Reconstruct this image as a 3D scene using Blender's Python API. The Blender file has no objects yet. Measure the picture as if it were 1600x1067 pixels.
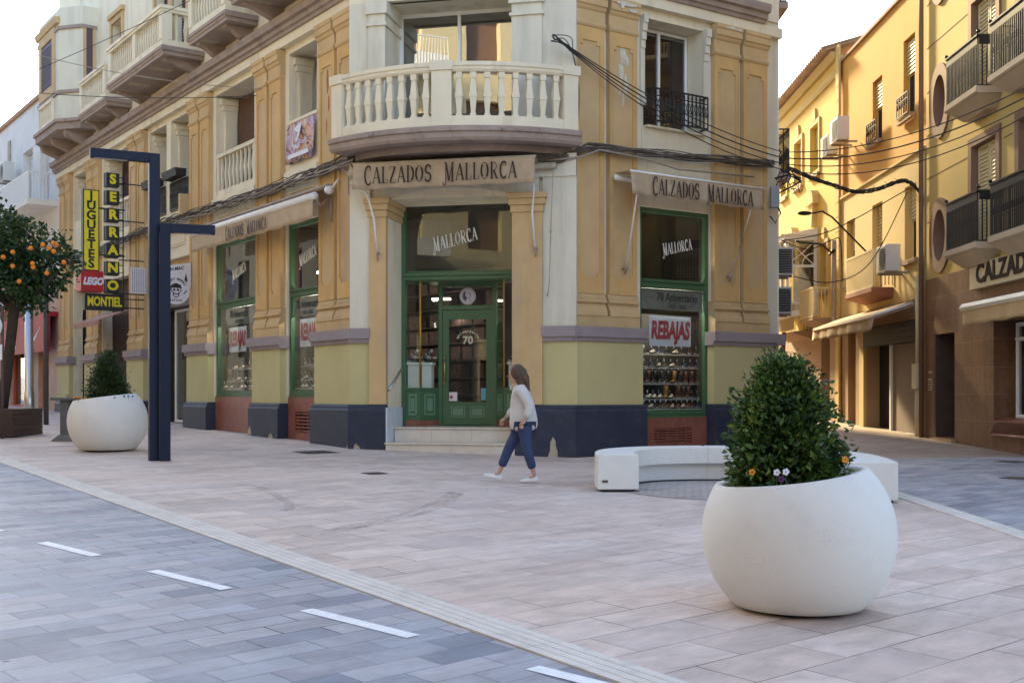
import bpy, bmesh, math, random
from mathutils import Vector, Matrix
R_ = math.radians
S = bpy.context.scene
C = S.collection
random.seed(7)
# ------------------------------------------------------------------ camera
cd = bpy.data.cameras.new("camera"); cam = bpy.data.objects.new("camera", cd); C.objects.link(cam)
cam.location = (0, 0, 1.55); cam.rotation_euler = (R_(90), 0, 0)
cd.sensor_width = 36; cd.lens = 40.5; cd.shift_y = 0.0509; cd.clip_end = 2000; cd.clip_start = 0.05
S.camera = cam
# ------------------------------------------------------------------ sky, sun, exposure
SUN_AZ = Vector((-0.20, 0.98, 0)).normalized(); SUN_EL = R_(27)
w = bpy.data.worlds.new("World"); S.world = w; w.use_nodes = True
nt = w.node_tree; nt.nodes.clear()
sky = nt.nodes.new("ShaderNodeTexSky"); sky.sky_type = 'NISHITA'; sky.sun_disc = False
sky.sun_elevation = SUN_EL; sky.sun_rotation = math.atan2(SUN_AZ.x, SUN_AZ.y); sky.dust_density = 1.0; sky.air_density = 1.0; sky.ozone_density = 1.0
bg = nt.nodes.new("ShaderNodeBackground"); bg.inputs[1].default_value = 0.13
wo = nt.nodes.new("ShaderNodeOutputWorld")
nt.links.new(sky.outputs[0], bg.inputs[0]); nt.links.new(bg.outputs[0], wo.inputs[0])
sd = bpy.data.lights.new("sun", 'SUN'); sd.energy = 3.2; sd.angle = R_(5); sd.color = (1.0, 0.80, 0.46)
so = bpy.data.objects.new("sun", sd); C.objects.link(so)
sdir = Vector((SUN_AZ.x*math.cos(SUN_EL), SUN_AZ.y*math.cos(SUN_EL), math.sin(SUN_EL)))
so.rotation_euler = sdir.to_track_quat('Z', 'Y').to_euler(); so.location = (0, 0, 40)
S.view_settings.view_transform = 'Standard'; S.view_settings.look = 'None'; S.view_settings.gamma = 1
S.view_settings.exposure = 2.2
# ------------------------------------------------------------------ frames: pixel scale 1800 px per unit depth, horizon 615
class Frame:
    def __init__(s, p, d, out):
        s.o = Vector((p[0], p[1], 0)); s.d = Vector((d[0], d[1], 0)).normalized(); s.n = Vector((out[0], out[1], 0)).normalized()
    def p(s, t, w, z): return s.o + s.d*t + s.n*w + Vector((0, 0, z))
L = Frame((-4.18+.065, 23.8+.046), (-.5795, .815), (-.815, -.5795))
Rf = Frame((1.19-.033, 21.4+.05), (.832, .555), (.555, -.832))
M = Frame((-3.16, 22.37), (4.35, -.97), (-.97, -4.35))
SR = Frame((8.758, 0), (.0167, 1), (-1, .0167))          # right-hand street front: t is the depth y
LM = 4.457
def ground(x, y): return .0225*y - .12*math.exp(-((x-1.5)**2+(y-20.8)**2)/13.5)
# ------------------------------------------------------------------ materials
def N(nt, t, **k):
    n = nt.nodes.new(t)
    for a, b in k.items(): setattr(n, a, b)
    return n
def base_mat(name):
    m = bpy.data.materials.new(name); m.use_nodes = True
    return m, m.node_tree, m.node_tree.nodes["Principled BSDF"]
def mat(name, col, rough=.8, var=.12, scale=1.5, bump=.15, bscale=60, metal=0, stain=None, stain_amt=0.0, spec=.4, streak=0, coat=0):
    m, nt, b = base_mat(name)
    b.inputs["Roughness"].default_value = rough; b.inputs["Metallic"].default_value = metal
    b.inputs["Specular IOR Level"].default_value = spec
    b.inputs["Coat Weight"].default_value = coat
    tc = N(nt, "ShaderNodeTexCoord"); l = nt.links.new
    n1 = N(nt, "ShaderNodeTexNoise"); n1.inputs["Scale"].default_value = scale; n1.inputs["Detail"].default_value = 8; n1.inputs["Roughness"].default_value = .65
    l(tc.outputs["Object"], n1.inputs["Vector"])
    mr = N(nt, "ShaderNodeMapRange"); mr.inputs[1].default_value = .25; mr.inputs[2].default_value = .75
    mr.inputs[3].default_value = 1-var; mr.inputs[4].default_value = 1+var
    l(n1.outputs[0], mr.inputs[0])
    vm = N(nt, "ShaderNodeVectorMath", operation='SCALE'); vm.inputs[0].default_value = col
    l(mr.outputs[0], vm.inputs["Scale"]); cur = vm.outputs[0]
    if stain:
        n2 = N(nt, "ShaderNodeTexNoise"); n2.inputs["Scale"].default_value = scale*1.7; n2.inputs["Detail"].default_value = 10; n2.inputs["Roughness"].default_value = .7
        mp = N(nt, "ShaderNodeMapping"); mp.inputs["Location"].default_value = (3, 7, 1)
        if streak: mp.inputs["Scale"].default_value = (1, 1, .12)
        l(tc.outputs["Object"], mp.inputs[0]); l(mp.outputs[0], n2.inputs["Vector"])
        cr = N(nt, "ShaderNodeMapRange"); cr.inputs[1].default_value = .52; cr.inputs[2].default_value = .72; cr.inputs[3].default_value = 0; cr.inputs[4].default_value = stain_amt
        l(n2.outputs[0], cr.inputs[0])
        mx = N(nt, "ShaderNodeMix", data_type='RGBA'); mx.inputs[7].default_value = (*stain, 1)
        l(cr.outputs[0], mx.inputs[0]); l(cur, mx.inputs[6]); cur = mx.outputs[2]
    l(cur, b.inputs["Base Color"])
    if bump:
        n3 = N(nt, "ShaderNodeTexNoise"); n3.inputs["Scale"].default_value = bscale; n3.inputs["Detail"].default_value = 4
        l(tc.outputs["Object"], n3.inputs["Vector"])
        bp = N(nt, "ShaderNodeBump"); bp.inputs["Strength"].default_value = bump; bp.inputs["Distance"].default_value = .01
        l(n3.outputs[0], bp.inputs["Height"]); l(bp.outputs[0], b.inputs["Normal"])
    return m
def flat(name, col, rough=.6, metal=0, spec=.4):
    return mat(name, col, rough, .06, 6, 0, metal=metal, spec=spec)
def emis(name, col, s):
    m, nt, b = base_mat(name); b.inputs["Base Color"].default_value = (*col, 1)
    b.inputs["Emission Color"].default_value = (*col, 1); b.inputs["Emission Strength"].default_value = s; return m
def glass(name, tint=(.82, .85, .84), refl=.05, wav=0.0):
    m = bpy.data.materials.new(name); m.use_nodes = True; nt = m.node_tree; nt.nodes.clear(); l = nt.links.new
    o = N(nt, "ShaderNodeOutputMaterial"); mx = N(nt, "ShaderNodeMixShader"); t = N(nt, "ShaderNodeBsdfTransparent"); g = N(nt, "ShaderNodeBsdfGlossy")
    t.inputs[0].default_value = (*tint, 1); g.inputs["Roughness"].default_value = .01; g.inputs[0].default_value = (.95, .97, 1, 1)
    lw = N(nt, "ShaderNodeLayerWeight"); lw.inputs[0].default_value = .5
    pw = N(nt, "ShaderNodeMath", operation='POWER'); pw.inputs[1].default_value = 4.5; l(lw.outputs["Facing"], pw.inputs[0])
    mu = N(nt, "ShaderNodeMath", operation='MULTIPLY_ADD'); mu.inputs[1].default_value = .8; mu.inputs[2].default_value = refl; mu.use_clamp = True
    l(pw.outputs[0], mu.inputs[0]); l(mu.outputs[0], mx.inputs[0]); l(t.outputs[0], mx.inputs[1]); l(g.outputs[0], mx.inputs[2]); l(mx.outputs[0], o.inputs[0])
    if wav:
        tc = N(nt, "ShaderNodeTexCoord"); n = N(nt, "ShaderNodeTexNoise"); n.inputs["Scale"].default_value = .9; n.inputs["Detail"].default_value = 1
        bp = N(nt, "ShaderNodeBump"); bp.inputs["Strength"].default_value = wav; bp.inputs["Distance"].default_value = .1
        l(tc.outputs["Object"], n.inputs["Vector"]); l(n.outputs[0], bp.inputs["Height"]); l(bp.outputs[0], g.inputs["Normal"])
    return m
def paving(name, ang, bw, bh, c1, c2, mortar, mcol, tint=(.5, .5, .5), tamt=.35, off=.5, white=.12, scl=1):
    m, nt, b = base_mat(name); l = nt.links.new
    tc = N(nt, "ShaderNodeTexCoord"); mp = N(nt, "ShaderNodeMapping"); mp.inputs["Rotation"].default_value = (0, 0, -R_(ang))
    l(tc.outputs["Object"], mp.inputs[0])
    br = N(nt, "ShaderNodeTexBrick"); br.offset = off; br.offset_frequency = 2; br.squash = 1
    br.inputs["Color1"].default_value = (*c1, 1); br.inputs["Color2"].default_value = (*c2, 1); br.inputs["Mortar"].default_value = (*mcol, 1)
    br.inputs["Scale"].default_value = 1; br.inputs["Mortar Size"].default_value = mortar; br.inputs["Mortar Smooth"].default_value = .1
    br.inputs["Brick Width"].default_value = bw; br.inputs["Row Height"].default_value = bh; br.inputs["Bias"].default_value = 0
    l(mp.outputs[0], br.inputs["Vector"])
    nj = N(nt, "ShaderNodeTexNoise"); nj.inputs["Scale"].default_value = .9; nj.inputs["Detail"].default_value = 5; l(mp.outputs[0], nj.inputs["Vector"])
    rj = N(nt, "ShaderNodeMapRange"); rj.inputs[1].default_value = .38; rj.inputs[2].default_value = .62; l(nj.outputs[0], rj.inputs[0])
    mj = N(nt, "ShaderNodeMix", data_type='RGBA'); mj.inputs[6].default_value = (*mcol, 1); mj.inputs[7].default_value = (*[(a+b_)*.40 for a, b_ in zip(c1, c2)], 1); l(rj.outputs[0], mj.inputs[0]); l(mj.outputs[2], br.inputs["Mortar"])
    # a second lookup of the same bricks gives another random value per slab for hue
    br2 = N(nt, "ShaderNodeTexBrick"); br2.offset = off; br2.offset_frequency = 2
    br2.inputs["Color1"].default_value = (0, 0, 0, 1); br2.inputs["Color2"].default_value = (1, 1, 1, 1); br2.inputs["Mortar"].default_value = (.5, .5, .5, 1)
    br2.inputs["Scale"].default_value = 1; br2.inputs["Mortar Size"].default_value = 0; br2.inputs["Brick Width"].default_value = bw; br2.inputs["Row Height"].default_value = bh
    mp2 = N(nt, "ShaderNodeMapping"); mp2.inputs["Location"].default_value = (bw*2*23, bh*2*41, 0); l(mp.outputs[0], mp2.inputs[0]); l(mp2.outputs[0], br2.inputs["Vector"])
    mx = N(nt, "ShaderNodeMix", data_type='RGBA', blend_type='MIX'); mx.inputs[7].default_value = (*tint, 1)
    mm = N(nt, "ShaderNodeMath", operation='MULTIPLY'); mm.inputs[1].default_value = tamt; l(br2.outputs["Color"], mm.inputs[0])
    m3 = N(nt, "ShaderNodeMath", operation='MULTIPLY'); inv = N(nt, "ShaderNodeMath", operation='SUBTRACT'); inv.inputs[0].default_value = 1
    l(br.outputs["Fac"], inv.inputs[1]); l(mm.outputs[0], m3.inputs[0]); l(inv.outputs[0], m3.inputs[1])
    l(m3.outputs[0], mx.inputs[0]); l(br.outputs["Color"], mx.inputs[6])
    # streaks inside the slabs
    mp3 = N(nt, "ShaderNodeMapping"); mp3.inputs["Scale"].default_value = (1.1, 2.6, 1); l(mp.outputs[0], mp3.inputs[0])
    ns = N(nt, "ShaderNodeTexNoise"); ns.inputs["Scale"].default_value = 2.2*scl; ns.inputs["Detail"].default_value = 9; ns.inputs["Roughness"].default_value = .68; ns.inputs["Distortion"].default_value = .4
    l(mp3.outputs[0], ns.inputs["Vector"])
    mr = N(nt, "ShaderNodeMapRange"); mr.inputs[1].default_value = .3; mr.inputs[2].default_value = .7; mr.inputs[3].default_value = .78; mr.inputs[4].default_value = 1.22
    l(ns.outputs[0], mr.inputs[0])
    vs = N(nt, "ShaderNodeVectorMath", operation='SCALE'); l(mx.outputs[2], vs.inputs[0]); l(mr.outputs[0], vs.inputs["Scale"])
    # whitish bloom and worn patches
    nb = N(nt, "ShaderNodeTexNoise"); nb.inputs["Scale"].default_value = .55; nb.inputs["Detail"].default_value = 12; nb.inputs["Roughness"].default_value = .72; l(mp.outputs[0], nb.inputs["Vector"])
    rb = N(nt, "ShaderNodeMapRange"); rb.inputs[1].default_value = .51; rb.inputs[2].default_value = .74; rb.inputs[3].default_value = 0; rb.inputs[4].default_value = white*3
    l(nb.outputs[0], rb.inputs[0])
    mw = N(nt, "ShaderNodeMix", data_type='RGBA'); mw.inputs[7].default_value = (.62, .60, .60, 1); l(rb.outputs[0], mw.inputs[0]); l(vs.outputs[0], mw.inputs[6])
    # dirt
    nd = N(nt, "ShaderNodeTexNoise"); nd.inputs["Scale"].default_value = .3; nd.inputs["Detail"].default_value = 10; nd.inputs["Roughness"].default_value = .7
    mpd = N(nt, "ShaderNodeMapping"); mpd.inputs["Location"].default_value = (9, 4, 2); l(mp.outputs[0], mpd.inputs[0]); l(mpd.outputs[0], nd.inputs["Vector"])
    rd = N(nt, "ShaderNodeMapRange"); rd.inputs[1].default_value = .5; rd.inputs[2].default_value = .75; rd.inputs[3].default_value = 1; rd.inputs[4].default_value = .68
    l(nd.outputs[0], rd.inputs[0])
    vd = N(nt, "ShaderNodeVectorMath", operation='SCALE'); l(mw.outputs[2], vd.inputs[0]); l(rd.outputs[0], vd.inputs["Scale"])
    # small spots
    sp = N(nt, "ShaderNodeTexVoronoi"); sp.inputs["Scale"].default_value = 1.3; l(mp.outputs[0], sp.inputs["Vector"])
    rs = N(nt, "ShaderNodeMapRange"); rs.inputs[1].default_value = .02; rs.inputs[2].default_value = .035; rs.inputs[3].default_value = .4; rs.inputs[4].default_value = 1
    l(sp.outputs["Distance"], rs.inputs[0])
    vq = N(nt, "ShaderNodeVectorMath", operation='SCALE'); l(vd.outputs[0], vq.inputs[0]); l(rs.outputs[0], vq.inputs["Scale"])
    l(vq.outputs[0], b.inputs["Base Color"]); b.inputs["Roughness"].default_value = .62; b.inputs["Specular IOR Level"].default_value = .45
    rr = N(nt, "ShaderNodeMapRange"); rr.inputs[3].default_value = .45; rr.inputs[4].default_value = .8; l(ns.outputs[0], rr.inputs[0]); l(rr.outputs[0], b.inputs["Roughness"])
    ad = N(nt, "ShaderNodeMath", operation='MULTIPLY_ADD'); ad.inputs[1].default_value = -1.2; l(br.outputs["Fac"], ad.inputs[0])
    nf = N(nt, "ShaderNodeTexNoise"); nf.inputs["Scale"].default_value = 14; nf.inputs["Detail"].default_value = 6; l(mp.outputs[0], nf.inputs["Vector"])
    mf = N(nt, "ShaderNodeMath", operation='MULTIPLY_ADD'); mf.inputs[1].default_value = .5; l(nf.outputs[0], mf.inputs[0]); l(mm.outputs[0], mf.inputs[2])
    l(mf.outputs[0], ad.inputs[2])
    bp = N(nt, "ShaderNodeBump"); bp.inputs["Strength"].default_value = .35; bp.inputs["Distance"].default_value = .006; l(ad.outputs[0], bp.inputs["Height"]); l(bp.outputs[0], b.inputs["Normal"])
    return m
def stonemat(name, c1, c2, joint, bw, rh, stain, rough=.5):
    m, nt, b = base_mat(name); l = nt.links.new; tc = N(nt, "ShaderNodeTexCoord"); mp = N(nt, "ShaderNodeMapping"); mp.vector_type = 'POINT'
    sx = N(nt, "ShaderNodeSeparateXYZ"); cb = N(nt, "ShaderNodeCombineXYZ"); l(tc.outputs["Object"], sx.inputs[0]); l(sx.outputs[1], cb.inputs[0]); l(sx.outputs[2], cb.inputs[1])
    br = N(nt, "ShaderNodeTexBrick"); br.offset = .5; br.inputs["Scale"].default_value = 1; br.inputs["Brick Width"].default_value = bw; br.inputs["Row Height"].default_value = rh; br.inputs["Mortar Size"].default_value = .006
    br.inputs["Color1"].default_value = (*c1, 1); br.inputs["Color2"].default_value = (*c2, 1); br.inputs["Mortar"].default_value = (*joint, 1); l(cb.outputs[0], br.inputs["Vector"])
    n2 = N(nt, "ShaderNodeTexNoise"); n2.inputs["Scale"].default_value = 1.6; n2.inputs["Detail"].default_value = 10; n2.inputs["Roughness"].default_value = .7; mp.inputs["Scale"].default_value = (1, 1.6, .22)
    l(tc.outputs["Object"], mp.inputs[0]); l(mp.outputs[0], n2.inputs["Vector"])
    cr = N(nt, "ShaderNodeMapRange"); cr.inputs[1].default_value = .45; cr.inputs[2].default_value = .75; cr.inputs[4].default_value = .85; l(n2.outputs[0], cr.inputs[0])
    mx = N(nt, "ShaderNodeMix", data_type='RGBA'); mx.inputs[7].default_value = (*stain, 1); l(cr.outputs[0], mx.inputs[0]); l(br.outputs[0], mx.inputs[6])
    n3 = N(nt, "ShaderNodeTexNoise"); n3.inputs["Scale"].default_value = 9; n3.inputs["Detail"].default_value = 8; l(tc.outputs["Object"], n3.inputs["Vector"]); mr = N(nt, "ShaderNodeMapRange"); mr.inputs[3].default_value = .6; mr.inputs[4].default_value = 1.4; l(n3.outputs[0], mr.inputs[0])
    vs = N(nt, "ShaderNodeVectorMath", operation='SCALE'); l(mx.outputs[2], vs.inputs[0]); l(mr.outputs[0], vs.inputs["Scale"]); l(vs.outputs[0], b.inputs["Base Color"]); b.inputs["Roughness"].default_value = rough
    bp = N(nt, "ShaderNodeBump"); bp.inputs["Strength"].default_value = .3; bp.inputs["Distance"].default_value = .006; bp.invert = True; l(br.outputs["Fac"], bp.inputs["Height"]); l(bp.outputs[0], b.inputs["Normal"])
    return m
def leafmat(name, a, bcol, c):
    m, nt, b = base_mat(name); l = nt.links.new
    g = N(nt, "ShaderNodeNewGeometry"); cr = N(nt, "ShaderNodeValToRGB"); e = cr.color_ramp.elements
    e[0].color = (*a, 1); e[1].color = (*c, 1); x = cr.color_ramp.elements.new(.6); x.color = (*bcol, 1)
    tc = N(nt, "ShaderNodeTexCoord"); nz = N(nt, "ShaderNodeTexNoise"); nz.inputs["Scale"].default_value = 5; nz.inputs["Detail"].default_value = 3; l(tc.outputs["Object"], nz.inputs["Vector"])
    ma = N(nt, "ShaderNodeMath", operation='MULTIPLY_ADD'); ma.inputs[1].default_value = 1.6; l(nz.outputs[0], ma.inputs[0]); mb_ = N(nt, "ShaderNodeMath", operation='MULTIPLY_ADD'); mb_.inputs[1].default_value = .75; mb_.inputs[2].default_value = -.68; l(g.outputs["Random Per Island"], mb_.inputs[0]); l(mb_.outputs[0], ma.inputs[2]); l(ma.outputs[0], cr.inputs[0]); l(cr.outputs[0], b.inputs["Base Color"])
    b.inputs["Roughness"].default_value = .42; b.inputs["Specular IOR Level"].default_value = .5
    tr = N(nt, "ShaderNodeBsdfTranslucent"); l(cr.outputs[0], tr.inputs[0]); mx = N(nt, "ShaderNodeMixShader"); mx.inputs[0].default_value = .2
    o = nt.nodes["Material Output"]; l(b.outputs[0], mx.inputs[1]); l(tr.outputs[0], mx.inputs[2]); l(mx.outputs[0], o.inputs[0])
    return m
K = {}
K['ochre'] = mat('ochre_plaster', (.565, .40, .205), .9, .17, 1.0, .25, 45, stain=(.40, .30, .21), stain_amt=.9, streak=1)
K['cream'] = mat('cream_plaster', (.76, .69, .53), .9, .10, 1.1, .25, 50, stain=(.50, .42, .31), stain_amt=.8, streak=1)
K['pale'] = mat('pale_plaster', (.68, .645, .53), .9, .07, .9, .2, 50, stain=(.46, .42, .35), stain_amt=.7, streak=1)
K['dado'] = mat('yellow_green_plaster', (.52, .47, .235), .85, .08, .8, .15, 50, stain=(.42, .36, .2), stain_amt=.4)
K['band'] = mat('mauve_paint', (.30, .255, .265), .8, .1, 2, .15, stain=(.2, .16, .15), stain_amt=.5)
K['navy'] = mat('navy_paint', (.026, .034, .062), .6, .2, 2.5, .3, 30, stain=(.10, .10, .11), stain_amt=.35)
K['cornice'] = mat('brown_cornice', (.345, .275, .235), .9, .15, 2, .3, stain=(.12, .09, .08), stain_amt=.6)
K['rendr'] = mat('bare_render', (.42, .37, .28), .95, .25, 9, .8, 30)
K['green'] = mat('green_paint', (.062, .14, .068), .42, .1, 3, .05, spec=.5)
K['green2'] = mat('light_green_paint', (.16, .27, .17), .45, .1, 3, .05)
K['marble'] = mat('red_marble', (.24, .085, .06), .35, .25, 4, .05, stain=(.42, .22, .16), stain_amt=.5, spec=.5)
K['wmarble'] = mat('pale_marble', (.66, .60, .52), .35, .1, 3, .05, stain=(.55, .42, .3), stain_amt=.5)
K['bmarble'] = mat('blue_marble', (.62, .66, .72), .4, .12, 5, .03)
K['white'] = flat('white_paint', (.8, .8, .78), .5)
def speckle(m, sc=55, lo=.10, amt=.45):
    nt = m.node_tree; b = nt.nodes["Principled BSDF"]; l = nt.links.new; src = b.inputs["Base Color"].links[0].from_socket
    tc = N(nt, "ShaderNodeTexCoord"); v = N(nt, "ShaderNodeTexVoronoi"); v.inputs["Scale"].default_value = sc; v.inputs["Randomness"].default_value = 1; l(tc.outputs["Object"], v.inputs["Vector"])
    n = N(nt, "ShaderNodeTexNoise"); n.inputs["Scale"].default_value = 3; n.inputs["Detail"].default_value = 6; l(tc.outputs["Object"], n.inputs["Vector"])
    r1 = N(nt, "ShaderNodeMapRange"); r1.inputs[1].default_value = lo; r1.inputs[2].default_value = lo+.12; r1.inputs[3].default_value = amt; r1.inputs[4].default_value = 0; l(v.outputs["Distance"], r1.inputs[0])
    r2 = N(nt, "ShaderNodeMapRange"); r2.inputs[1].default_value = .48; r2.inputs[2].default_value = .62; l(n.outputs[0], r2.inputs[0])
    mu = N(nt, "ShaderNodeMath", operation='MULTIPLY'); l(r1.outputs[0], mu.inputs[0]); l(r2.outputs[0], mu.inputs[1])
    mx = N(nt, "ShaderNodeMix", data_type='RGBA'); mx.inputs[7].default_value = (.25, .23, .20, 1); l(mu.outputs[0], mx.inputs[0]); l(src, mx.inputs[6]); l(mx.outputs[2], b.inputs["Base Color"]); return m
K['concrete'] = mat('white_concrete', (.73, .715, .68), .8, .025, 2.0, .12, 160, stain=(.60, .57, .52), stain_amt=.35)
speckle(K['concrete'])
K['iron'] = flat('black_iron', (.013, .013, .014), .55, 0)
K['cable'] = flat('cable_rubber', (.035, .031, .03), .7)
K['dusty'] = mat('dusty_cable', (.12, .10, .085), .9, .5, 14, 0)
K['ochre2'] = mat('ochre_border', (.60, .385, .155), .9, .15, 1.3, .25, 45, stain=(.45, .31, .18), stain_amt=.8, streak=1)
K['cable2'] = flat('grey_conduit', (.30, .26, .22), .8)
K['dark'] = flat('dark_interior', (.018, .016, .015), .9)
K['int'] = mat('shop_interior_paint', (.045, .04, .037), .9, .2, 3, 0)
K['brass'] = flat('brass', (.55, .36, .12), .35, 1)
K['steel'] = mat('brushed_steel', (.55, .56, .57), .3, .08, 8, .05, metal=1)
K['lamp'] = mat('dark_blue_metal', (.010, .017, .040), .55, .08, 3, .05, spec=.25)
K['lampb'] = mat('brown_grey_metal', (.09, .07, .065), .5, .08, 3, .05)
K['canvas'] = mat('beige_canvas', (.47, .365, .25), .95, .12, 3, .35, 8, stain=(.34, .25, .18), stain_amt=.6)
K['canvas2'] = mat('orange_canvas', (.60, .42, .22), .95, .12, 3, .3, 8)
K['ink'] = flat('dark_brown_ink', (.055, .035, .03), .8)
K['wood'] = mat('dark_brown_wood', (.075, .045, .035), .6, .25, 5, .2, 30)
K['shutter'] = mat('brown_shutter', (.20, .12, .085), .6, .15, 4, .1)
K['purple'] = mat('purple_shutter', (.10, .065, .085), .6, .12, 4, .1)
K['glass'] = glass('shop_glass', (.93, .95, .93), .035)
K['glassm'] = glass('window_glass', (.5, .5, .5), .30, .02)
K['glassd'] = glass('dark_window_glass', (.7, .7, .7), .06)
K['curtain'] = mat('brown_curtain', (.07, .05, .04), .9, .2, 3, 0)
K['plaza'] = paving('pinkish_stone_slabs', 39.7, .76, .4, (.68, .545, .465), (.50, .395, .345), .005, (.085, .07, .062), (.64, .54, .48), .6, white=.14)
K['road'] = paving('blue_grey_pavers', 42, .50, .235, (.335, .36, .405), (.165, .188, .24), .0055, (.035, .035, .04), (.46, .42, .43), .6, white=.14)
K['walk'] = paving('brown_pavers', 2, .5, .25, (.36, .27, .21), (.25, .18, .145), .005, (.08, .06, .05), (.42, .33, .25), .4, white=.05)
K['cobble'] = paving('small_setts', 20, .11, .1, (.50, .44, .40), (.38, .335, .31), .008, (.17, .15, .14), (.45, .40, .37), .4, white=.05)
K['strip'] = mat('pale_kerb_stone', (.66, .61, .55), .8, .12, 3, .3, 60, stain=(.35, .32, .29), stain_amt=.5)
K['paintw'] = mat('white_road_paint', (.82, .83, .84), .6, .07, 9, .3, 60, stain=(.42, .43, .47), stain_amt=.7)
# ------------------------------------------------------------------ mesh builder
def prop(o, label=None, cat=None, group=None, kind=None):
    if label: o['label'] = label
    if cat: o['category'] = cat
    if group: o['group'] = group
    if kind: o['kind'] = kind
    return o
def thing(name, loc, label, cat, group=None):
    o = bpy.data.objects.new(name, None); o.empty_display_size = .2; C.objects.link(o); o.location = loc
    return prop(o, label, cat, group)
def wloc(o):
    v = Vector(o.location)
    while o.parent: o = o.parent; v += Vector(o.location)
    return v
class MB:
    def __init__(s): s.v = []; s.f = []; s.sm = []
    def add(s, vs, fs, smooth=False):
        b = len(s.v); s.v += [Vector(q) for q in vs]; s.f += [tuple(b+i for i in f) for f in fs]; s.sm += [smooth]*len(fs)
    def box8(s, a, b):   # a,b: two quads of 4 points
        s.add(list(a)+list(b), [(0, 1, 2, 3), (7, 6, 5, 4), (0, 4, 5, 1), (1, 5, 6, 2), (2, 6, 7, 3), (3, 7, 4, 0)])
    def fb(s, F, t0, t1, w0, w1, z0, z1):
        s.box8([F.p(t0, w0, z0), F.p(t1, w0, z0), F.p(t1, w1, z0), F.p(t0, w1, z0)], [F.p(t0, w0, z1), F.p(t1, w0, z1), F.p(t1, w1, z1), F.p(t0, w1, z1)])
    def box(s, x0, x1, y0, y1, z0, z1):
        s.box8([(x0, y0, z0), (x1, y0, z0), (x1, y1, z0), (x0, y1, z0)], [(x0, y0, z1), (x1, y0, z1), (x1, y1, z1), (x0, y1, z1)])
    def prism(s, poly, z0, z1):
        n = len(poly)
        s.add([(p[0], p[1], z0) for p in poly]+[(p[0], p[1], z1) for p in poly], [tuple(range(n))[::-1], tuple(range(n, 2*n))]+[(i, (i+1) % n, n+(i+1) % n, n+i) for i in range(n)])
    def prof(s, F, t0, t1, pr, cap=True):  # profile of (w,z) extruded along t
        n = len(pr)
        s.add([F.p(t0, a, b) for a, b in pr]+[F.p(t1, a, b) for a, b in pr], [(i, (i+1) % n, n+(i+1) % n, n+i) for i in range(n)]+([tuple(range(n)), tuple(range(n, 2*n))[::-1]] if cap else []))
    def fpoly(s, F, pts, w0, w1):  # polygon of (t,z) extruded along w
        n = len(pts)
        s.add([F.p(a, w0, b) for a, b in pts]+[F.p(a, w1, b) for a, b in pts], [tuple(range(n)), tuple(range(n, 2*n))[::-1]]+[(i, (i+1) % n, n+(i+1) % n, n+i) for i in range(n)])
    def tube(s, pts, r, n=6, cap=True):
        pts = [Vector(p) for p in pts]; rr = r if isinstance(r, (list, tuple)) else [r]*len(pts)
        vs = []; up = Vector((0, 0, 1))
        for i, p in enumerate(pts):
            d = (pts[min(i+1, len(pts)-1)]-pts[max(i-1, 0)]).normalized()
            a = d.cross(up if abs(d.z) < .95 else Vector((1, 0, 0))).normalized(); b = d.cross(a).normalized()
            vs += [p+a*rr[i]*math.cos(2*math.pi*k/n)+b*rr[i]*math.sin(2*math.pi*k/n) for k in range(n)]
        fs = [(i*n+k, i*n+(k+1) % n, (i+1)*n+(k+1) % n, (i+1)*n+k) for i in range(len(pts)-1) for k in range(n)]
        if cap: fs += [tuple(range(n)), tuple(range((len(pts)-1)*n, len(pts)*n))[::-1]]
        s.add(vs, fs, n > 5)
    def lathe(s, c, pr, n=24, rot=0, sx=1, sy=1, tilt=None):
        vs = []
        for r, z in pr:
            for k in range(n):
                a = rot+2*math.pi*k/n; vs.append((c[0]+r*sx*math.cos(a), c[1]+r*sy*math.sin(a), c[2]+z+(tilt(r*math.cos(a), r*math.sin(a), z) if tilt else 0)))
        m = len(pr); fs = [(i*n+k, i*n+(k+1) % n, (i+1)*n+(k+1) % n, (i+1)*n+k) for i in range(m-1) for k in range(n)]
        if pr[0][0] > 0: fs.append(tuple(range(n)))
        if pr[-1][0] > 0: fs.append(tuple(range((m-1)*n, m*n)))
        s.add(vs, fs, n > 8)
    def ico(s, c, r, sub=1, sc=(1, 1, 1)):
        bm = bmesh.new(); bmesh.ops.create_icosphere(bm, subdivisions=sub, radius=r)
        s.add([Vector((v.co.x*sc[0], v.co.y*sc[1], v.co.z*sc[2]))+Vector(c) for v in bm.verts], [tuple(v.index for v in f.verts) for f in bm.faces], True); bm.free()
    def build(s, name, m, parent=None, label=None, bevel=0, fixn=True):
        o0 = wloc(parent) if parent else Vector((0, 0, 0))
        me = bpy.data.meshes.new(name); me.from_pydata([v-o0 for v in s.v], [], s.f)
        me.polygons.foreach_set('use_smooth', s.sm)
        if fixn:
            bm = bmesh.new(); bm.from_mesh(me); bmesh.ops.remove_doubles(bm, verts=bm.verts, dist=1e-5) if any(s.sm) else None
            bmesh.ops.recalc_face_normals(bm, faces=bm.faces); bm.to_mesh(me); bm.free()
        me.materials.append(m); o = bpy.data.objects.new(name, me); C.objects.link(o)
        if parent: o.parent = parent
        if bevel:
            b = o.modifiers.new('bevel', 'BEVEL'); b.width = bevel; b.segments = 2; b.limit_method = 'ANGLE'
        if label: o['label'] = label
        return o
def one(name, mb, m, label, cat, loc=None, group=None, kind=None, bevel=0):
    """a thing that is a single mesh, its origin moved to loc"""
    l = Vector(loc) if loc is not None else Vector((0, 0, 0))
    mb.v = [v-l for v in mb.v]; o = mb.build(name, m, bevel=bevel); o.location = l
    return prop(o, label, cat, group, kind)
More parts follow.
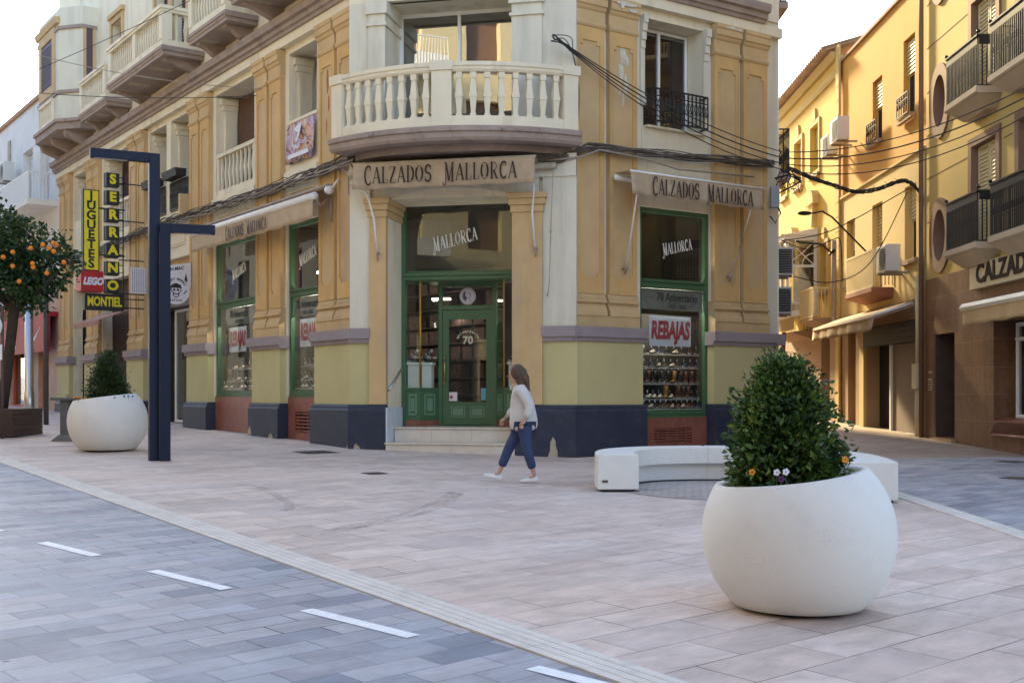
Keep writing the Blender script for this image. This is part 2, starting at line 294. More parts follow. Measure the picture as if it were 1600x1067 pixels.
def copy_part(o, parent, loc=None, rz=None):
    c = o.copy(); C.objects.link(c); c.parent = parent
    if loc is not None: c.location = loc
    if rz is not None: c.rotation_euler = (0, 0, rz)
    return c
def copy_tree(o, parent=None):
    c = o.copy(); C.objects.link(c); c.parent = parent
    for ch in list(o.children): copy_tree(ch, c)
    return c
def wall_holes(mb, F, t0, t1, z0, z1, wf, wb, holes):
    ts = sorted({t0, t1, *[h[0] for h in holes], *[h[1] for h in holes]}); zs = sorted({z0, z1, *[h[2] for h in holes], *[h[3] for h in holes]})
    ts = [t for t in ts if t0 <= t <= t1]; zs = [z for z in zs if z0 <= z <= z1]
    def solid(i, j):
        if i < 0 or j < 0 or i >= len(ts)-1 or j >= len(zs)-1: return False
        a = (ts[i]+ts[i+1])/2; b = (zs[j]+zs[j+1])/2
        return not any(h[0] < a < h[1] and h[2] < b < h[3] for h in holes)
    q = lambda *p: mb.add(p, [(0, 1, 2, 3)])
    for i in range(len(ts)-1):
        for j in range(len(zs)-1):
            if not solid(i, j): continue
            a, b, c, d = ts[i], ts[i+1], zs[j], zs[j+1]
            q(F.p(a, wf, c), F.p(b, wf, c), F.p(b, wf, d), F.p(a, wf, d)); q(F.p(a, wb, c), F.p(b, wb, c), F.p(b, wb, d), F.p(a, wb, d))
            if not solid(i-1, j): q(F.p(a, wf, c), F.p(a, wf, d), F.p(a, wb, d), F.p(a, wb, c))
            if not solid(i+1, j): q(F.p(b, wf, c), F.p(b, wf, d), F.p(b, wb, d), F.p(b, wb, c))
            if not solid(i, j-1): q(F.p(a, wf, c), F.p(b, wf, c), F.p(b, wb, c), F.p(a, wb, c))
            if not solid(i, j+1): q(F.p(a, wf, d), F.p(b, wf, d), F.p(b, wb, d), F.p(a, wb, d))
def ring(mb, F, t0, t1, z0, z1, b, w0, w1):   # rectangular frame, border b
    mb.fb(F, t0, t0+b, w0, w1, z0, z1); mb.fb(F, t1-b, t1, w0, w1, z0, z1)
    mb.fb(F, t0+b, t1-b, w0, w1, z0, z0+b); mb.fb(F, t0+b, t1-b, w0, w1, z1-b, z1)
def text(name, s, org, right, up, size, m, parent, xs=1, ext=.002, bold=0, shear=0, align='CENTER', sp=1.0):
    c = bpy.data.curves.new(name, 'FONT'); c.body = s; c.size = size; c.extrude = ext; c.offset = bold; c.shear = shear; c.align_x = align; c.align_y = 'CENTER'
    c.space_character = sp; c.resolution_u = 3
    o = bpy.data.objects.new(name, c); C.objects.link(o)
    me = bpy.data.meshes.new_from_object(o.evaluated_get(bpy.context.evaluated_depsgraph_get()))
    C.objects.unlink(o); bpy.data.objects.remove(o); bpy.data.curves.remove(c)
    right = Vector(right).normalized(); up = Vector(up).normalized(); nn = right.cross(up); o0 = wloc(parent) if parent else Vector((0, 0, 0))
    for v in me.vertices: v.co = Vector(org)+right*v.co.x*xs+up*v.co.y+nn*v.co.z-o0
    me.materials.clear(); me.materials.append(m); me.name = name
    ob = bpy.data.objects.new(name, me); C.objects.link(ob)
    if parent: ob.parent = parent
    return ob
# serif stroke letters (x,y,thick) for the shoe shop's own lettering
def arcp(cx, cy, rx, ry, a0, a1, n=12): return [(cx+rx*math.cos(R_(a0+(a1-a0)*i/n)), cy+ry*math.sin(R_(a0+(a1-a0)*i/n))) for i in range(n+1)]
GL = {
 'A': (.62, [([(.04, 0), (.31, 1)], 0), ([(.31, 1), (.56, 0)], 1), ([(.14, .33), (.46, .33)], 0), ([(-.02, 0), (.12, 0)], 0), ([(.44, 0), (.66, 0)], 0)]),
 'C': (.58, [(arcp(.33, .5, .27, .5, 55, 305, 16), 1), ([(.49, .72), (.49, .98)], 0), ([(.49, .03), (.49, .2)], 0)]),
 'L': (.50, [([(.12, 0), (.12, 1)], 1), ([(.12, 0), (.46, 0), (.46, .22)], 0), ([(0, 1), (.24, 1)], 0), ([(0, 0), (.12, 0)], 0)]),
 'Z': (.56, [([(.06, .8), (.06, 1), (.50, 1)], 0), ([(.48, .98), (.08, .02)], 1), ([(.06, 0), (.50, 0), (.50, .22)], 0)]),
 'D': (.60, [([(.12, 0), (.12, 1)], 1), ([(0, 1), (.25, 1)]+arcp(.25, .5, .29, .5, 90, -90, 14)+[(0, 0)], 0), (arcp(.25, .5, .29, .47, 60, -60, 8), 1)]),
 'O': (.64, [(arcp(.31, .5, .26, .5, 0, 360, 22), 0), (arcp(.31, .5, .25, .48, 130, 230, 8), 1), (arcp(.31, .5, .25, .48, -50, 50, 8), 1)]),
 'S': (.52, [(arcp(.27, .75, .2, .25, 30, 230, 10)+arcp(.25, .26, .22, .26, 60, -150, 12), 1), ([(.45, .72), (.45, .97)], 0), ([(.05, .05), (.05, .28)], 0)]),
 'M': (.82, [([(.14, 0), (.14, 1)], 0), ([(.14, 1), (.40, .05)], 1), ([(.40, .05), (.66, 1)], 0), ([(.66, 1), (.66, 0)], 1), ([(.02, 1), (.16, 1)], 0), ([(.64, 1), (.78, 1)], 0), ([(.56, 0), (.78, 0)], 0), ([(.14, 0)]+arcp(.03, -.06, .11, .14, 10, -200, 9), 0)]),
 'R': (.62, [([(.12, 0), (.12, 1)], 1), ([(0, 1), (.25, 1)]+arcp(.25, .74, .23, .26, 90, -90, 10)+[(.12, .48)], 0), ([(.28, .48), (.52, 0)], 1), ([(0, 0), (.24, 0)], 0), ([(.46, 0), (.62, 0)], 0)]),
 ' ': (.8, [])}
def letters(name, s, org, right, up, h, m, parent, xs=1, thick=.105, thin=.04, grow=0, bendf=None, off=.004, arc=0):
    right = Vector(right).normalized(); up = Vector(up).normalized(); nn = right.cross(up)
    tot = sum(GL[c][0]+.1 for c in s)-.1; x = -tot/2; mb = MB(); n = len(s)
    for i, ch in enumerate(s):
        wd, st = GL[ch]; hs = 1.18 if (i == 0 or s[i-1] == ' ') else 1.0
        for pts, tk in st:
            ww = (thick if tk else thin)/2
            P = [Vector(((x+a)*xs, b*hs-(hs-1)*.5)) for a, b in pts]
            cl = (P[0]-P[-1]).length < .01
            lf, rt = [], []
            for j, p in enumerate(P):
                a = P[j-1] if j > 0 else (P[-2] if cl else p); b = P[j+1] if j < len(P)-1 else (P[1] if cl else p)
                d = (b-a)
                if d.length < 1e-6: d = Vector((1, 0))
                d.normalize(); q = Vector((-d.y, d.x))
                lf.append(p+q*ww); rt.append(p-q*ww)
            pp = lf+rt; k = len(P); vs = []
            for q in pp:
                y = q.y+arc*(q.x*q.x)
                wpos = Vector(org)+right*q.x*h+up*(y-.5)*h
                vs.append(wpos+nn*off)
            vs2 = [v-nn*.003 for v in vs]
            mb.add(vs+vs2, [f for j in range(k-1) for f in ((j, j+1, k+j+1, k+j), (2*k+j, 2*k+j+1, j+1, j), (k+j, k+j+1, 3*k+j+1, 3*k+j))])
        x += wd+.1
    return mb.build(name, m, parent, fixn=False)
# ------------------------------------------------------------------ ground
def sheet(name, pts_fn, nu, nv, dz, m, kind='structure', label=None):
    vs = []
    for i in range(nu+1):
        for j in range(nv+1):
            x, y = pts_fn(i/nu, j/nv); vs.append((x, y, ground(x, y)+dz))
    fs = [(i*(nv+1)+j, (i+1)*(nv+1)+j, (i+1)*(nv+1)+j+1, i*(nv+1)+j+1) for i in range(nu) for j in range(nv)]
    me = bpy.data.meshes.new(name); me.from_pydata(vs, [], fs); me.materials.append(m)
    bm = bmesh.new(); bm.from_mesh(me); bmesh.ops.recalc_face_normals(bm, faces=bm.faces)
    if sum(f.normal.z for f in bm.faces) < 0: bmesh.ops.reverse_faces(bm, faces=bm.faces)
    bm.to_mesh(me); bm.free()
    o = bpy.data.objects.new(name, me); C.objects.link(o); o['kind'] = kind
    if label: o['label'] = label
    return o
xs = [-400, -200, -100, -60, -40, -30, -24, -20]+[-18+.5*i for i in range(65)]+[16, 20, 26, 34, 50, 100, 200, 400]
ys = [-300, -150, -80, -40, -25, -15, -8, -4, -2]+[.5*i for i in range(66)]+[34, 37, 41, 46, 52, 60, 75, 100, 150, 250, 500]
vs = [(x, y, ground(x, y)) for x in xs for y in ys]; ny = len(ys)
me = bpy.data.meshes.new('ground'); me.from_pydata(vs, [], [(i*ny+j, (i+1)*ny+j, (i+1)*ny+j+1, i*ny+j+1) for i in range(len(xs)-1) for j in range(ny-1)])
me.materials.append(K['plaza']); o = bpy.data.objects.new('ground', me); C.objects.link(o); o['kind'] = 'structure'
sp = Vector((-1.474, 8.84)); sdv = Vector((.560, -.828)); sn = Vector((-.828, -.560))   # kerb strip: point, direction towards us, side of the road
def alongs(a, b): return sp+sdv*a+sn*b
sheet('road', lambda u, v: (lambda q: (q.x, q.y))(alongs(-45+70*u, .14+14*v)), 120, 24, .004, K['road'])
mbs = MB()
for k in range(4):
    b0 = -.14+.07*k
    P = [alongs(-45+.9*i, b0) for i in range(78)]; Q = [alongs(-45+.9*i, b0+.064) for i in range(78)]
    vs = [(p.x, p.y, ground(p.x, p.y)+.014) for p in P]+[(p.x, p.y, ground(p.x, p.y)+.014) for p in Q]+[(p.x, p.y, ground(p.x, p.y)-.01) for p in P]+[(p.x, p.y, ground(p.x, p.y)-.01) for p in Q]
    n = 78; mbs.add(vs, [f for i in range(n-1) for f in ((i, i+1, n+i+1, n+i), (i, i+1, 2*n+i+1, 2*n+i), (n+i, n+i+1, 3*n+i+1, 3*n+i))])
prop(mbs.build('kerb_strip', K['strip']), kind='structure')
mbs = MB(); n = 40
for k in range(3):
    x0 = 4.60+.075*k; Y = [-2+.5*i for i in range(n)]
    vs = [(x0, y, ground(x0, y)+.014) for y in Y]+[(x0+.068, y, ground(x0+.068, y)+.014) for y in Y]+[(x0, y, ground(x0, y)-.01) for y in Y]+[(x0+.068, y, ground(x0+.068, y)-.01) for y in Y]
    mbs.add(vs, [f for i in range(n-1) for f in ((i, i+1, n+i+1, n+i), (i, i+1, 2*n+i+1, 2*n+i), (n+i, n+i+1, 3*n+i+1, 3*n+i))])
prop(mbs.build('side_kerb_strip', K['strip']), kind='structure')
sheet('side_road', lambda u, v: (4.83+4.9*u, -3+22.9*v), 10, 46, .004, K['road'])
sheet('pavement', lambda u, v: (4.83+5.4*u, 19.9+60*v), 11, 120, .004, K['walk'])
for i in range(5):
    a = Vector((-4.2, 10.16))+Vector((1.423, -1.42))*(i-1); d = Vector((.715, -.699)); q = Vector((.699, .715))
    mb = MB(); P = [a, a+d*1.05, a+d*1.05+q*.105, a+q*.105]
    mb.add([(p.x, p.y, ground(p.x, p.y)+.008) for p in P], [(0, 1, 2, 3)])
    prop(mb.build('road_marking', K['paintw'], fixn=False), kind='structure')
sheet('sett_patch', lambda u, v: (lambda r, a: (2.75+1.35*r*math.cos(a), 14.75+1.3*r*math.sin(a)))(max(u, .001), 2*math.pi*v), 8, 40, .005, K['cobble'])
# ------------------------------------------------------------------ corner building
B = thing('corner_building', (-1, 22.4, .4), 'ochre and cream corner building with navy plinth and a bowed balcony over the green door', 'building')
ZB = -.3; HT = 18.0  # unseen upper height, raised to keep the sun off the square
Ltiers = [(-1.76, 0), (1.66, 3.26), (5.98, 7.57), (11.06, 12.66), (15.6, 17.17), (19.0, 20.6)]
Lholes = [(.03, 1.63, ZB, 5.25), (3.29, 5.95, ZB, 5.25), (7.62, 11.0, .5, 5.2), (12.7, 15.55, .9, 5.1), (17.2, 18.97, .5, 5.1),
          (.12, 1.52, 6.45, 8.95), (3.42, 5.82, 6.45, 8.95), (7.72, 9.15, 6.45, 8.95), (9.5, 10.9, 6.45, 8.95), (12.8, 15.4, 6.45, 8.95), (17.3, 18.9, 6.45, 8.95),
          (3.75, 4.85, 10.2, 12.9), (7.7, 8.75, 10.2, 12.9), (9.1, 10.2, 10.2, 12.9), (13.3, 14.3, 10.2, 12.9), (.2, 1.3, 10.2, 12.9)]
mb = MB(); wall_holes(mb, L, -1.80, 20.7, ZB, 5.9, -.15, -.45, [h for h in Lholes if h[2] < 5]); wall_holes(mb, L, -1.80, 20.7, 5.9, 9.45, -.15, -1.0, [h for h in Lholes if 5 < h[2] < 9])
wall_holes(mb, L, -1.80, 20.7, 9.45, HT, -.1, -.6, [h for h in Lholes if h[2] > 9])
RH = [(1.72, 3.58, ZB, 5.22), (1.80, 3.38, 6.80, 8.92)]
wall_holes(mb, Rf, -.02, 5.53, ZB, 5.9, -.15, -.45, RH[:1]); wall_holes(mb, Rf, -.02, 5.53, 5.9, 9.45, -.15, -.75, RH[1:])
wall_holes(mb, Rf, -.02, 5.53, 9.45, HT, -.1, -.6, [])
MH = [(.75, 3.24, ZB, 5.30), (.75, 3.24, 6.38, 9.1)]
wall_holes(mb, M, -.0, LM, ZB, 9.45, -.12, -1.02, MH); wall_holes(mb, M, 0, LM, 9.45, HT, -.05, -.6, [])
# closure behind, roof and floors
SW = Frame(Rf.p(5.53, -.1, 0).xy, (0, 1), (1, 0))
mb.fb(SW, 0.02, 5, -.5, 0, ZB, HT); mb.fb(SW, 5.001, 18, -.5, 0, ZB, 15.6); mb.fb(SW, 4.5, 5, -9, -.5, 13.0, HT)  # hidden side wing, its height set to shape sun in the side street
mb.fb(L, 20.2, 20.7, -9, -1.02, ZB, HT); mb.fb(L, 2, 20.7, -9.4, -9.0, ZB, HT)
wallo = mb.build('wall', K['cream'], B)
mb = MB()
for z0, z1 in ((5.95, 6.2), (9.5, 9.75), (12.9, 13.2), (HT-.2, HT)):
    mb.fb(L, -1.5, 20.6, -9.2, -1.05, z0, z1)
    if z1 == HT: mb.prism([Rf.p(.3, -.9, 0).xy, Rf.p(5.2, -.9, 0).xy, (5.2, 29), (-1, 29), L.p(-1.5, -1.1, 0).xy, M.p(1, -1.6, 0).xy, M.p(3.4, -1.6, 0).xy], z0+.003, z1+.003); continue
    mb.prism([Rf.p(.3, -.9, 0).xy, Rf.p(5.2, -.9, 0).xy, (5.2, 40), (-1, 40), L.p(-1.5, -1.1, 0).xy, M.p(1, -1.6, 0).xy, M.p(3.4, -1.6, 0).xy], z0+.003, z1+.003)
mb.build('floor', K['dark'], B)
# ---- pilasters
def pilaster(F, a, b, lowz=1.34, caps=True, top=9.05, grnd=ZB):
    m = MB(); mbs_ = []; b -= .12; mid = (a+b)/2; st = [(a+.05, mid-.065), (mid+.065, b-.05)] if b-a > 1.0 else [(a+.04, b-.04)]
    m.fb(F, a+.02, b-.02, -.2, .01, 2.80, 3.02)
    for x0, x1 in st:
        mbd = MB(); mbs_.append(mbd); m.prof(F, x0-.03, x1+.03, [(-.2, 3.02), (.03, 3.02), (.02, 3.10), (-.035, 3.22), (-.045, 3.26), (.0, 3.265), (.012, 3.29), (.0, 3.32), (-.03, 3.33), (-.03, 3.37), (-.055, 3.44), (-.2, 3.44)])
        m.fb(F, x0, x1, -.2, -.06, 3.44, 8.52)
        # raised border with a sunk panel
        bw = .10; m0 = m; m = mbd
        m.fb(F, x0, x0+bw, -.06, -.035, 3.44, 8.46); m.fb(F, x1-bw, x1, -.06, -.035, 3.44, 8.46)
        for z0, z1 in ((3.44, 3.75), (8.2, 8.46)):
            m.fb(F, x0+bw, x1-bw, -.06, -.036, z0, z1)
        for z0, sgn in ((3.75, 1), (8.2, -1)):
            for e0, e1 in ((x0+bw, x0+bw+.07), (x1-bw-.07, x1-bw)): m.fb(F, e0, e1, -.06, -.038, min(z0, z0+.08*sgn), max(z0, z0+.08*sgn))
        m = m0
    o = m.build('pilaster', K['ochre'], B)
    for q in mbs_: q.build('border', K['ochre2'], o)
    if caps:
        c = MB()
        for x0, x1 in st:
            x0 -= .02; x1 += .02
            c.prof(F, x0, x1, [(-.2, 8.46), (-.02, 8.46), (.0, 8.50), (.0, 8.53), (-.03, 8.56), (-.03, 8.76), (-.0, 8.79), (.02, 8.84), (.05, 8.86), (.05, 8.98), (.07, 9.0), (.07, 9.08), (-.2, 9.08)])
        c.build('capital', K['ochre'], o)
    b += .07; d = MB(); d.fb(F, a, b, -.2, 0, 1.34, 2.53); d.build('pedestal', K['dado'], o)
    q = MB(); q.prof(F, a-.07, b+.07, [(-.2, 2.53), (.04, 2.53), (.05, 2.61), (.10, 2.615), (.10, 2.81), (-.2, 2.81)]); q.build('band', K['band'], o, bevel=.006)
    p = MB(); p.prof(F, a-.05, b+.05, [(-.2, grnd), (.08, grnd), (.08, 1.22), (.05, 1.26), (.05, 1.30), (.02, 1.34), (-.2, 1.34)]); p.build('plinth', K['navy'], o, bevel=.006)
    return o
for a, b in Ltiers: pilaster(L, a, b)
for a, b in ((.02, 1.72), (3.55, 5.28)): pilaster(Rf, a, b)
# pale end strip of the right-hand front with band and plinth
mb = MB(); mb.fb(Rf, 5.3, 5.56, -.2, .06, 2.57, 2.81); mb.build('band', K['band'], B)
mb = MB(); mb.fb(Rf, 5.3, 5.56, -.2, .04, ZB, 1.32); mb.build('plinth', K['navy'], B)
mb = MB(); mb.fb(Rf, 5.2, 5.55, -.2, -.135, 2.82, 9.4); mb.build('corner_strip', K['pale'], B)
# pale wall pieces either side of the doorway, band, plinth, dado
for a, b in ((0.0, .41), (3.82, LM)):
    mb = MB(); mb.fb(M, a, b, -.12, -.03, 2.81, 6.0); mb.build('corner_wall', K['pale'], B)
    mb = MB(); mb.fb(M, a-.02, b+.02, -.12, -.05, 1.34, 2.55); mb.build('dado', K['dado'], B)
    mb = MB(); mb.prof(M, a-.02, b+.02, [(-.12, 2.53), (.0, 2.53), (.01, 2.61), (.05, 2.615), (.05, 2.81), (-.12, 2.81)]); mb.build('band', K['band'], B)
for a, b in ((.0, .745), (3.245, LM)):
    mb = MB(); mb.prof(M, a-.02, b, [(-.12, ZB), (.05, ZB), (.05, 1.22), (.03, 1.26), (.03, 1.30), (.0, 1.34), (-.12, 1.34)]); mb.build('plinth', K['navy'], B, bevel=.006)
# door columns
for a, b in ((.41, .748), (3.242, 3.82)):
    mb = MB(); mb.fb(M, a, b, -.95, .02, 1.345, 4.95)
    o = mb.build('column', K['ochre'], B)
    mb = MB()
    for e, z0, z1 in ((.03, 4.95, 5.08), (.06, 5.083, 5.2), (.09, 5.203, 5.31)): mb.fb(M, a-e, b+e, -.95, .02+e, z0, z1)
    mb.build('capital', K['ochre'], o, bevel=.008)
# lintel over the door with a shallow arch
mb = MB(); pts = [(.5, 5.95), (.5, 5.32), (.75, 5.32)]+[(.75+2.49*i/16, 5.32+.16*math.sin(math.pi*i/16)) for i in range(1, 16)]+[(3.24, 5.32), (3.75, 5.32), (3.75, 5.95)]
mb.fpoly(M, pts, -1.0, -.03); mb.build('lintel', K['pale'], B)
mb = MB(); mb.fb(M, 0, LM, -.12, .0, 5.6, 6.02); mb.build('corner_wall', K['pale'], B)
# marble steps
mb = MB(); mb.fb(M, .76, 3.30, -.34, .06, ZB, .575); mb.fb(M, .80, 3.22, -1.5, -.36, .5, .86)
st = mb.build('steps', K['wmarble'], B, bevel=.006)
mb = MB(); mb.fb(M, .74, 3.33, -.33, .09, .578, .608); mb.fb(M, .79, 3.23, -1.55, -.33, .863, .893); mb.build('tread', K['wmarble'], st, bevel=.006)
mb = MB(); mb.fb(M, .752, .785, -.92, .03, .61, 1.28); mb.build('marble_cheek', K['bmarble'], st)
for t in (1.55, 2.35): 
    mb = MB(); mb.fb(M, t, t+.006, -.36, -.357, .6, .86); mb.fb(M, t-.3, t-.294, .061, .063, .3, .57); mb.build('joint', K['rendr'], st)
# handrails at both sides of the door
for t in (.80, 3.20):
    mb = MB(); mb.tube([M.p(t, -.05, 1.62), M.p(t, -.85, 2.05)], .022, 8); mb.tube([M.p(t, -.1, 1.64), M.p(t+(-.05 if t < 1 else .05), -.1, 1.60)], .012, 6)
    mb.tube([M.p(t, -.75, 2.0), M.p(t+(-.05 if t < 1 else .05), -.75, 1.96)], .012, 6)
    mb.build('handrail', K['steel'], B)
# bare render patches where the paint has gone
for F, a, b, z0, z1, w in ((M, .05, .28, .2, .62, .056), (M, .45, .73, .2, .5, .056), (M, 3.95, 4.12, .1, .78, .056), (L, 3.0, 3.31, .3, .82, .083), (L, 1.8, 2.15, .3, .7, .083), (L, -1.75, -1.60, .3, .56, .083)):
    mb = MB(); n = 12; pts = [(a, z0), (b, z0)]
    for i in range(n+1):
        u = i/n; pts.append((b+(a-b)*u+random.uniform(-.015, .015), z0+(z1-z0)*(.35+.65*math.sin(math.pi*(.12+.8*u)))*random.uniform(.8, 1)))
    mb.fpoly(F, pts, w-.01, w); mb.build('bare_patch', K['rendr'], B)
# damaged jamb patch
mb = MB(); 
# ---- friezes, cornice
def frieze(F, a, b, be=None):
    m = MB(); m.fb(F, a, b, -.2, -.0, 9.1, 9.30); m.build('frieze', K['cream'], B)
    m = MB(); m.prof(F, a-.1, (be or b+.1), [(-.1, 9.3), (.05, 9.3), (.07, 9.36), (.12, 9.38), (.12, 9.48), (.2, 9.5), (.22, 9.60), (.22, 9.66), (-.1, 9.68)]); m.build('cornice', K['cornice'], B)
frieze(L, -1.76, 20.7); frieze(Rf, 0, 5.53, 4.98); frieze(M, 0, LM)
# ---- ground-floor shop windows
def frame_part(F, t0, t1, z0, z1, b, w0, w1, m, parent, bars=(), name='frame'):
    k = MB(); ring(k, F, t0, t1, z0, z1, b, w0, w1)
    for z, h in bars:
        k.fb(F, t0+b, t1-b, w0, w1, z, z+h); k.fb(F, t0+b, t1-b, w1, w1+.03, z+.02, z+.045); k.fb(F, t0+b, t1-b, w1, w1+.045, z+h-.05, z+h-.015)
    k.fb(F, t0+b*.5, t1-b*.5, w1, w1+.02, z0+.01, z0+b*.5)
    k.build(name, m, parent)
def pane(F, t0, t1, z0, z1, w, parent, m=None):
    k = MB(); k.fb(F, t0, t1, w-.004, w+.004, z0, z1); return k.build('glass', m or K['glass'], parent)
def shopwin(F, t0, t1, z0, z1, txt_t, mallorca=True):
    wn = MB(); wn.fb(F, t0+.0, t1, -.56, -.2, z0-.06, z0-.003); o = wn.build('shop_window', K['green'], B)
    frame_part(F, t0, t1, z0, z1, .09, -.30, -.21, K['green'], o, [(3.64, .18)])
    pane(F, t0+.09, t1-.09, z0+.09, 3.64, -.26, o); pane(F, t0+.09, t1-.09, 3.82, z1-.09, -.26, o)
    return o
sw1 = shopwin(L, .03, 1.63, 1.53, 5.25, 0); sw2 = shopwin(L, 3.29, 5.95, 1.53, 5.25, 0); sw3 = shopwin(Rf, 1.72, 3.58, 1.13, 5.22, 0)
Z = Vector((0, 0, 1))
# marble aprons with iron grilles
def apron(F, t0, t1, z1, gr=None):
    m = MB()
    if gr: wall_holes(m, F, t0, t1, ZB, z1, -.17, -.4, [gr])
    else: m.fb(F, t0, t1, -.4, -.17, ZB, z1)
    o = m.build('marble_apron', K['marble'], B)
    if gr:
        g = MB(); n = 6
        for i in range(n): z = gr[2]+(gr[3]-gr[2])*(i+.5)/n; g.fb(F, gr[0], gr[1], -.22, -.19, z-.02, z+.012)
        for i in range(4): t = gr[0]+(gr[1]-gr[0])*(i+.5)/4; g.fb(F, t-.012, t+.012, -.23, -.2, gr[2], gr[3])
        g.build('vent_grille', K['marble'], o); g = MB(); g.fb(F, gr[0]+.01, gr[1]-.01, -.39, -.38, gr[2], gr[3]); g.build('vent_back', K['dark'], o)
apron(L, .02, 1.64, 1.47, (.35, 1.25, .72, 1.16)); apron(L, 3.28, 5.96, 1.47); apron(Rf, 1.72, 3.58, 1.07, (2.1, 3.1, .55, .86))
# recessed wall panels above shop windows
for F, a, b in ((L, .25, 1.45), (L, 3.6, 5.6), (L, 8.0, 10.6), (L, 13, 15.2), (Rf, 1.95, 3.35)):
    m = MB(); ring(m, F, a, b, 5.50, 5.92, .03, -.15, -.115); o = m.build('moulding', K['cream'], B); m = MB(); ring(m, F, a+.07, b-.07, 5.57, 5.85, .02, -.15, -.13); m.build('inner_moulding', K['cream'], o)
for F, a, b, z0 in ((L, .03, 1.63, 1.5), (L, 3.29, 5.95, 1.5), (Rf, 1.72, 3.58, 1.1)):
    wb = -.45
    for t0, t1, za, zb in ((a+.001, a+.03, z0, 5.24), (b-.03, b-.001, z0, 5.24), (a+.03, b-.03, 5.2, 5.24)):
        q = MB(); q.fb(F, t0, t1, wb, -.305, za, zb); q.build('lining', K['dark'], B)
    q = MB(); q.fb(F, a+.15, b-.15, -.62, -.58, 3.40, 3.42); q.build('shoe_fill_strip', emis('shoe_fill_strip', (1, .93, .8), 26), B)  # glowing strip added behind the film band to brighten the shoes
# lettering on glass, dull film band with the anniversary text
film = mat('grey_window_film', (.20, .20, .185), .6, .05, 2, 0)
inkgl = flat('white_lettering', (.75, .76, .74), .6); filmtx = flat('film_lettering', (.05, .055, .05), .7)
def glassdecor(F, t0, t1, win, rgt, cx, sc=1):
    r2 = (Vector(rgt)+Z*.22).normalized(); u2 = (Z-Vector(rgt)*.12).normalized()
    letters('lettering', 'MALLORCA', F.p(cx, -.253, 4.50), r2, u2, .25*sc, inkgl, win, .66, .11, .045)
    m = MB(); m.fb(F, t0+.1, t1-.1, -.275, -.268, 3.22, 3.63); m.build('film_band', film, win)
    text('lettering', '70 Aniversario', F.p(cx, -.25, 3.47), rgt, Z, .27*sc, filmtx, win, .8, .001, .004)
    text('lettering', '1953 - 2023', F.p(cx, -.25, 3.29), rgt, Z, .13*sc, filmtx, win, .9, .001, .002)
glassdecor(L, .03, 1.63, sw1, -L.d, .80, .9); glassdecor(L, 3.29, 5.95, sw2, -L.d, 4.6, .9); glassdecor(Rf, 1.72, 3.58, sw3, Rf.d, 2.78, .85)
# ---- shop interior
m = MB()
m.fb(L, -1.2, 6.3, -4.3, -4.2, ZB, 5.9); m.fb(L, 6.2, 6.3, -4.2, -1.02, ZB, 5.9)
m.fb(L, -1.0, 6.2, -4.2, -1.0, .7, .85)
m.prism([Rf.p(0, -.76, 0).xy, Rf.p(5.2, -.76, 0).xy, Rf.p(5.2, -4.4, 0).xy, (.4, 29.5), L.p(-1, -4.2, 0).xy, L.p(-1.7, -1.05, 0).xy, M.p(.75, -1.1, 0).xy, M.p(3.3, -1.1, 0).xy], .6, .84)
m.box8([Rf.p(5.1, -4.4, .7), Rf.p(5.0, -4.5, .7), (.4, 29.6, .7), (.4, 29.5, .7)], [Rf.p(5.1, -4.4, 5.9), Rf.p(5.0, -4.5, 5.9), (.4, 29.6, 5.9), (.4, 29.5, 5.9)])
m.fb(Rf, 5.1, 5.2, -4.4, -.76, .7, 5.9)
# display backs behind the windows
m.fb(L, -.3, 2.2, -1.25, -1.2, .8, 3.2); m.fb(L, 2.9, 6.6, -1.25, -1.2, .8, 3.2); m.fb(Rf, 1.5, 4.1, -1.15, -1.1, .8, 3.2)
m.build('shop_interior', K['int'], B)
shelf_m = flat('pale_shelf', (.62, .60, .58), .5); box_m = mat('shoe_boxes', (.16, .10, .09), .8, .5, 9, 0)
m = MB()
for k in range(9): m.fb(L, -1, 6, -4.1, -3.85, 1.1+.4*k, 1.12+.4*k)
for k in range(14):
    for j in range(8):
        if random.random() < .8: m.fb(L, -1+.48*k, -.62+.48*k, -4.15, -3.9, 1.13+.4*j, 1.13+.4*j+.3)
m.build('stock_shelves', box_m, B)
m = MB()
for t0, t1 in ((4, 5),): m.fb(L, t0, t1, -2.6, -2.5, 4.6, 4.66)
m.fb(M, .75, 1.15, -3.2, -3.1, 3.6, 3.64); m.fb(M, .85, 1.3, -4.4, -4.3, 3.3, 3.34); m.fb(M, 2.9, 3.5, -2.4, -2.3, 3.6, 3.63); m.fb(Rf, 2, 3, -2.6, -2.5, 4.3, 4.35)
m.build('ceiling_light', emis('shop_light', (1, .9, .7), 3.2), B)
m = MB(); m.ico(M.p(2.95, -2.0, 3.35), .06, 2); m.ico(M.p(3.02, -2.2, 3.05), .07, 2); m.build('wall_light', emis('globe_light', (.9, 1, .85), 4), B)
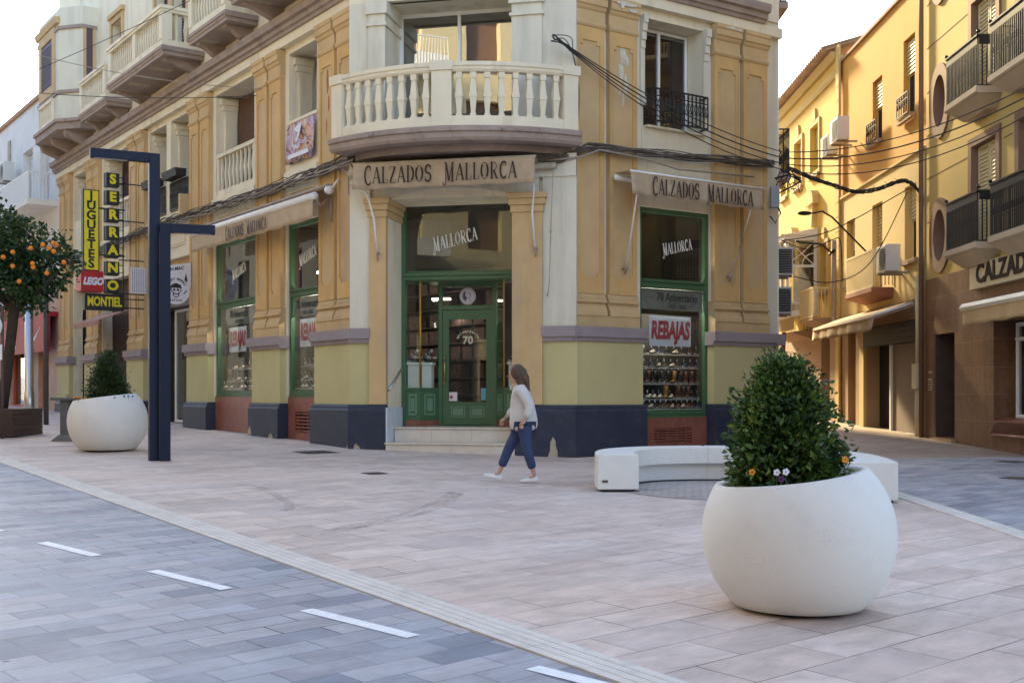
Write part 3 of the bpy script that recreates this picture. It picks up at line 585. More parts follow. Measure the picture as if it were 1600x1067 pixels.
# ---- door and shop front in the corner
G = K['green']
m = MB(); wz = -.95
m.fb(M, .75, .83, wz-.1, wz, .9, 5.45); m.fb(M, 3.16, 3.24, wz-.1, wz, .9, 5.45); m.fb(M, .83, 3.16, wz-.1, wz, 5.36, 5.47)
m.fb(M, .83, 3.16, wz-.12, wz+.01, 3.80, 3.97); m.fb(M, .83, 3.16, wz+.01, wz+.04, 3.82, 3.85); m.fb(M, .83, 3.16, wz+.01, wz+.05, 3.90, 3.94)
dz = wz-.55
m.fb(M, 1.36, 1.44, dz-.1, dz, .9, 3.80); m.fb(M, 2.50, 2.58, dz-.1, dz, .9, 3.80); m.fb(M, 1.44, 2.50, dz-.1, dz, 3.26, 3.34); m.fb(M, 1.44, 2.50, dz-.1, dz, 3.72, 3.80)
m.fb(M, .83, 3.16, dz-.1, wz-.12, 3.785, 3.797)
m.build('shop_front', G, B)
# angled bulkheads with panels
for s, (a, b, c) in ((0, (.83, 1.13, 1.37)), (1, (3.16, 2.86, 2.57))):
    m = MB()
    for z0, z1, mm, nm in ((1.02, 1.62, 0, 0),):
        P = [M.p(a, wz-.03, 0), M.p(b, wz-.03, 0), M.p(c, dz, 0), M.p(c, dz-.08, 0), M.p(a, dz-.08, 0)]
        m.prism([p.xy for p in P], z0, z1)
        P = [M.p(a, wz-.0, 0), M.p(b, wz-.0, 0), M.p(c, dz+.02, 0), M.p(c, dz-.1, 0), M.p(a, dz-.1, 0)]
        m.prism([p.xy for p in P], z1+.002, z1+.05)
    o = m.build('bulkhead', G, B)
    m = MB(); m.prism([p.xy for p in [M.p(a, wz-.02, 0), M.p(b, wz-.02, 0), M.p(c, dz+.01, 0), M.p(c, dz-.08, 0), M.p(a, dz-.08, 0)]], .88, 1.018); m.build('base', K['marble'], o)
    Fa = Frame(M.p(min(a, b), wz-.03, 0).xy, M.d.xy, M.n.xy); d2 = (M.p(c, dz, 0)-M.p(b, wz-.03, 0)); ln = d2.length
    n2 = Vector((d2.y, -d2.x)) ; n2 = n2 if n2.y < 0 else -n2
    Fb = Frame(M.p(b, wz-.03, 0).xy, d2.xy, n2)
    for FF, wd in ((Fa, .30), (Fb, ln)):
        q = MB(); ring(q, FF, wd*.22, wd*.78, 1.12, 1.54, .03, .001, .014); q.fb(FF, wd*.36, wd*.64, .001, .018, 1.2, 1.46); q.build('panel', K['green2'], o)
    m = MB(); m.fb(Fa, 0, .30, .0, .006, 1.68, 3.79); m.fb(Fb, 0, ln, .0, .006, 1.68, 3.79); m.build('glass', K['glass'], o)
    m = MB(); m.fb(Fb, -.012, .012, -.01, .02, 1.68, 3.79); m.build('corner_post', K['brass'], o)
# the door leaf
D = MB(); wd = dz-.02; a, b = 1.445, 2.495
D.fb(M, a, a+.13, wd-.05, wd, .91, 3.25); D.fb(M, b-.13, b, wd-.05, wd, .91, 3.25); D.fb(M, a+.13, b-.13, wd-.05, wd, 3.06, 3.25)
D.fb(M, a+.13, b-.13, wd-.05, wd, .91, 1.38); D.fb(M, a+.13, b-.13, wd, wd+.02, .93, .99)
door = D.build('door', G, B)
pane(M, a+.13, b-.13, 1.38, 3.06, wd-.025, door); pane(M, 1.44, 2.5, 3.34, 3.72, dz-.05, door)
q = MB()
for x in (a+.18, a+.58): ring(q, M, x, x+.30, 1.07, 1.29, .02, wd+.001, wd+.012); q.fb(M, x+.04, x+.26, wd+.001, wd+.016, 1.11, 1.25)
q.build('panel', K['green2'], door)
q = MB(); q.tube([M.p(a+.06, wd+.06, 1.78), M.p(a+.06, wd+.06, 2.25)], .016, 8)
for z in (1.80, 2.23): q.tube([M.p(a+.06, wd, z), M.p(a+.06, wd+.06, z)], .014, 6); q.ico(M.p(a+.06, wd+.06, z+(.04 if z > 2 else -.04)), .028, 1)
q.build('handle', K['brass'], door)
# emblem and anniversary arc
q = MB(); c0 = (1.97, 3.53)
q.fpoly(M, [(c0[0]+.17*math.cos(2*math.pi*i/28), c0[1]+.17*math.sin(2*math.pi*i/28)) for i in range(28)], dz-.042, dz-.038); em = q.build('emblem', flat('emblem_white', (.62, .60, .66), .7), door)
q = MB()
def ringpoly(mb, F, cx, cz, r0, r1, w, n=28):
    mb.add([F.p(cx+r*math.cos(2*math.pi*i/n), w, cz+r*math.sin(2*math.pi*i/n)) for r in (r0, r1) for i in range(n)], [(i, (i+1) % n, n+(i+1) % n, n+i) for i in range(n)])
ringpoly(q, M, c0[0], c0[1], .145, .15, dz-.035)
for i in range(9):
    aa = 2.1+i*.28; q.tube([M.p(c0[0]-.01+.10*math.cos(aa), dz-.034, c0[1]+.11*math.sin(aa)), M.p(c0[0]-.01+.045*math.cos(aa+.25), dz-.034, c0[1]+.03+.05*math.sin(aa+.25))], .009, 4)
q.tube([M.p(c0[0]+.03, dz-.034, c0[1]+.08), M.p(c0[0]+.06, dz-.034, c0[1]), M.p(c0[0]+.03, dz-.034, c0[1]-.05), M.p(c0[0]+.07, dz-.034, c0[1]-.11)], .006, 4)
q.build('emblem_drawing', flat('emblem_purple', (.12, .09, .2), .7), em)
gold = flat('pale_gold', (.62, .60, .42), .6)
text('lettering', '70', M.p(1.975, wd-.015, 2.63), M.d, Z, .22, gold, door, 1, .001, .006)
for i, ch in enumerate('aniversario'):
    aa = R_(155-13*i); text('lettering', ch, M.p(1.975+.24*math.cos(aa), wd-.015, 2.60+.22*math.sin(aa)), M.d*math.sin(aa)-Z*math.cos(aa)*1.0 if True else M.d, Z*math.sin(aa)+M.d*math.cos(aa), .085, gold, door, 1, .001, .003)
# stickers
for t0, t1, z0, z1, c in ((1.58, 1.75, 1.40, 1.58, (.75, .70, .70)), (2.25, 2.35, 1.42, 1.66, (.12, .38, .52))):
    q = MB(); q.fb(M, t0, t1, wd-.02, wd-.016, z0, z1); q.build('sticker', flat('sticker', c, .6), door)
q = MB(); q.fpoly(M, [(1.625+.035*math.cos(i*.63), 1.48+.035*math.sin(i*.63)) for i in range(10)], wd-.014, wd-.012); q.build('sticker', flat('sticker_red', (.5, .02, .06), .6), door)
# big fanlight
fl = MB(); fl.fb(M, .86, 3.13, wz-.06, wz-.04, 3.98, 4.0); fl = fl.build('fanlight', G, B)
pane(M, .83, 3.16, 3.97, 5.37, wz-.05, fl)
letters('lettering', 'MALLORCA', M.p(1.86, wz-.02, 4.62), (M.d+Z*.24).normalized(), (Z-M.d*.12).normalized(), .25, inkgl, fl, .66, .11, .045)
# ---- first floor of the corner: columns, big window
for a, b in ((.41, .748), (3.242, 3.82)):
    m = MB(); m.fb(M, a, b, -.95, .06, 6.38, 8.85); o = m.build('column', K['pale'], B)
    m = MB()
    for e, z0, z1 in ((.04, 8.62, 8.68), (.05, 8.85, 9.1)): m.fb(M, a-e, b+e, -.9, .06+e, z0+.002, z1)
    m.build('capital', K['pale'], o)
for a, b in ((0.0, .41), (3.82, LM)):
    mb = MB(); mb.fb(M, a, b, -.12, -.0, 6.2, 9.1); mb.build('corner_wall', K['pale'], B)
m = MB(); m.fb(M, .6, 3.5, -.97, -.96, 9.0, 9.05); wn = m.build('window', K['white'], B)
frame_part(M, .75, 3.24, 6.40, 9.1, .07, -.92, -.85, K['white'], wn)
m = MB(); m.fb(M, 1.95, 2.01, -.92, -.84, 6.47, 9.03); m.fb(M, .82, 1.95, -.92, -.86, 7.0, 7.05); m.build('mullion', K['white'], wn)
pane(M, .82, 3.17, 6.47, 9.03, -.88, wn, K['glassm'])
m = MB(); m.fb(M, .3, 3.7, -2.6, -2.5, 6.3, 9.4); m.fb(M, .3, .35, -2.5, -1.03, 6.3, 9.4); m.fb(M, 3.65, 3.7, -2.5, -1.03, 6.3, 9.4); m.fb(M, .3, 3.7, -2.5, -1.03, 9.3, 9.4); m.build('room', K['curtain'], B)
# ---- bowed balcony
bal = MB(); cc = M.p(2.2, -3.27+.0, 0)
# circle through the two ends and the front of the bow
Lp = Vector((-3.40, 21.92)); Rp = Vector((1.20, 21.22)); ch = Rp-Lp; mid = (Lp+Rp)/2; ndir = Vector((ch.y, -ch.x)).normalized()
if ndir.y > 0: ndir = -ndir
sag = .76; RR = ((ch.length/2)**2+sag**2)/(2*sag); cc = mid-ndir*(RR-sag)
a0 = math.atan2((Lp-cc).y, (Lp-cc).x); a1 = math.atan2((Rp-cc).y, (Rp-cc).x)
def arc(u, r): a = a0+(a1-a0)*u; return cc+Vector((math.cos(a), math.sin(a)))*(RR+r)
def arcsweep(mb, u0, u1, pr, n=32):
    k = len(pr); vs = []
    for i in range(n+1):
        for r, z in pr: q = arc(u0+(u1-u0)*i/n, r); vs.append((q.x, q.y, z))
    fs = [(i*k+j, i*k+(j+1) % k, (i+1)*k+(j+1) % k, (i+1)*k+j) for i in range(n) for j in range(k)]+[tuple(range(k)), tuple(range(n*k, n*k+k))[::-1]]
    mb.add(vs, fs)
arcsweep(bal, -.01, 1.01, [(.05, 6.38), (.10, 6.36), (.10, 6.28), (.06, 6.26), (.06, 6.17), (.02, 6.12), (-.25, 6.12), (-.25, 6.34)])
P = [arc(-.008+1.016*i/24, -.2) for i in range(25)]+[M.p(LM+.1, -.1, 0).xy, M.p(-.1, -.1, 0).xy]
bal.prism(P, 6.15, 6.335)
Q = [arc(.03+.94*i/24, -.42) for i in range(25)]+[M.p(LM-.1, -.1, 0).xy, M.p(.1, -.1, 0).xy]
bal.prism(Q, 6.02, 6.148)
bo = bal.build('balcony', K['cornice'], B)
m = MB(); arcsweep(m, .04, .96, [(.02, 6.385), (.02, 6.56), (-.16, 6.56), (-.16, 6.385)]); m.build('base_rail', K['cream'], bo)
m = MB(); arcsweep(m, 0, 1, [(.0, 7.36), (.03, 7.40), (.03, 7.44), (.055, 7.46), (.055, 7.53), (-.19, 7.53), (-.19, 7.46), (-.16, 7.36)]); m.build('rail', K['cream'], bo)
pu = [(.0, .058), (.452, .525), (.942, 1.0)]
for u0, u1 in pu:
    m = MB(); arcsweep(m, u0, u1, [(.045, 6.384), (.045, 7.38), (-.19, 7.38), (-.19, 6.384)], 4)
    arcsweep(m, u0-.006, u1+.006, [(.075, 7.383), (.085, 7.55), (-.22, 7.55), (-.21, 7.383)], 4); m.build('post', K['cream'], bo)
def baluster_mesh(h, w, parent, name='baluster', seg=4):
    m = MB(); k = w
    pr = [(0, k*.9), (.05, k*.9), (.055, k*.66), (.12, k*.66), (.42, k*.98), (.425, k*1.12), (.51, k*1.12), (.515, k*.98), (.86, k*.62), (.865, k*.85), (.93, k*.9), (1, k*.9)]
    m.lathe((0, 0, 0), [(r*1.414, z*h) for z, r in pr], seg, math.pi/4)
    return m
bm0 = None
def put_balusters(pts, h, w, z, parent):
    """pts: (x,y,rot); first is meshed, the rest are copies sharing it"""
    o0 = wloc(parent); first = None
    for x, y, r in pts:
        if first is None:
            m = baluster_mesh(h, w, parent); me = MB(); me.v = [v for v in m.v]; me.f = m.f; me.sm = [False]*len(m.f)
            first = me.build('baluster', K['cream'], None); first.parent = parent; o = first
        else: o = first.copy(); C.objects.link(o)
        o.location = Vector((x, y, z))-o0; o.rotation_euler = (0, 0, r)
pts = []
for u0, u1, n in ((.058, .452, 8), (.525, .942, 8)):
    for i in range(n):
        u = u0+(u1-u0)*(i+.5)/n; q = arc(u, -.07); pts.append((q.x, q.y, a0+(a1-a0)*u))
put_balusters(pts, .80, .062, 6.56, bo)
for u in (.22, .71):
    q = arc(u, .06); q2 = arc(u, .17); m = MB(); m.tube([(q.x, q.y, 6.3), (q2.x, q2.y, 6.29)], .035, 8); m.build('drain_spout', K['cornice'], bo)
# ---- first-floor loggias of the left front
def louvre(F, t0, t1, z0, z1, w, m, parent, pitch=.055, name='shutter'):
    k = MB(); k.fb(F, t0, t1, w-.02, w-.012, z0, z1); n = int((z1-z0)/pitch)
    for i in range(n):
        z = z0+pitch*i; k.prof(F, t0, t1, [(w-.012, z), (w+.016, z+.004), (w-.012, z+pitch*.9)], False)
    return k.build(name, m, parent)
def loggia(F, a, b, kind, wz=-.78, z0=6.45, z1=8.95):
    wn = MB(); wn.fb(F, a, b, wz-.06, wz-.05, z1-.06, z1); o = wn.build('window', K['white'], B)
    frame_part(F, a+.02, b-.02, z0+.02, z1, .06, wz-.05, wz, K['white'] if kind != 'shutter' else K['wood'], o)
    pane(F, a+.08, b-.08, z0+.08, z1-.06, wz-.03, o, K['glassd'])
    if b-a > 1.2: m = MB(); m.fb(F, (a+b)/2-.03, (a+b)/2+.03, wz-.05, wz+.005, z0+.08, z1-.06); m.build('mullion', K['white'], o)
    m = MB(); m.fb(F, a, b, wz-.5, wz-.4, z0, z1); m.build('curtain', K['curtain'], o)
    # jamb pilaster with stepped corbel
    for s in (a, b):
        m = MB()
        sg = 1 if s == a else -1
        x0, x1 = (s+.001, s+.10) if sg > 0 else (s-.10, s-.001)
        m.fb(F, x0, x1, wz+.12, wz+.42, z0+1.0, z1-.5)
        for k in range(3): m.fb(F, x0-(0 if sg > 0 else .02*k), x1+(.02*k if sg > 0 else 0), wz+.10, wz+.44+.05*k, z1-.5+.14*k+.002, z1-.36+.14*k)
        m.build('jamb', K['cream'], o)
    return o
def balustrade(F, a, b, z0, z1, w0, w1, n, parent, bw=.035):
    m = MB(); m.fb(F, a, b, w0, w1, z0, z0+.14); m.fb(F, a, b, w0-.01, w1+.02, z1-.09, z1); m.fb(F, a, a+.09, w0, w1, z0+.14, z1-.09); m.fb(F, b-.09, b, w0, w1, z0+.14, z1-.09)
    o = m.build('balustrade', K['cream'], parent)
    ang = math.atan2(F.d.y, F.d.x)
    pts = []
    for i in range(n): q = F.p(a+.09+(b-a-.18)*(i+.5)/n, (w0+w1)/2, 0); pts.append((q.x, q.y, ang))
    put_balusters(pts, z1-z0-.23, bw, z0+.14, o)
l1 = loggia(L, .12, 1.52, 'p'); l2 = loggia(L, 3.42, 5.82, 'shutter'); l3 = loggia(L, 7.72, 9.15, 'p'); l4 = loggia(L, 9.5, 10.9, 'p'); l5 = loggia(L, 12.8, 15.4, 'shutter'); l6 = loggia(L, 17.3, 18.9, 'p')
louvre(L, 3.5, 5.74, 7.6, 8.9, -.70, K['shutter'], l2); louvre(L, 12.88, 15.3, 7.5, 8.9, -.70, K['purple'], l5)
m = MB(); m.fb(L, .12, 1.52, -.32, -.16, 6.38, 7.40); m.fb(L, .08, 1.56, -.34, -.12, 7.402, 7.47); m.build('parapet', K['cream'], l1)
balustrade(L, 3.44, 5.80, 6.42, 7.47, -.30, -.17, 9, l2); balustrade(L, 12.82, 15.38, 6.42, 7.47, -.30, -.17, 10, l5)
m = MB(); m.fb(L, 17.3, 18.9, -.32, -.16, 6.38, 7.40); m.build('parapet', K['cream'], l6)
def ironrail(F, a, b, z0, z1, w, parent, step=.1, ret=None):
    m = MB(); m.fb(F, a, b, w-.015, w+.015, z1-.03, z1); m.fb(F, a, b, w-.015, w+.015, z0, z0+.03); m.fb(F, a, b, w-.01, w+.01, z1-.16, z1-.14)
    n = int((b-a)/step)
    for i in range(n+1):
        t = a+(b-a)*i/n; m.fb(F, t-.010, t+.010, w-.010, w+.010, z0+.03, z1-.03)
        if i < n:   # scroll collar
            tc = t+(b-a)/n/2
            for sgn in (-1, 1):
                pts = [F.p(tc+sgn*.03*math.sin(x*1.05), w, z0+.32*(z1-z0)+.05*x+.03*math.cos(x*1.6)) for x in range(6)]
                m.tube(pts, .008, 3, False)
            m.tube([F.p(tc+.03*math.cos(x), w, z1-.085+.03*math.sin(x)) for x in (0, 1.05, 2.1, 3.14, 4.2, 5.25, 6.28)], .005, 3, False)
    if ret:
        for t in (a, b):
            m.fb(F, t-.01, t+.01, ret, w, z1-.03, z1-.005); m.fb(F, t-.01, t+.01, ret, w, z0+.002, z0+.028)
            k = max(2, int((w-ret)/step))
            for i in range(1, k): q = ret+(w-ret)*i/k; m.fb(F, t-.008, t+.008, q-.010, q+.010, z0+.03, z1-.03)
    return m.build('railing', K['iron'], parent)
for lo, a, b in ((l3, 7.74, 9.13), (l4, 9.52, 10.88)):
    ironrail(L, a, b, 6.5, 7.25, -.12, lo, .09)
    m = MB(); m.prof(L, a+.15, b-.15, [(-.12, 7.28), (.14, 7.28), (.18, 7.48), (-.14, 7.48)]); m.build('planter_box', K['iron'], lo)
# bay 1 sills and string course of pale render below first-floor openings
for a, b in ((.02, 1.64), (3.28, 5.96), (7.6, 11.04), (12.7, 15.56), (17.2, 18.97)):
    m = MB(); m.prof(L, a, b, [(-.2, 6.0), (-.16, 6.0), (-.12, 6.05), (-.08, 6.08), (-.08, 6.36), (-.2, 6.36)]); m.build('string_course', K['cream'], B)
m = MB(); m.prof(Rf, 1.75, 3.5, [(-.2, 6.08), (-.15, 6.08), (-.12, 6.18), (-.12, 6.76), (-.2, 6.76)]); m.fb(Rf, 1.80, 3.38, -.24, -.02, 6.762, 6.80); m.build('string_course', K['cream'], B)
# right front first-floor window with iron railing
m = MB(); m.fb(Rf, 1.80, 3.38, -.7, -.69, 8.8, 8.9); wr = m.build('window', K['white'], B)
frame_part(Rf, 1.81, 3.36, 6.82, 8.90, .06, -.66, -.6, K['white'], wr)
m = MB(); m.fb(Rf, 2.56, 2.62, -.66, -.59, 6.88, 8.84); m.build('mullion', K['white'], wr); pane(Rf, 1.87, 3.3, 6.88, 8.84, -.63, wr, K['glassd'])
m = MB(); m.fb(Rf, 1.8, 3.4, -1.2, -1.15, 6.7, 9); m.build('curtain', K['wood'], wr)
ironrail(Rf, 1.84, 3.32, 6.86, 7.52, .06, wr, .10, -.18)
for t0, t1 in ((1.71, 1.82), (3.37, 3.50)):
    m = MB()
    for k in range(4): m.fb(Rf, t0, t1, -.15, -.10+.03*k, 8.3+.16*k+.002, 8.46+.16*k)
    m.fb(Rf, t0, t1, -.15, -.12, 7.35, 8.3); m.fb(Rf, t0, t1, -.15, -.08, 7.2, 7.348)
    m.build('jamb', K['pale'], wr)
# ---- second floor: shuttered doors and balconies of the left front
def door2(a, b, m2, z0=10.2, z1=12.9):
    m = MB(); ring(m, L, a-.16, b+.16, z0-.1, z1+.16, .16, -.1, -.04); m.fb(L, a-.22, b+.22, -.1, .02, z1+.163, z1+.3); o = m.build('window', K['ochre'], B)
    louvre(L, a, b, z0, z1, -.32, m2, o, .08)
for h in Lholes[11:]: door2(h[0], h[1], K['purple'])
def balcony2(t0, t1, w, nb, side_n, mid=False, zt=11.2):
    m = MB(); z = 9.98
    m.prof(L, t0, t1, [(-.1, z), (w-.06, z), (w-.06, z+.06), (w-.03, z+.09), (w-.03, z+.13), (w, z+.15), (w, z+.22), (-.1, z+.22)])
    m.fb(L, t0-.04, t0, -.1, w-.0, z+.10, z+.218); m.fb(L, t1, t1+.04, -.1, w-.0, z+.10, z+.218)
    o = m.build('balcony', K['cornice'], B)
    for t in (t0+.25, t1-.45): m = MB(); m.prof(L, t, t+.22, [(-.1, z-.42), (.02, z-.42), (.06, z-.30), (.2, z-.24), (w*.55, z-.1), (w*.8, z-.06), (w*.8, z-.003), (-.1, z-.003)]); m.build('bracket', K['cornice'], o)
    m = MB(); k = max(2, int((t1-t0)/.9))
    for i in range(k): tc = t0+(t1-t0)*(i+.5)/k; m.fb(L, tc-.16, tc+.16, w*.25, w*.8, z-.006, z-.002)
    m.build('soffit_panel', K['rendr'], o)
    zb = z+.225; m = MB()
    m.fb(L, t0+.02, t1-.02, w-.20, w-.04, zb, zb+.16); m.fb(L, t0-.0, t1+.0, w-.23, w-.0, zt-.16, zt-.09); m.fb(L, t0-.03, t1+.03, w-.26, w+.03, zt-.087, zt)
    for t in (t0, t1):
        s = 1 if t == t0 else -1; x0, x1 = sorted((t+.04*s, t+.20*s)); m.fb(L, x0, x1, -.1, w-.2, zb+.001, zb+.16)
        x0, x1 = sorted((t+.01*s, t+.23*s)); m.fb(L, x0, x1, -.1, w-.23, zt-.16, zt-.09); x0, x1 = sorted((t-.02*s, t+.26*s)); m.fb(L, x0, x1, -.1, w-.26, zt-.087, zt)
        x0, x1 = sorted((t+.02*s, t+.26*s)); m.fb(L, x0, x1, w-.28, w-.02, zb+.16, zt-.16)
    if mid: tm = (t0+t1)/2; m.fb(L, tm-.13, tm+.13, w-.22, w-.03, zb+.16, zt-.16)
    m.build('balustrade', K['cream'], o); ang = math.atan2(L.d.y, L.d.x); pts = []
    segs = [(t0+.28, t1-.28)] if not mid else [(t0+.28, (t0+t1)/2-.15), ((t0+t1)/2+.15, t1-.28)]
    for a, b in segs:
        n = nb//len(segs)
        for i in range(n): q = L.p(a+(b-a)*(i+.5)/n, w-.12, 0); pts.append((q.x, q.y, ang))
    for t in (t0+.12, t1-.12):
        for i in range(side_n): q = L.p(t, .0+(w-.3)*(i+.5)/side_n, 0); pts.append((q.x, q.y, ang))
    put_balusters(pts, zt-.16-zb-.16, .036, zb+.16, o)
balcony2(6.5, 11.1, 1.0, 20, 3, True); balcony2(3.1, 5.5, .71, 10, 2); balcony2(12.4, 15.2, .69, 12, 2); balcony2(-1.9, 2.1, 1.0, 16, 3, True)
# ---- oriel at the far end
OP = [(16.0, -.1), (16.0, .35), (16.7, .9), (19.3, .9), (20.0, .35), (20.0, -.1)]
def opoly(e): return [L.p(t+(e if t > 18 else -e), (w+e if w > 0 else w), 0).xy for t, w in OP]
m = MB(); m.prism(opoly(0), 10.2, 13.9); orl = m.build('bay_window', K['pale'], B)
for e_, z0, z1 in ((.10, 9.98, 10.2), (.16, 10.203, 10.3), (.05, 11.15, 11.25), (.05, 13.2, 13.3)): m = MB(); m.prism(opoly(e_), z0, z1); m.build('moulding', K['cornice'], orl)
for t in (16.4, 18.0, 19.4):
    m = MB(); m.prof(L, t, t+.28, [(-.1, 9.4), (.05, 9.4), (.12, 9.55), (.35, 9.65), (.75, 9.8), (.8, 9.977), (-.1, 9.977)]); m.build('bracket', K['cornice'], orl)
m = MB(); ring(m, L, 17.1, 19.1, 11.27, 13.4, .3, .9, .96); m.prof(L, 16.65, 19.35, [(.9, 13.4), (1.0, 13.42), (1.05, 13.6), (.9, 13.62)]); m.build('surround', K['ochre'], orl)
louvre(L, 17.4, 18.8, 11.3, 13.1, .93, K['purple'], orl, .09)
balustrade(L, 17.2, 19.0, 10.32, 11.12, .91, .99, 8, orl, .03)
# side slit window of the oriel
fo = Frame(L.p(16.0, .35, 0).xy, (L.p(16.7, .9, 0)-L.p(16.0, .35, 0)).xy, Vector((-.815, -.58))-Vector((-.58, .815)))

ss = Frame(L.p(16.0, 0, 0).xy, L.n.xy, -L.d.xy)
m = MB(); ring(m, ss, -.05, .33, 11.3, 13.3, .09, .001, .03); q = m.build('surround', K['ochre'], orl); m = MB(); m.fb(ss, .04, .24, .001, .012, 11.39, 13.21); m.build('slit_window', K['purple'], orl)
rp = random.Random(8)
def blob(F, c, z, rt, rz, w, m_, name='peeled_patch', n=13):
    q = MB(); q.fpoly(F, [(c+rt*math.cos(2*math.pi*i/n)*rp.uniform(.55, 1.1), z+rz*math.sin(2*math.pi*i/n)*rp.uniform(.55, 1.1)) for i in range(n)], w-.004, w); return q.build(name, m_, B)
peel = mat('peeled_pale_render', (.60, .55, .46), .95, .3, 12, .6, 40)
for c, z, rt, rz in ((1.22, 8.05, .11, .22), (1.17, 7.75, .08, .22), (1.28, 7.5, .06, .22), (1.22, 7.2, .035, .18), (1.32, 7.95, .04, .14), (1.13, 7.35, .03, .1)): blob(Rf, c, z, rt, rz, -.0565, peel)
for c, z, rt, rz in ((1.2, 9.0, .26, .05), (1.35, 8.9, .14, .04), (1.1, 8.93, .05, .035)): blob(Rf, c, z, rt, rz, .0745, peel)
for c, z, rt, rz in ((4.0, 9.03, .22, .03), (4.2, 9.02, .1, .03)): blob(Rf, c, z, rt, rz, .0745, peel)
for c, z, rt, rz in ((-.55, 7.9, .05, .3), (-.6, 7.45, .04, .22), (-.5, 7.0, .03, .2)): blob(L, c, z, rt, rz, -.0565, mat('rust_stain', (.36, .15, .07), .95, .3, 12, .4, 40), 'rust_patch')
# ------------------------------------------------------------------ awnings, posters, things on the building
def px(u, v, y): return Vector(((u-800)/1800*y, y, 1.55+(615-v)/1800*y))
def cloth(mb, F, t0, t1, w, z1, z0, wob=.02, n=28, drop=0, th=.006, wtop=None):
    vs = []
    for i in range(n+1):
        for j in range(5):
            t = t0+(t1-t0)*i/n; f = j/4
            ww = w+wob*math.sin(i*1.3+f)*f+wob*.6*math.sin(i*.57+2)*f
            if wtop is not None: ww += (wtop-w)*(1-f)
            z = z1+(z0-z1)*f+(.012*math.sin(i*.9) if j == 4 else 0)+drop*i/n
            vs.append(F.p(t, ww, z))
    k = len(vs); vs2 = [v-F.n*th for v in vs]
    fs = [(i*5+j, (i+1)*5+j, (i+1)*5+j+1, i*5+j+1) for i in range(n) for j in range(4)]
    mb.add(vs+vs2, fs+[tuple(k+x for x in f[::-1]) for f in fs]+[(i*5+4, (i+1)*5+4, k+(i+1)*5+4, k+i*5+4) for i in range(n)]+[(j, j+1, k+j+1, k+j) for j in range(4)]+[(n*5+j, n*5+j+1, k+n*5+j+1, k+n*5+j) for j in range(4)], True)
# left retractable awning
A = thing('awning', L.p(2.4, 0, 5.4), 'long beige shop awning with a white roller tube over the two left windows', 'awning')
m = MB(); m.tube([L.p(-.95, .42, 5.47), L.p(5.95, .42, 5.47)], .075, 14); m.build('front_tube', flat('awning_white', (.78, .76, .72), .45), A)
m = MB(); cloth(m, L, -.9, 5.9, .44, 5.42, 5.02, .018, 50); m.build('valance', K['canvas'], A)
m = MB(); m.add([L.p(-.9, .10, 5.66), L.p(5.9, .10, 5.66), L.p(5.9, .42, 5.545), L.p(-.9, .42, 5.545), L.p(-.9, .10, 5.65), L.p(5.9, .10, 5.65), L.p(5.9, .42, 5.535), L.p(-.9, .42, 5.535)], [(0, 1, 2, 3), (4, 5, 6, 7), (0, 1, 5, 4), (3, 2, 6, 7)]); m.build('canopy', K['canvas'], A)
m = MB(); m.prof(L, -.95, 5.95, [(.02, 5.62), (.14, 5.62), (.20, 5.68), (.14, 5.74), (.02, 5.74)]); m.build('cassette', K['cornice'], A)
m = MB(); m.tube([L.p(-1.06, .14, 5.60), L.p(-.96, .14, 5.60)], .085, 12); m.tube([L.p(-1.07, .14, 5.60), L.p(-1.05, .14, 5.60)], .04, 8)
m.tube([L.p(-1.0, .1, 5.6), L.p(-1.2, .03, 5.8)], .02); m.build('end_cap', K['white'], A)
for t in (-.85, 5.92):
    m = MB(); m.tube([L.p(t, .05, 5.5), L.p(t, .25, 5.3), L.p(t, .42, 5.42)], .018, 6); m.tube([L.p(t, .02, 5.5), L.p(t, .02, 5.0)], .025, 6); m.build('arm', K['cornice'], A)
letters('lettering', 'CALZADOS MALLORCA', L.p(2.45, .475, 5.21), -L.d, Z, .25, K['ink'], A, .78, .12, .045)
# corner awning
A = thing('awning', M.p(2.2, 0, 5.7), 'beige awning with dark lettering over the corner door, below the bowed balcony', 'awning')
Fm = M
m = MB(); cloth(m, M, .27, 3.78, .52, 5.88, 5.40, .03, 40); m.build('valance', K['canvas'], A)
m = MB(); m.tube([M.p(.25, .50, 5.89), M.p(3.80, .50, 5.89)], .025, 8); m.tube([M.p(.0, .10, 5.78), M.p(4.1, .10, 5.78)], .06, 10); m.build('front_tube', K['rendr'], A)
m = MB(); m.add([M.p(.27, .12, 5.84), M.p(3.78, .12, 5.84), M.p(3.78, .5, 5.90), M.p(.27, .5, 5.90), M.p(.27, .12, 5.835), M.p(3.78, .12, 5.835), M.p(3.78, .5, 5.894), M.p(.27, .5, 5.894)], [(0, 1, 2, 3), (4, 5, 6, 7)]); m.build('canopy', K['canvas'], A)
for t, tb in ((.50, .60), (3.72, 3.70)):
    m = MB(); m.tube([M.p(t-.15 if t < 1 else t, .46, 5.5), M.p(t-.03 if t < 1 else t, .30, 5.35), M.p(tb-.04, .16, 4.9), M.p(tb, .08, 4.25)], .02, 8); m.build('arm', K['white'], A)
    m = MB(); m.tube([M.p(tb, .08, 4.28), M.p(tb, .05, 4.10)], [.03, .012], 8); m.tube([M.p(tb, .02, 4.25), M.p(tb, .1, 4.25)], .03, 8); m.build('bracket', K['cornice'], A)
letters('lettering', 'CALZADOS MALLORCA', M.p(1.98, .565, 5.65), M.d+Z*.0, Z, .30, K['ink'], A, .82, .115, .045)
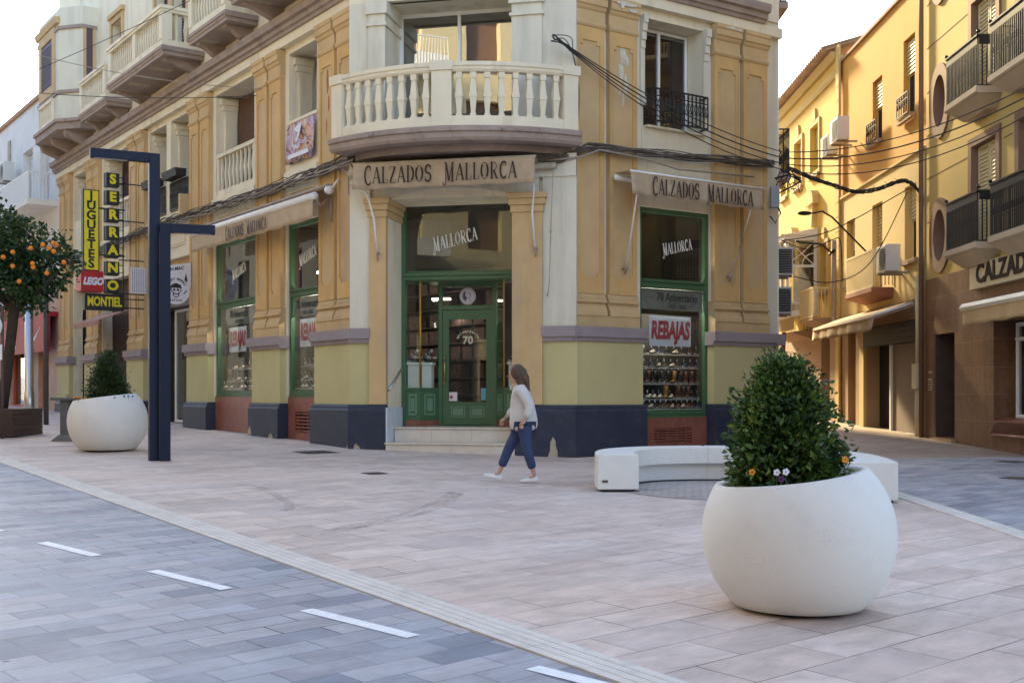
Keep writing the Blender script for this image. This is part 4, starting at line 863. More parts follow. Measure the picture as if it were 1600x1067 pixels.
m = MB(); m.tube([M.p(4.05, .12, 5.75), M.p(4.02, .13, 5.0), M.p(4.0, .12, 4.55)], .011, 6); m.tube([M.p(4.0, .12, 4.55), M.p(3.97, .10, 3.6), M.p(3.93, .08, 3.35)], .012, 6); m.ico(M.p(4.0, .12, 4.55), .03); m.ico(M.p(3.93, .1, 3.38), .028); m.build('crank_rod', K['rendr'], A)
# right awning
A = thing('awning', Rf.p(2.6, 0, 5.6), 'beige awning with dark lettering over the right-hand shop window', 'awning')
m = MB(); cloth(m, Rf, .86, 4.35, .62, 5.67, 5.26, .03, 36, .0); m.build('valance', K['canvas'], A)
m = MB(); m.tube([Rf.p(.84, .62, 5.69), Rf.p(4.38, .62, 5.69)], .022, 8); m.tube([Rf.p(.9, .08, 5.66), Rf.p(4.3, .08, 5.66)], .055, 10); m.build('front_tube', K['white'], A)
m = MB(); m.add([Rf.p(.9, .1, 5.73), Rf.p(4.3, .1, 5.73), Rf.p(4.3, .62, 5.715), Rf.p(.9, .62, 5.715), Rf.p(.9, .1, 5.725), Rf.p(4.3, .1, 5.725), Rf.p(4.3, .62, 5.71), Rf.p(.9, .62, 5.71)], [(0, 1, 2, 3), (4, 5, 6, 7)]); m.build('canopy', K['canvas'], A)
for t, tb in ((1.05, 1.20), (4.05, 3.95)):
    m = MB(); m.tube([Rf.p(t, .60, 5.64), Rf.p(t+.02, .52, 5.25), Rf.p(tb, .06, 3.95)], .018, 8); m.build('arm', K['white'], A)
    m = MB(); m.tube([Rf.p(tb, .08, 4.02), Rf.p(tb, .03, 3.84)], [.035, .015], 8); m.tube([Rf.p(tb, -.04, 3.95), Rf.p(tb, .1, 3.95)], .028, 8); m.build('bracket', K['cornice'], A)
letters('lettering', 'CALZADOS MALLORCA', Rf.p(2.66, .668, 5.45), Rf.d, Z, .29, K['ink'], A, .76, .115, .045)
# sale posters behind the glass
posterm = flat('poster_paper', (.68, .70, .78), .6); redm = flat('poster_red', (.42, .05, .07), .6)
for F, t, rgt, s, lab in ((L, .78, -L.d, .93, 'white paper poster with red letters behind the left-front window nearest the corner'), (L, 4.75, -L.d, 1.05, 'white paper poster with red letters behind the far window under the long awning'), (Rf, 2.62, Rf.d, 1.1, 'white paper poster with red letters behind the right-hand shop window')):
    z = 2.86 if F is L else 2.80
    if F is Rf: z = 2.80
    P = thing('poster', F.p(t, -.29, z), lab, 'poster', 'sale posters in the shop windows')
    m = MB(); m.fb(F, t-.5*s, t+.5*s, -.285, -.282, z-.30, z+.30); m.build('paper', posterm, P)
    text('lettering', 'REBAJAS', F.p(t, -.278, z), rgt, Z, .48, redm, P, .52*s, .002, .022, .12)
# shoes
def shoe_mesh(boot, col):
    m = MB(); secs = [(-.13, .028, .055), (-.125, .034, .075), (-.08, .036, .08), (-.02, .036, .07), (.04, .042, .05), (.09, .044, .042), (.125, .034, .032), (.14, .012, .02)]
    vs = []; n = 10
    for x, hw, h in secs:
        for k in range(n): a = math.pi*k/(n-1); vs.append((x, hw*math.cos(a), .022+h*math.sin(a)))
    fs = [(i*n+k, i*n+k+1, (i+1)*n+k+1, (i+1)*n+k) for i in range(len(secs)-1) for k in range(n-1)]+[tuple(range(n)), tuple(range((len(secs)-1)*n, len(secs)*n))]+[(i*n, (i+1)*n, (i+2)*n-1, (i+1)*n-1) for i in range(len(secs)-1)]
    m.add(vs, fs, True)
    if boot: m.tube([(-.075, 0, .07), (-.085, 0, .16), (-.085, 0, .27)], [.046, .044, .052], 12)
    return m
def sole_mesh(heel):
    m = MB(); m.prism([(-.135, -.03), (-.02, -.036), (.09, -.046), (.145, -.012), (.145, .012), (.09, .046), (-.02, .036), (-.135, .03)], .008, .024); m.box(-.135, -.07, -.028, .028, -.012 if heel else 0, .012); return m
scol = [((.018, .015, .02), 0, 'black low shoe'), ((.03, .04, .09), 0, 'navy low shoe'), ((.09, .03, .02), 1, 'dark red ankle boot'), ((.28, .13, .03), 1, 'tan ankle boot'), ((.42, .38, .33), 0, 'pale grey low shoe'), ((.02, .015, .014), 1, 'black ankle boot'), ((.10, .035, .03), 0, 'burgundy low shoe'), ((.55, .42, .33), 0, 'beige low shoe')]
protos = []
for c, b, nm in scol:
    o = shoe_mesh(b, c).build('upper', mat('leather', c, .4, .15, 20, 0), None); s = sole_mesh(1).build('sole', flat('sole', (.45, .42, .38) if c[0] < .2 else (.12, .08, .05), .6), None)
    t = MB(); t.box(-.03, .03, -.03, -.028, .13 if not b else .29, .18 if not b else .34); t.tube([(0, -.028, .10), (0, -.029, .15)], .002, 3); tg = t.build('price_tag', posterm, None)
    protos.append((o, s, tg, nm, b))
used = set()
def place_shoe(k, p, rz, where):
    up, so_, tg, nm, b = protos[k]
    e = thing('shoe', p, f'{nm} {where}', 'shoe', 'shoes on show in the shop windows'); e.rotation_euler = (0, 0, rz); e.scale = (.95, .95, .95)
    for q in (up, so_, tg):
        if (q.name, k) in used: c = q.copy(); C.objects.link(c)
        else: c = q; used.add((q.name, k))
        c.parent = e
rngs = random.Random(4); angR = math.atan2(-Rf.n.y, -Rf.n.x); angL = math.atan2(L.n.y, L.n.x)
shelf = MB()
def shelfrow(F, a, b, n, w, z, ks, ang, where):
    shelf.fb(F, a-.05, b+.05, w-.12, w+.05, z-.015, z)
    for i in range(n):
        place_shoe(ks[i % len(ks)], F.p(a+(b-a)*(i+.5)/n, w-.03, z+.013), ang+rngs.uniform(-.2, .2), where)
W = 'of the right-hand window'; aR = math.atan2(-Rf.d.y, -Rf.d.x)+.55
for n_, w_, z_, ks_, row in ((12, -.36, 1.245, [1, 0, 4, 0, 6, 6, 7, 6, 4, 6, 0], 'lowest'), (12, -.47, 1.44, [0, 0, 4, 4, 4, 3, 7, 2, 5, 2], 'second'), (11, -.60, 1.75, [2, 5, 2, 5, 5, 5, 3, 5, 2], 'third'), (11, -.72, 2.08, [0, 1, 0, 0, 4, 0, 7, 0, 1], 'fourth'), (10, -.84, 2.36, [0, 6, 0, 4, 1, 0, 7], 'top')):
    shelfrow(Rf, 1.84+.2*(-.36-w_), 3.56+.9*(-.36-w_), n_, w_, z_, ks_, aR, f'in the {row} row '+W)
aL = math.atan2(-L.d.y, -L.d.x)-.5
for (a_, b_, W, k_) in ((.12, 1.6, 'of the left-front window nearest the corner', 8), (3.40, 5.9, 'of the far window under the long awning', 12)):
    for w_, z_, ks_, row in ((-.36, 1.66, [0, 4, 1, 4, 0, 4, 7, 0], 'lowest'), (-.50, 1.86, [0, 4, 5, 0, 2, 5, 4], 'middle'), (-.66, 2.16, [0, 6, 4, 0, 7, 1], 'top')):
        shelfrow(L, a_+.2*(-.36-w_), b_+1.0*(-.36-w_), k_, w_, z_, ks_, aL, f'in the {row} row '+W)
shelf.build('display_shelves', shelf_m, B)
# pedestals with shoes behind the door glass
for t, s in ((.93, 1), (1.17, 1), (3.02, 1)):
    m = MB(); b_ = -1.12 if t != 1.17 else -1.3
    m.fb(M, t-.10, t+.10, b_-.2, b_, 1.67, 2.13); m.fb(M, t-.13, t+.13, b_-.23, b_+.03, 2.133, 2.18)
    one('display_pedestal', m, K['white'], {.93: 'white display pedestal on the left beside the shop door', 1.17: 'white display pedestal nearest the shop door, on its left', 3.02: 'white display pedestal to the right of the shop door'}[t], 'pedestal', M.p(t, -1.1, 1.67), 'display pedestals by the shop door')
    for i in range(3): place_shoe((1, 4, 6)[i], M.p(t-.06+.06*i, b_-.1, 2.195+.04*i), 1.2+i*.7, {.93: 'heaped on the left pedestal by the door', 1.17: 'heaped on the pedestal nearest the door', 3.02: 'heaped on the pedestal right of the door'}[t])
# banner on the first-floor parapet
bn, bnt, bb = base_mat('silky_banner'); tcn = N(bnt, "ShaderNodeTexCoord"); nz = N(bnt, "ShaderNodeTexNoise"); nz.inputs["Scale"].default_value = 1.6; nz.inputs["Detail"].default_value = 1.5; nz.inputs["Distortion"].default_value = 1.6
cr_ = N(bnt, "ShaderNodeValToRGB"); cr_.color_ramp.elements[0].position = .32; cr_.color_ramp.elements[0].color = (.16, .05, .035, 1); cr_.color_ramp.elements[1].position = .68; cr_.color_ramp.elements[1].color = (.10, .03, .03, 1)
for p_, c_ in ((.40, (.40, .27, .40)), (.46, (.52, .42, .50)), (.50, (.20, .07, .05)), (.55, (.62, .33, .17)), (.61, (.55, .42, .44))): e_ = cr_.color_ramp.elements.new(p_); e_.color = (*c_, 1)
bnt.links.new(tcn.outputs["Object"], nz.inputs["Vector"]); bnt.links.new(nz.outputs[0], cr_.inputs[0]); bnt.links.new(cr_.outputs[0], bb.inputs["Base Color"])
A = thing('banner', L.p(.8, -.1, 6.9), 'brown and pink cloth banner hung on the first-floor parapet above the left awning', 'banner')
m = MB(); cloth(m, L, .10, 1.46, -.08, 7.36, 6.52, .035, 20); m.build('cloth', bn, A); m = MB(); m.fb(L, .3, 1.3, -.03, -.026, 6.60, 6.69); m.build('label_strip', posterm, A)
m = MB(); m.fpoly(L, [(1.0, 7.20), (.62, 7.30), (.70, 7.10), (.86, 6.92), (.94, 6.92), (.80, 7.10)], -.03, -.024); m.build('mark', posterm, A); text('lettering', 'SALE', L.p(.86, -.022, 6.82), -L.d, Z, .13, posterm, A, 1.2, .001, .004)
# vertical shop signs on brackets
FS = Frame(L.p(11.05, .27, 0).xy, L.n.xy, -L.d.xy)      # t runs out from the wall, w faces the camera
yel = flat('sign_yellow', (.78, .66, .02), .5); blk = flat('sign_black', (.02, .02, .022), .5); redb = flat('sign_red', (.42, .012, .018), .45); grey = flat('sign_grey', (.28, .28, .30), .6)
A = thing('shop_sign', FS.p(1.2, 0, 4.95), 'tall yellow vertical sign with black letters projecting from the left front', 'sign', 'projecting signs of the toy shop')
m = MB(); m.fb(FS, .98, 1.42, -.10, .10, 4.95, 7.2); m.build('box', blk, A); m = MB(); m.fb(FS, 1.01, 1.39, .101, .106, 4.98, 7.17); m.build('face', yel, A)
for i, ch in enumerate('JUGUETES'): text('lettering', ch, FS.p(1.2, .108, 7.02-.268*i), -FS.d, Z, .34, blk, A, 1.05, .003, .012)
m = MB(); 
for z in (5.4, 6.7): m.fb(FS, .25, .98, -.02, .02, z, z+.04)
m.build('bracket', K['iron'], A)
A = thing('shop_sign', FS.p(.62, 0, 4.5), 'column of seven black boxes with yellow letters on a steel frame beside the yellow sign', 'sign', 'projecting signs of the toy shop')
m = MB(); m.fb(FS, .28, .31, -.02, .01, 4.3, 7.75)
for z in (4.35, 5.3, 6.4, 7.45): m.fb(FS, -.3, .42, -.015, .015, z, z+.03)
m.build('frame', K['iron'], A)
for i, ch in enumerate('SERRANO'):
    z = 7.53-.495*i; m = MB(); m.fb(FS, .44, .80, -.08, .14, z-.185, z+.185); m.fb(FS, .29, .44, .0, .02, z+.09, z+.11); m.fb(FS, .29, .44, .0, .02, z-.11, z-.09); b_ = m.build('letter_box', blk, A)
    text('lettering', ch, FS.p(.62, .143, z), -FS.d, Z, .36, yel, b_, 1.05, .004, .016)
    m = MB(); ring(m, FS, .425, .815, z-.2, z+.2, .02, -.085, -.06); m.build('rim', grey, b_)
A = thing('shop_sign', FS.p(1.2, 0, 4.35), 'red sign box with white slanted letters under the tall yellow sign', 'sign', 'projecting signs of the toy shop')
m = MB(); m.fb(FS, .92, 1.52, -.28, .28, 4.37, 4.93); m.build('box', redb, A, bevel=.01); text('lettering', 'LEGO', FS.p(1.2, .285, 4.64), -FS.d, Z, .27, posterm, A, .78, .004, .016, .25)
A = thing('shop_sign', FS.p(.9, 0, 3.86), 'wide black sign with yellow letters, lowest of the projecting signs', 'sign', 'projecting signs of the toy shop')
m = MB(); m.fb(FS, .30, 1.38, -.09, .12, 3.87, 4.33); m.build('box', blk, A); m = MB(); m.fb(FS, -.3, .30, -.02, .02, 3.95, 3.98); m.fb(FS, -.3, .30, -.02, .02, 4.2, 4.23); m.build('bracket', K['iron'], A)
text('lettering', 'MONTIEL', FS.p(.84, .123, 4.10), -FS.d, Z, .36, yel, A, .62, .003, .012)
# barber's projecting panel facing the square, and a small lattice panel
FB = Frame(L.p(7.30, .0, 0).xy, L.n.xy, -L.d.xy)
A = thing('shop_sign', FB.p(.35, 0, 3.85), 'white projecting panel with a black capped skull emblem beside the shorter lamp post', 'sign')
m = MB(); c0, z0_ = .36, 4.20
m.fpoly(FB, [(-.03, 4.93), (.78, 4.78), (.78, 4.25)]+[(c0+.36*math.cos(a), z0_+.36*math.sin(a)) for a in [.1-.205*i for i in range(17)]]+[(-.03, 4.35)], .0, .03); m.build('panel', posterm, A)
sk = MB(); w_ = .034
def elr(mb, F, cx, cz, rx, rz, th, w, a0=0, a1=360, n=22):
    for i in range(n):
        b0 = R_(a0+(a1-a0)*i/n); b1 = R_(a0+(a1-a0)*(i+1)/n)
        mb.add([F.p(cx+rx*math.cos(b0), w, cz+rz*math.sin(b0)), F.p(cx+rx*math.cos(b1), w, cz+rz*math.sin(b1)), F.p(cx+(rx-th)*math.cos(b1), w, cz+(rz-th)*math.sin(b1)), F.p(cx+(rx-th)*math.cos(b0), w, cz+(rz-th)*math.sin(b0))], [(0, 1, 2, 3)])
cx, cz = c0, z0_
elr(sk, FB, cx, cz+.04, .14, .14, .022, w_); elr(sk, FB, cx, cz-.08, .09, .11, .022, w_, 180, 360)
for dx in (-.05, .05): elr(sk, FB, cx+dx, cz+.01, .036, .03, .03, w_+.001)
for i in range(5): sk.fb(FB, cx-.06+.03*i-.005, cx-.06+.03*i+.005, w_-.002, w_+.002, cz-.12, cz-.07)
sk.fpoly(FB, [(cx-.15, cz+.06), (cx+.15, cz+.06), (cx+.12, cz+.14), (cx, cz+.19), (cx-.12, cz+.14)], w_-.002, w_+.003)
sk.fpoly(FB, [(.06, 4.45), (.10, 4.66), (.14, 4.48), (.10, 4.42)], w_-.002, w_+.003)
for s_ in (-1, 1): sk.tube([FB.p(cx+s_*.2, w_, cz-.08), FB.p(cx+s_*.28, w_, cz+.0)], .014, 4)
sk.build('emblem', blk, A)
text('lettering', 'DON MAC', FB.p(.42, w_, 4.74), -FB.d+Z*.17, Z, .12, blk, A, .95, .001, .003)
for i, ch in enumerate('LUCKY MARKS'): aa = R_(150-12*i); text('lettering', ch, FB.p(cx-.26*math.cos(aa), w_, cz+.03+.26*math.sin(aa)), (-FB.d)*math.sin(aa)-Z*math.cos(aa), Z*math.sin(aa)-FB.d*math.cos(aa), .085, blk, A, 1, .001, .003)
text('lettering', 'TATTOO', FB.p(cx, w_, cz-.26), -FB.d, Z, .08, blk, A, 1, .001, .002)
FC = Frame(L.p(10.85, .0, 0).xy, L.n.xy, -L.d.xy)
A = thing('screen_panel', FC.p(.2, 0, 4.4), 'small white lattice panel projecting from the pier left of the lamp posts', 'panel')
m = MB(); m.fb(FC, -.02, .42, 0, .03, 4.38, 5.1); m.build('panel', posterm, A); m = MB()
for i in range(8):
    for j in range(13): a_, b_ = .0+.052*i, 4.41+.052*j; m.fpoly(FC, [(a_, b_), (a_+.02, b_+.02), (a_+.012, b_+.04), (a_-.008, b_+.02)], .031, .034)
m.build('hole', blk, A)
# doors/shutters of the further ground-floor bays
m = MB(); m.fb(L, 7.62, 11.0, -.75, -.7, .5, 3.9); o = m.build('shop_front', K['dark'], B)
frame_part(L, 8.35, 10.2, .75, 3.9, .07, -.7, -.62, K['white'], o); pane(L, 8.42, 10.13, .85, 3.83, -.66, o, K['glassd']); m = MB(); m.fb(L, 7.62, 11.0, -.7, -.3, 3.92, 4.1); m.build('roller_box', K['lampb'], o)
m = MB(); m.fb(L, 7.62, 11.0, -.45, -.3, 4.1, 5.2); m.build('upper_panel', K['ochre'], o)
m = MB(); m.fb(L, 12.7, 15.55, -.6, -.5, .9, 5.1)
for i in range(22): m.fb(L, 12.74+.13*i, 12.80+.13*i, -.5, -.45, .9, 4.0)
m.build('folding_door', K['wood'], B)
m = MB(); m.fb(L, 17.2, 18.97, -.6, -.5, .5, 5.1); m.build('door', K['dark'], B)
A = thing('awning', L.p(14, .1, 4), 'short faded pinkish awning with a scalloped edge under the black sign', 'awning')
m = MB(); n = 20
m.prof(L, 12.8, 15.6, [(-.1, 4.05), (.75, 3.72), (.75, 3.70), (-.1, 4.02)])
for i in range(n): m.fpoly(L, [(12.8+2.8*i/n, 3.70), (12.8+2.8*(i+1)/n, 3.70), (12.8+2.8*(i+.75)/n, 3.56), (12.8+2.8*(i+.25)/n, 3.56)], .735, .745)
m.build('fabric', mat('pink_canvas', (.42, .24, .19), .9, .15, 4, .2), A)
m = MB(); m.fb(L, 7.55, 7.68, -.2, .16, 6.2, 6.75); one('junction_box', m, K['ochre'], 'ochre junction box on the pier above the cables', 'box', L.p(7.6, 0, 6.2), bevel=.01)
# ------------------------------------------------------------------ cables
rc = random.Random(11)
def sag(p, q, s, n=14): return [p.lerp(q, i/n)-Vector((0, 0, s*4*(i/n)*(1-i/n))) for i in range(n+1)]
m = MB()
for k in range(13):
    pts = []
    for i in range(80):
        t = 20-i*.275; ph = rc.uniform(-.03, .03); pts.append(L.p(t, .05+.05*math.sin(k*1.7+i*.21), 6.12+.055*math.sin(k*2.1)+.06*math.sin(i*.33+k)+ph-.05*math.sin(i*.12)))
    pts += [M.p(-.02+.15*j, .04+.02*math.sin(k+j), 5.98-.02*k*.6+.02*math.sin(j+k)) for j in range(1, 29)]
    pts += [Rf.p(.25+.26*i, .06+.04*math.sin(k*1.3+i*.4), 6.16+.045*math.sin(k*1.9)+.04*math.sin(i*.5+k)+.012*i-.01) for i in range(20)]
    m.tube(pts, rc.choice([.010, .014, .018]), 5)
A = one('cable_bundle', m, K['dusty'], 'thick bundle of dusty cables strung along both fronts at first-floor level', 'cables', L.p(0, .05, 6.1))
m = MB()
for k in range(4):
    pts = [L.p(8-.4*i, .11+.03*math.sin(i+k), 6.02+.05*math.sin(i*.8+k*2)) for i in range(26)]; m.tube(pts, .012, 5)
pts = [M.p(3.9, .06, 5.88), M.p(4.3, .1, 5.9), Rf.p(.1, .1, 5.95), Rf.p(.5, .12, 6.12), Rf.p(1.5, .1, 6.1), Rf.p(2.5, .08, 5.98), Rf.p(4.6, .08, 6.05)]; m.tube(pts, .02, 6)
m.tube([L.p(-.5, .1, 6.05), L.p(-1.4, .1, 6.02), L.p(-1.75, .1, 5.8), L.p(-1.74, .08, 5.4)], .014, 5)
one('conduit', m, K['cable2'], 'pale grey conduits looping below the dark cable bundle', 'conduit', L.p(0, .1, 6))
def crm3(P, n=6):
    out = []
    for i in range(len(P)-1):
        p0, p1, p2, p3 = [Vector(P[max(0, min(len(P)-1, i+k))]) for k in (-1, 0, 1, 2)]
        for j in range(n): t = j/n; out.append(.5*((2*p1)+(p2-p0)*t+(2*p0-5*p1+4*p2-p3)*t*t+(3*p1-p0-3*p2+p3)*t*t*t))
    return out+[Vector(P[-1])]
a0_ = M.p(4.17, .42, 8.04)
for k, (lab) in enumerate(('upper', 'second', 'third', 'lowest')):
    m = MB(); e = px(1222, 238+9*k, 23.9); f = px(1640, 118+14*k, 19.2)
    m.tube(sag(a0_+Vector((0, 0, -.004*k)), e, .22+.05*k)+sag(e, f, .35+.05*k)[1:], .011+.003*(k == 1), 5)
    one('overhead_cable', m, K['cable'], f'{lab} of the four black cables slung from the corner wall across the side street', 'cable', a0_, 'cables slung across the side street')
m = MB()
for k in range(7): m.tube(crm3([a0_+Vector((-.02, .3, .05)), a0_+Vector((rc.uniform(-.1, .1), .1, rc.uniform(-.06, .12))), a0_+Vector((rc.uniform(.1, .3), -.0, rc.uniform(-.25, .05))), a0_+Vector((.30, .05, -.3)), Rf.p(.02, .12, 7.2), Rf.p(.0, .10, 6.3)], 5), .008, 4)
one('cable_knot', m, K['cable'], 'tangle of cables on the pale corner wall, dropping beside the bowed balcony', 'cables', a0_)
m = MB(); e = px(1230, 262, 24.2); pts = sag(e, px(1338, 300, 25), .04, 3)+[px(1370, 296, 25.3), px(1408, 283, 25.6), px(1428, 290, 25.7), px(1440, 312, 25.75), px(1442, 360, 25.75), px(1441, 440, 25.7)]; pts = crm3(pts, 7); _o = sag(e, px(1335, 297, 25), .05, 8)+sag(px(1335, 297, 25), px(1410, 282, 25.6), .02, 5)[1:]+[px(1428, 290, 25.7), px(1440, 300, 25.75), px(1442, 340, 25.75), px(1441, 440, 25.7)]
for k in range(6): m.tube([p+Vector((rc.uniform(-.015, .015), 0, .035*math.sin(k*1.5+i*.55)+rc.uniform(-.008, .008))) for i, p in enumerate(pts)], .016, 5)
for k in range(14): p = pts[3*k+1] if 3*k+1 < len(pts) else pts[-1]; m.tube([p, p+Vector((rc.uniform(-.1, .1), 0, rc.uniform(.04, .09)))], .006, 4)
one('cable_bundle', m, K['cable'], 'thick twisted cable drooping across the side street and down the orange wall', 'cables', e)
for k, (pp, lab) in enumerate((([(1220, 375), (1262, 390), (1300, 375), (1313, 378), (1316, 440)], 'thin black cable running from behind the corner to the street post'), ([(1240, 432), (1300, 441), (1360, 410), (1418, 300)], 'thin black cable drooping below the pale balcony'), ([(1222, 376), (1300, 360), (1420, 295)], 'thin straight cable crossing in front of the cream wall'))):
    m = MB(); m.tube(crm3([px(u, v, 26.5) for u, v in pp], 8), .012, 5); one('overhead_cable', m, K['cable'], lab, 'cable', px(*pp[0], 26.5))
for p0, p1, s, lab in (((-30, 146, 30), (296, 2, 26), .05, 'black cable rising across the sky to the balconies'), ((-30, 60, 30), (420, 140, 26), .25, 'thin pale cable crossing below the balconies'), ((-30, 136, 30), (400, 150, 26), .15, 'thin dark cable level with the far balcony')):
    m = MB(); m.tube(sag(px(*p0), px(*p1), s), .009, 4); one('overhead_cable', m, K['cable'] if s < .2 else K['cable2'], lab, 'cable', px(*p0), 'cables over the left street')
# lantern bracket and box on the right edge of the corner building
A = thing('wall_lantern', Rf.p(5.2, .05, 5.9), 'black wrought-iron lantern bracket with a grey box at the right edge of the corner building', 'lantern')
e = Rf.p(5.3, 0, 6.1); f = e+Vector((.50, -.25, -.1))
m = MB(); m.tube([e, e.lerp(f, .5)+Vector((0, 0, .1)), f], .02, 6); m.tube([e-Vector((0, 0, .35)), e.lerp(f, .6)-Vector((0, 0, .15)), f], .016, 6)
for k in range(3): c = e.lerp(f, .2+.25*k)-Vector((0, 0, .12)); m.tube([c+Vector((.07*math.cos(a), 0, .07*math.sin(a))) for a in [i*.7 for i in range(9)]], .01, 4)
m.tube([e+Vector((.02, -.02, -.5)), e+Vector((.1, -.1, -.75)), e+Vector((0, -.05, -.95)), e+Vector((-.1, 0, -.8))], .018, 6); m.build('bracket', K['iron'], A)
m = MB(); m.box(e.x-.13, e.x+.05, e.y-.22, e.y-.08, 5.45, 5.9); m.build('box', grey, A, bevel=.01)
m = MB()
for k in range(5): c = e.lerp(f, .15+.2*k); m.tube([c, c-Vector((.05, 0, .12)), c-Vector((0, 0, .26)), c-Vector((-.05, 0, .18))], .012, 5)
for k in range(3): m.tube([e+Vector((.02+.1*k, -.05, -.05)), e+Vector((.1+.1*k, -.1, .16)), f+Vector((0, 0, .05-.05*k))], .016, 5)
m.build('scrollwork', K['iron'], A)
# air conditioners
def ac(name, F, t, w, z, label, group, sx=.85, sz=.62, depth=.32, facing='n'):
    A = thing(name, F.p(t, w, z), label, 'air conditioner', group)
    m = MB(); m.fb(F, t-sx/2, t+sx/2, w, w+depth, z, z+sz); m.build('casing', flat('ac_white', (.62, .61, .57), .5), A, bevel=.015)
    m = MB()
    if facing == 'n':
        for i in range(12): m.fb(F, t-sx*.42, t+sx*.2, w+depth+.001, w+depth+.012, z+.05+(sz-.1)*i/12, z+.05+(sz-.1)*i/12+.018)
        ringpoly(m, F, t-.1, z+sz/2, .0, .24, w+depth+.0005, 20)
    else:
        for i in range(14): m.fb(F, t-sx/2-.012, t-sx/2-.002, w+.03, w+depth-.03, z+.04+(sz-.08)*i/14, z+.04+(sz-.08)*i/14+.028)
    m.build('grille', K['iron'], A)
    m = MB(); m.fb(F, t-sx*.35, t-sx*.35+.04, w-.25, w+depth, z-.05, z-.005); m.fb(F, t+sx*.3, t+sx*.3+.04, w-.25, w+depth, z-.05, z-.005); m.build('bracket', K['cable2'], A)
SW2 = Frame((5.72, 0), (0, 1), (1, 0))
ac('air_conditioner', SW2, 26.2, .22, 4.22, 'upper slatted air conditioner sticking out behind the right edge of the corner building', 'units behind the corner', .6, .62, .38, 'side')
ac('air_conditioner', SW2, 26.3, .22, 3.36, 'lower slatted air conditioner sticking out behind the right edge of the corner building', 'units behind the corner', .6, .60, .38, 'side')
m = MB(); m.tube([(6.05, 25.6, 2.9), (6.0, 25.5, 2.5), (6.02, 25.5, .5)], .05, 8); one('drain_pipe', m, flat('red_pipe', (.28, .04, .04), .5), 'dark red drain pipe below the slatted air conditioners', 'pipe', (6, 25.5, .5))
def sidebalcony(y0, y1, z0, z1, label, wd=.7):
    A = thing('balcony', (5.72, y0, z0), label, 'balcony', 'side street balconies of the corner building')
    m = MB(); m.box(5.7, 5.72+wd, y0, y1, z0-.14, z0); m.build('slab', K['cornice'], A)
    f = Frame((5.68+wd, y0+.03), (0, 1), (1, 0)); ironrail(f, 0, y1-y0-.06, z0, z1, 0, A, .12, None); f = Frame((5.72, y0+.04), (1, 0), (0, -1)); ironrail(f, 0, wd-.04, z0, z1, 0, A, .12, None)
sidebalcony(26.5, 28.2, 6.62, 7.65, 'black iron balcony edge jutting out behind the corner building above the lantern')
sidebalcony(25.6, 27, 10.25, 11.2, 'topmost iron balcony jutting out at the right edge of the corner building', .42)
# ------------------------------------------------------------------ right-hand street front
def yz(u, v): y = 15768/(u-830); return y, 1.55+(615-v)*y/1800
K['brownstone'] = stonemat('brown_stone_cladding', (.15, .070, .036), (.20, .105, .058), (.26, .17, .11), .92, .52, (.27, .155, .09))
K['beige'] = mat('beige_yellow_render', (.60, .44, .155), .9, .08, .7, .15, stain=(.5, .4, .22), stain_amt=.4)
K['orange'] = mat('orange_render', (.60, .325, .07), .9, .06, .7, .15, stain=(.55, .32, .12), stain_amt=.4)
K['creamr'] = mat('cream_render', (.60, .445, .19), .9, .07, .7, .15, stain=(.5, .38, .22), stain_amt=.4)
K['yellow'] = mat('yellow_render', (.68, .47, .11), .9, .07, .7, .15, stain=(.55, .42, .2), stain_amt=.4)
K['tanstone'] = mat('tan_stone', (.38, .25, .145), .8, .12, 1.2, .2, stain=(.32, .22, .14), stain_amt=.5)
K['shutcream'] = flat('cream_shutter', (.70, .60, .36), .6)
K['tile'] = mat('roof_tiles', (.36, .22, .13), .9, .3, 3, .5)
def building(name, label, loc): return thing(name, loc, label, 'building')
K['brownframe'] = mat('brown_stone_frame', (.25, .15, .10), .8, .15, 2, .2)
# beige building with brown stone ground floor
B3 = building('beige_building', 'beige yellow building with brown stone ground floor and iron balconies on the right', (9.2, 22, .5))
doors = [(21.5, 22.9), (19.2, 20.7)]
H = [(21.62, 22.82, 7.25, 9.25), (19.3, 20.6, 7.25, 9.25), (21.62, 22.82, 4.32, 6.42), (19.3, 20.6, 4.32, 6.42), (21.62, 22.82, 10.1, 12.2), (19.3, 20.6, 10.1, 12.2)]
ov = [(24.62, 4.93), (24.62, 7.80), (24.62, 10.67)]
mb = MB(); holes = H+[(c-.36, c+.36, z-.55, z+.55) for c, z in ov]
wall_holes(mb, SR, 12, 25.55, 4.05, 13.6, 0, -.4, holes); mb.fb(SR, 12, 25.55, -8, -7.6, 0, 13.6); mb.fb(SR, 12, 12.4, -7.6, -.4, 0, 13.6); mb.fb(SR, 12, 25.55, -7.6, -.4, 13.4, 13.6)
mb.build('wall', K['beige'], B3)
mb = MB(); wall_holes(mb, SR, 12, 25.5, -.2, 4.05, .03, -.4, [(23.75, 24.95, .62, 2.82), (17.6, 21.75, 1.02, 2.9)]); mb.fb(SR, 12, 25.5, -.8, -.7, 0, 4.05)
gf = mb.build('ground_floor_wall', K['brownstone'], B3)
mb = MB()
for z in (5.3, 6.27, 7.22, 8.17, 9.15, 10.1, 11.1, 12.1):
    for a, b in ((23.15, 25.5), (20.95, 21.35), (12, 19.0)):
        if a == 23.15 and any(abs(z-q[1]) < .75 for q in ov): mb.fb(SR, 23.15, 24.02, .001, .006, z, z+.022); mb.fb(SR, 25.23, 25.5, .001, .006, z, z+.022); continue
        mb.fb(SR, a, b, .001, .006, z, z+.022)
mb.build('groove_line', mat('groove_shade', (.20, .13, .07), .9, .1, 3, 0), B3)  # flat dark strips paint the shade of recessed grooves
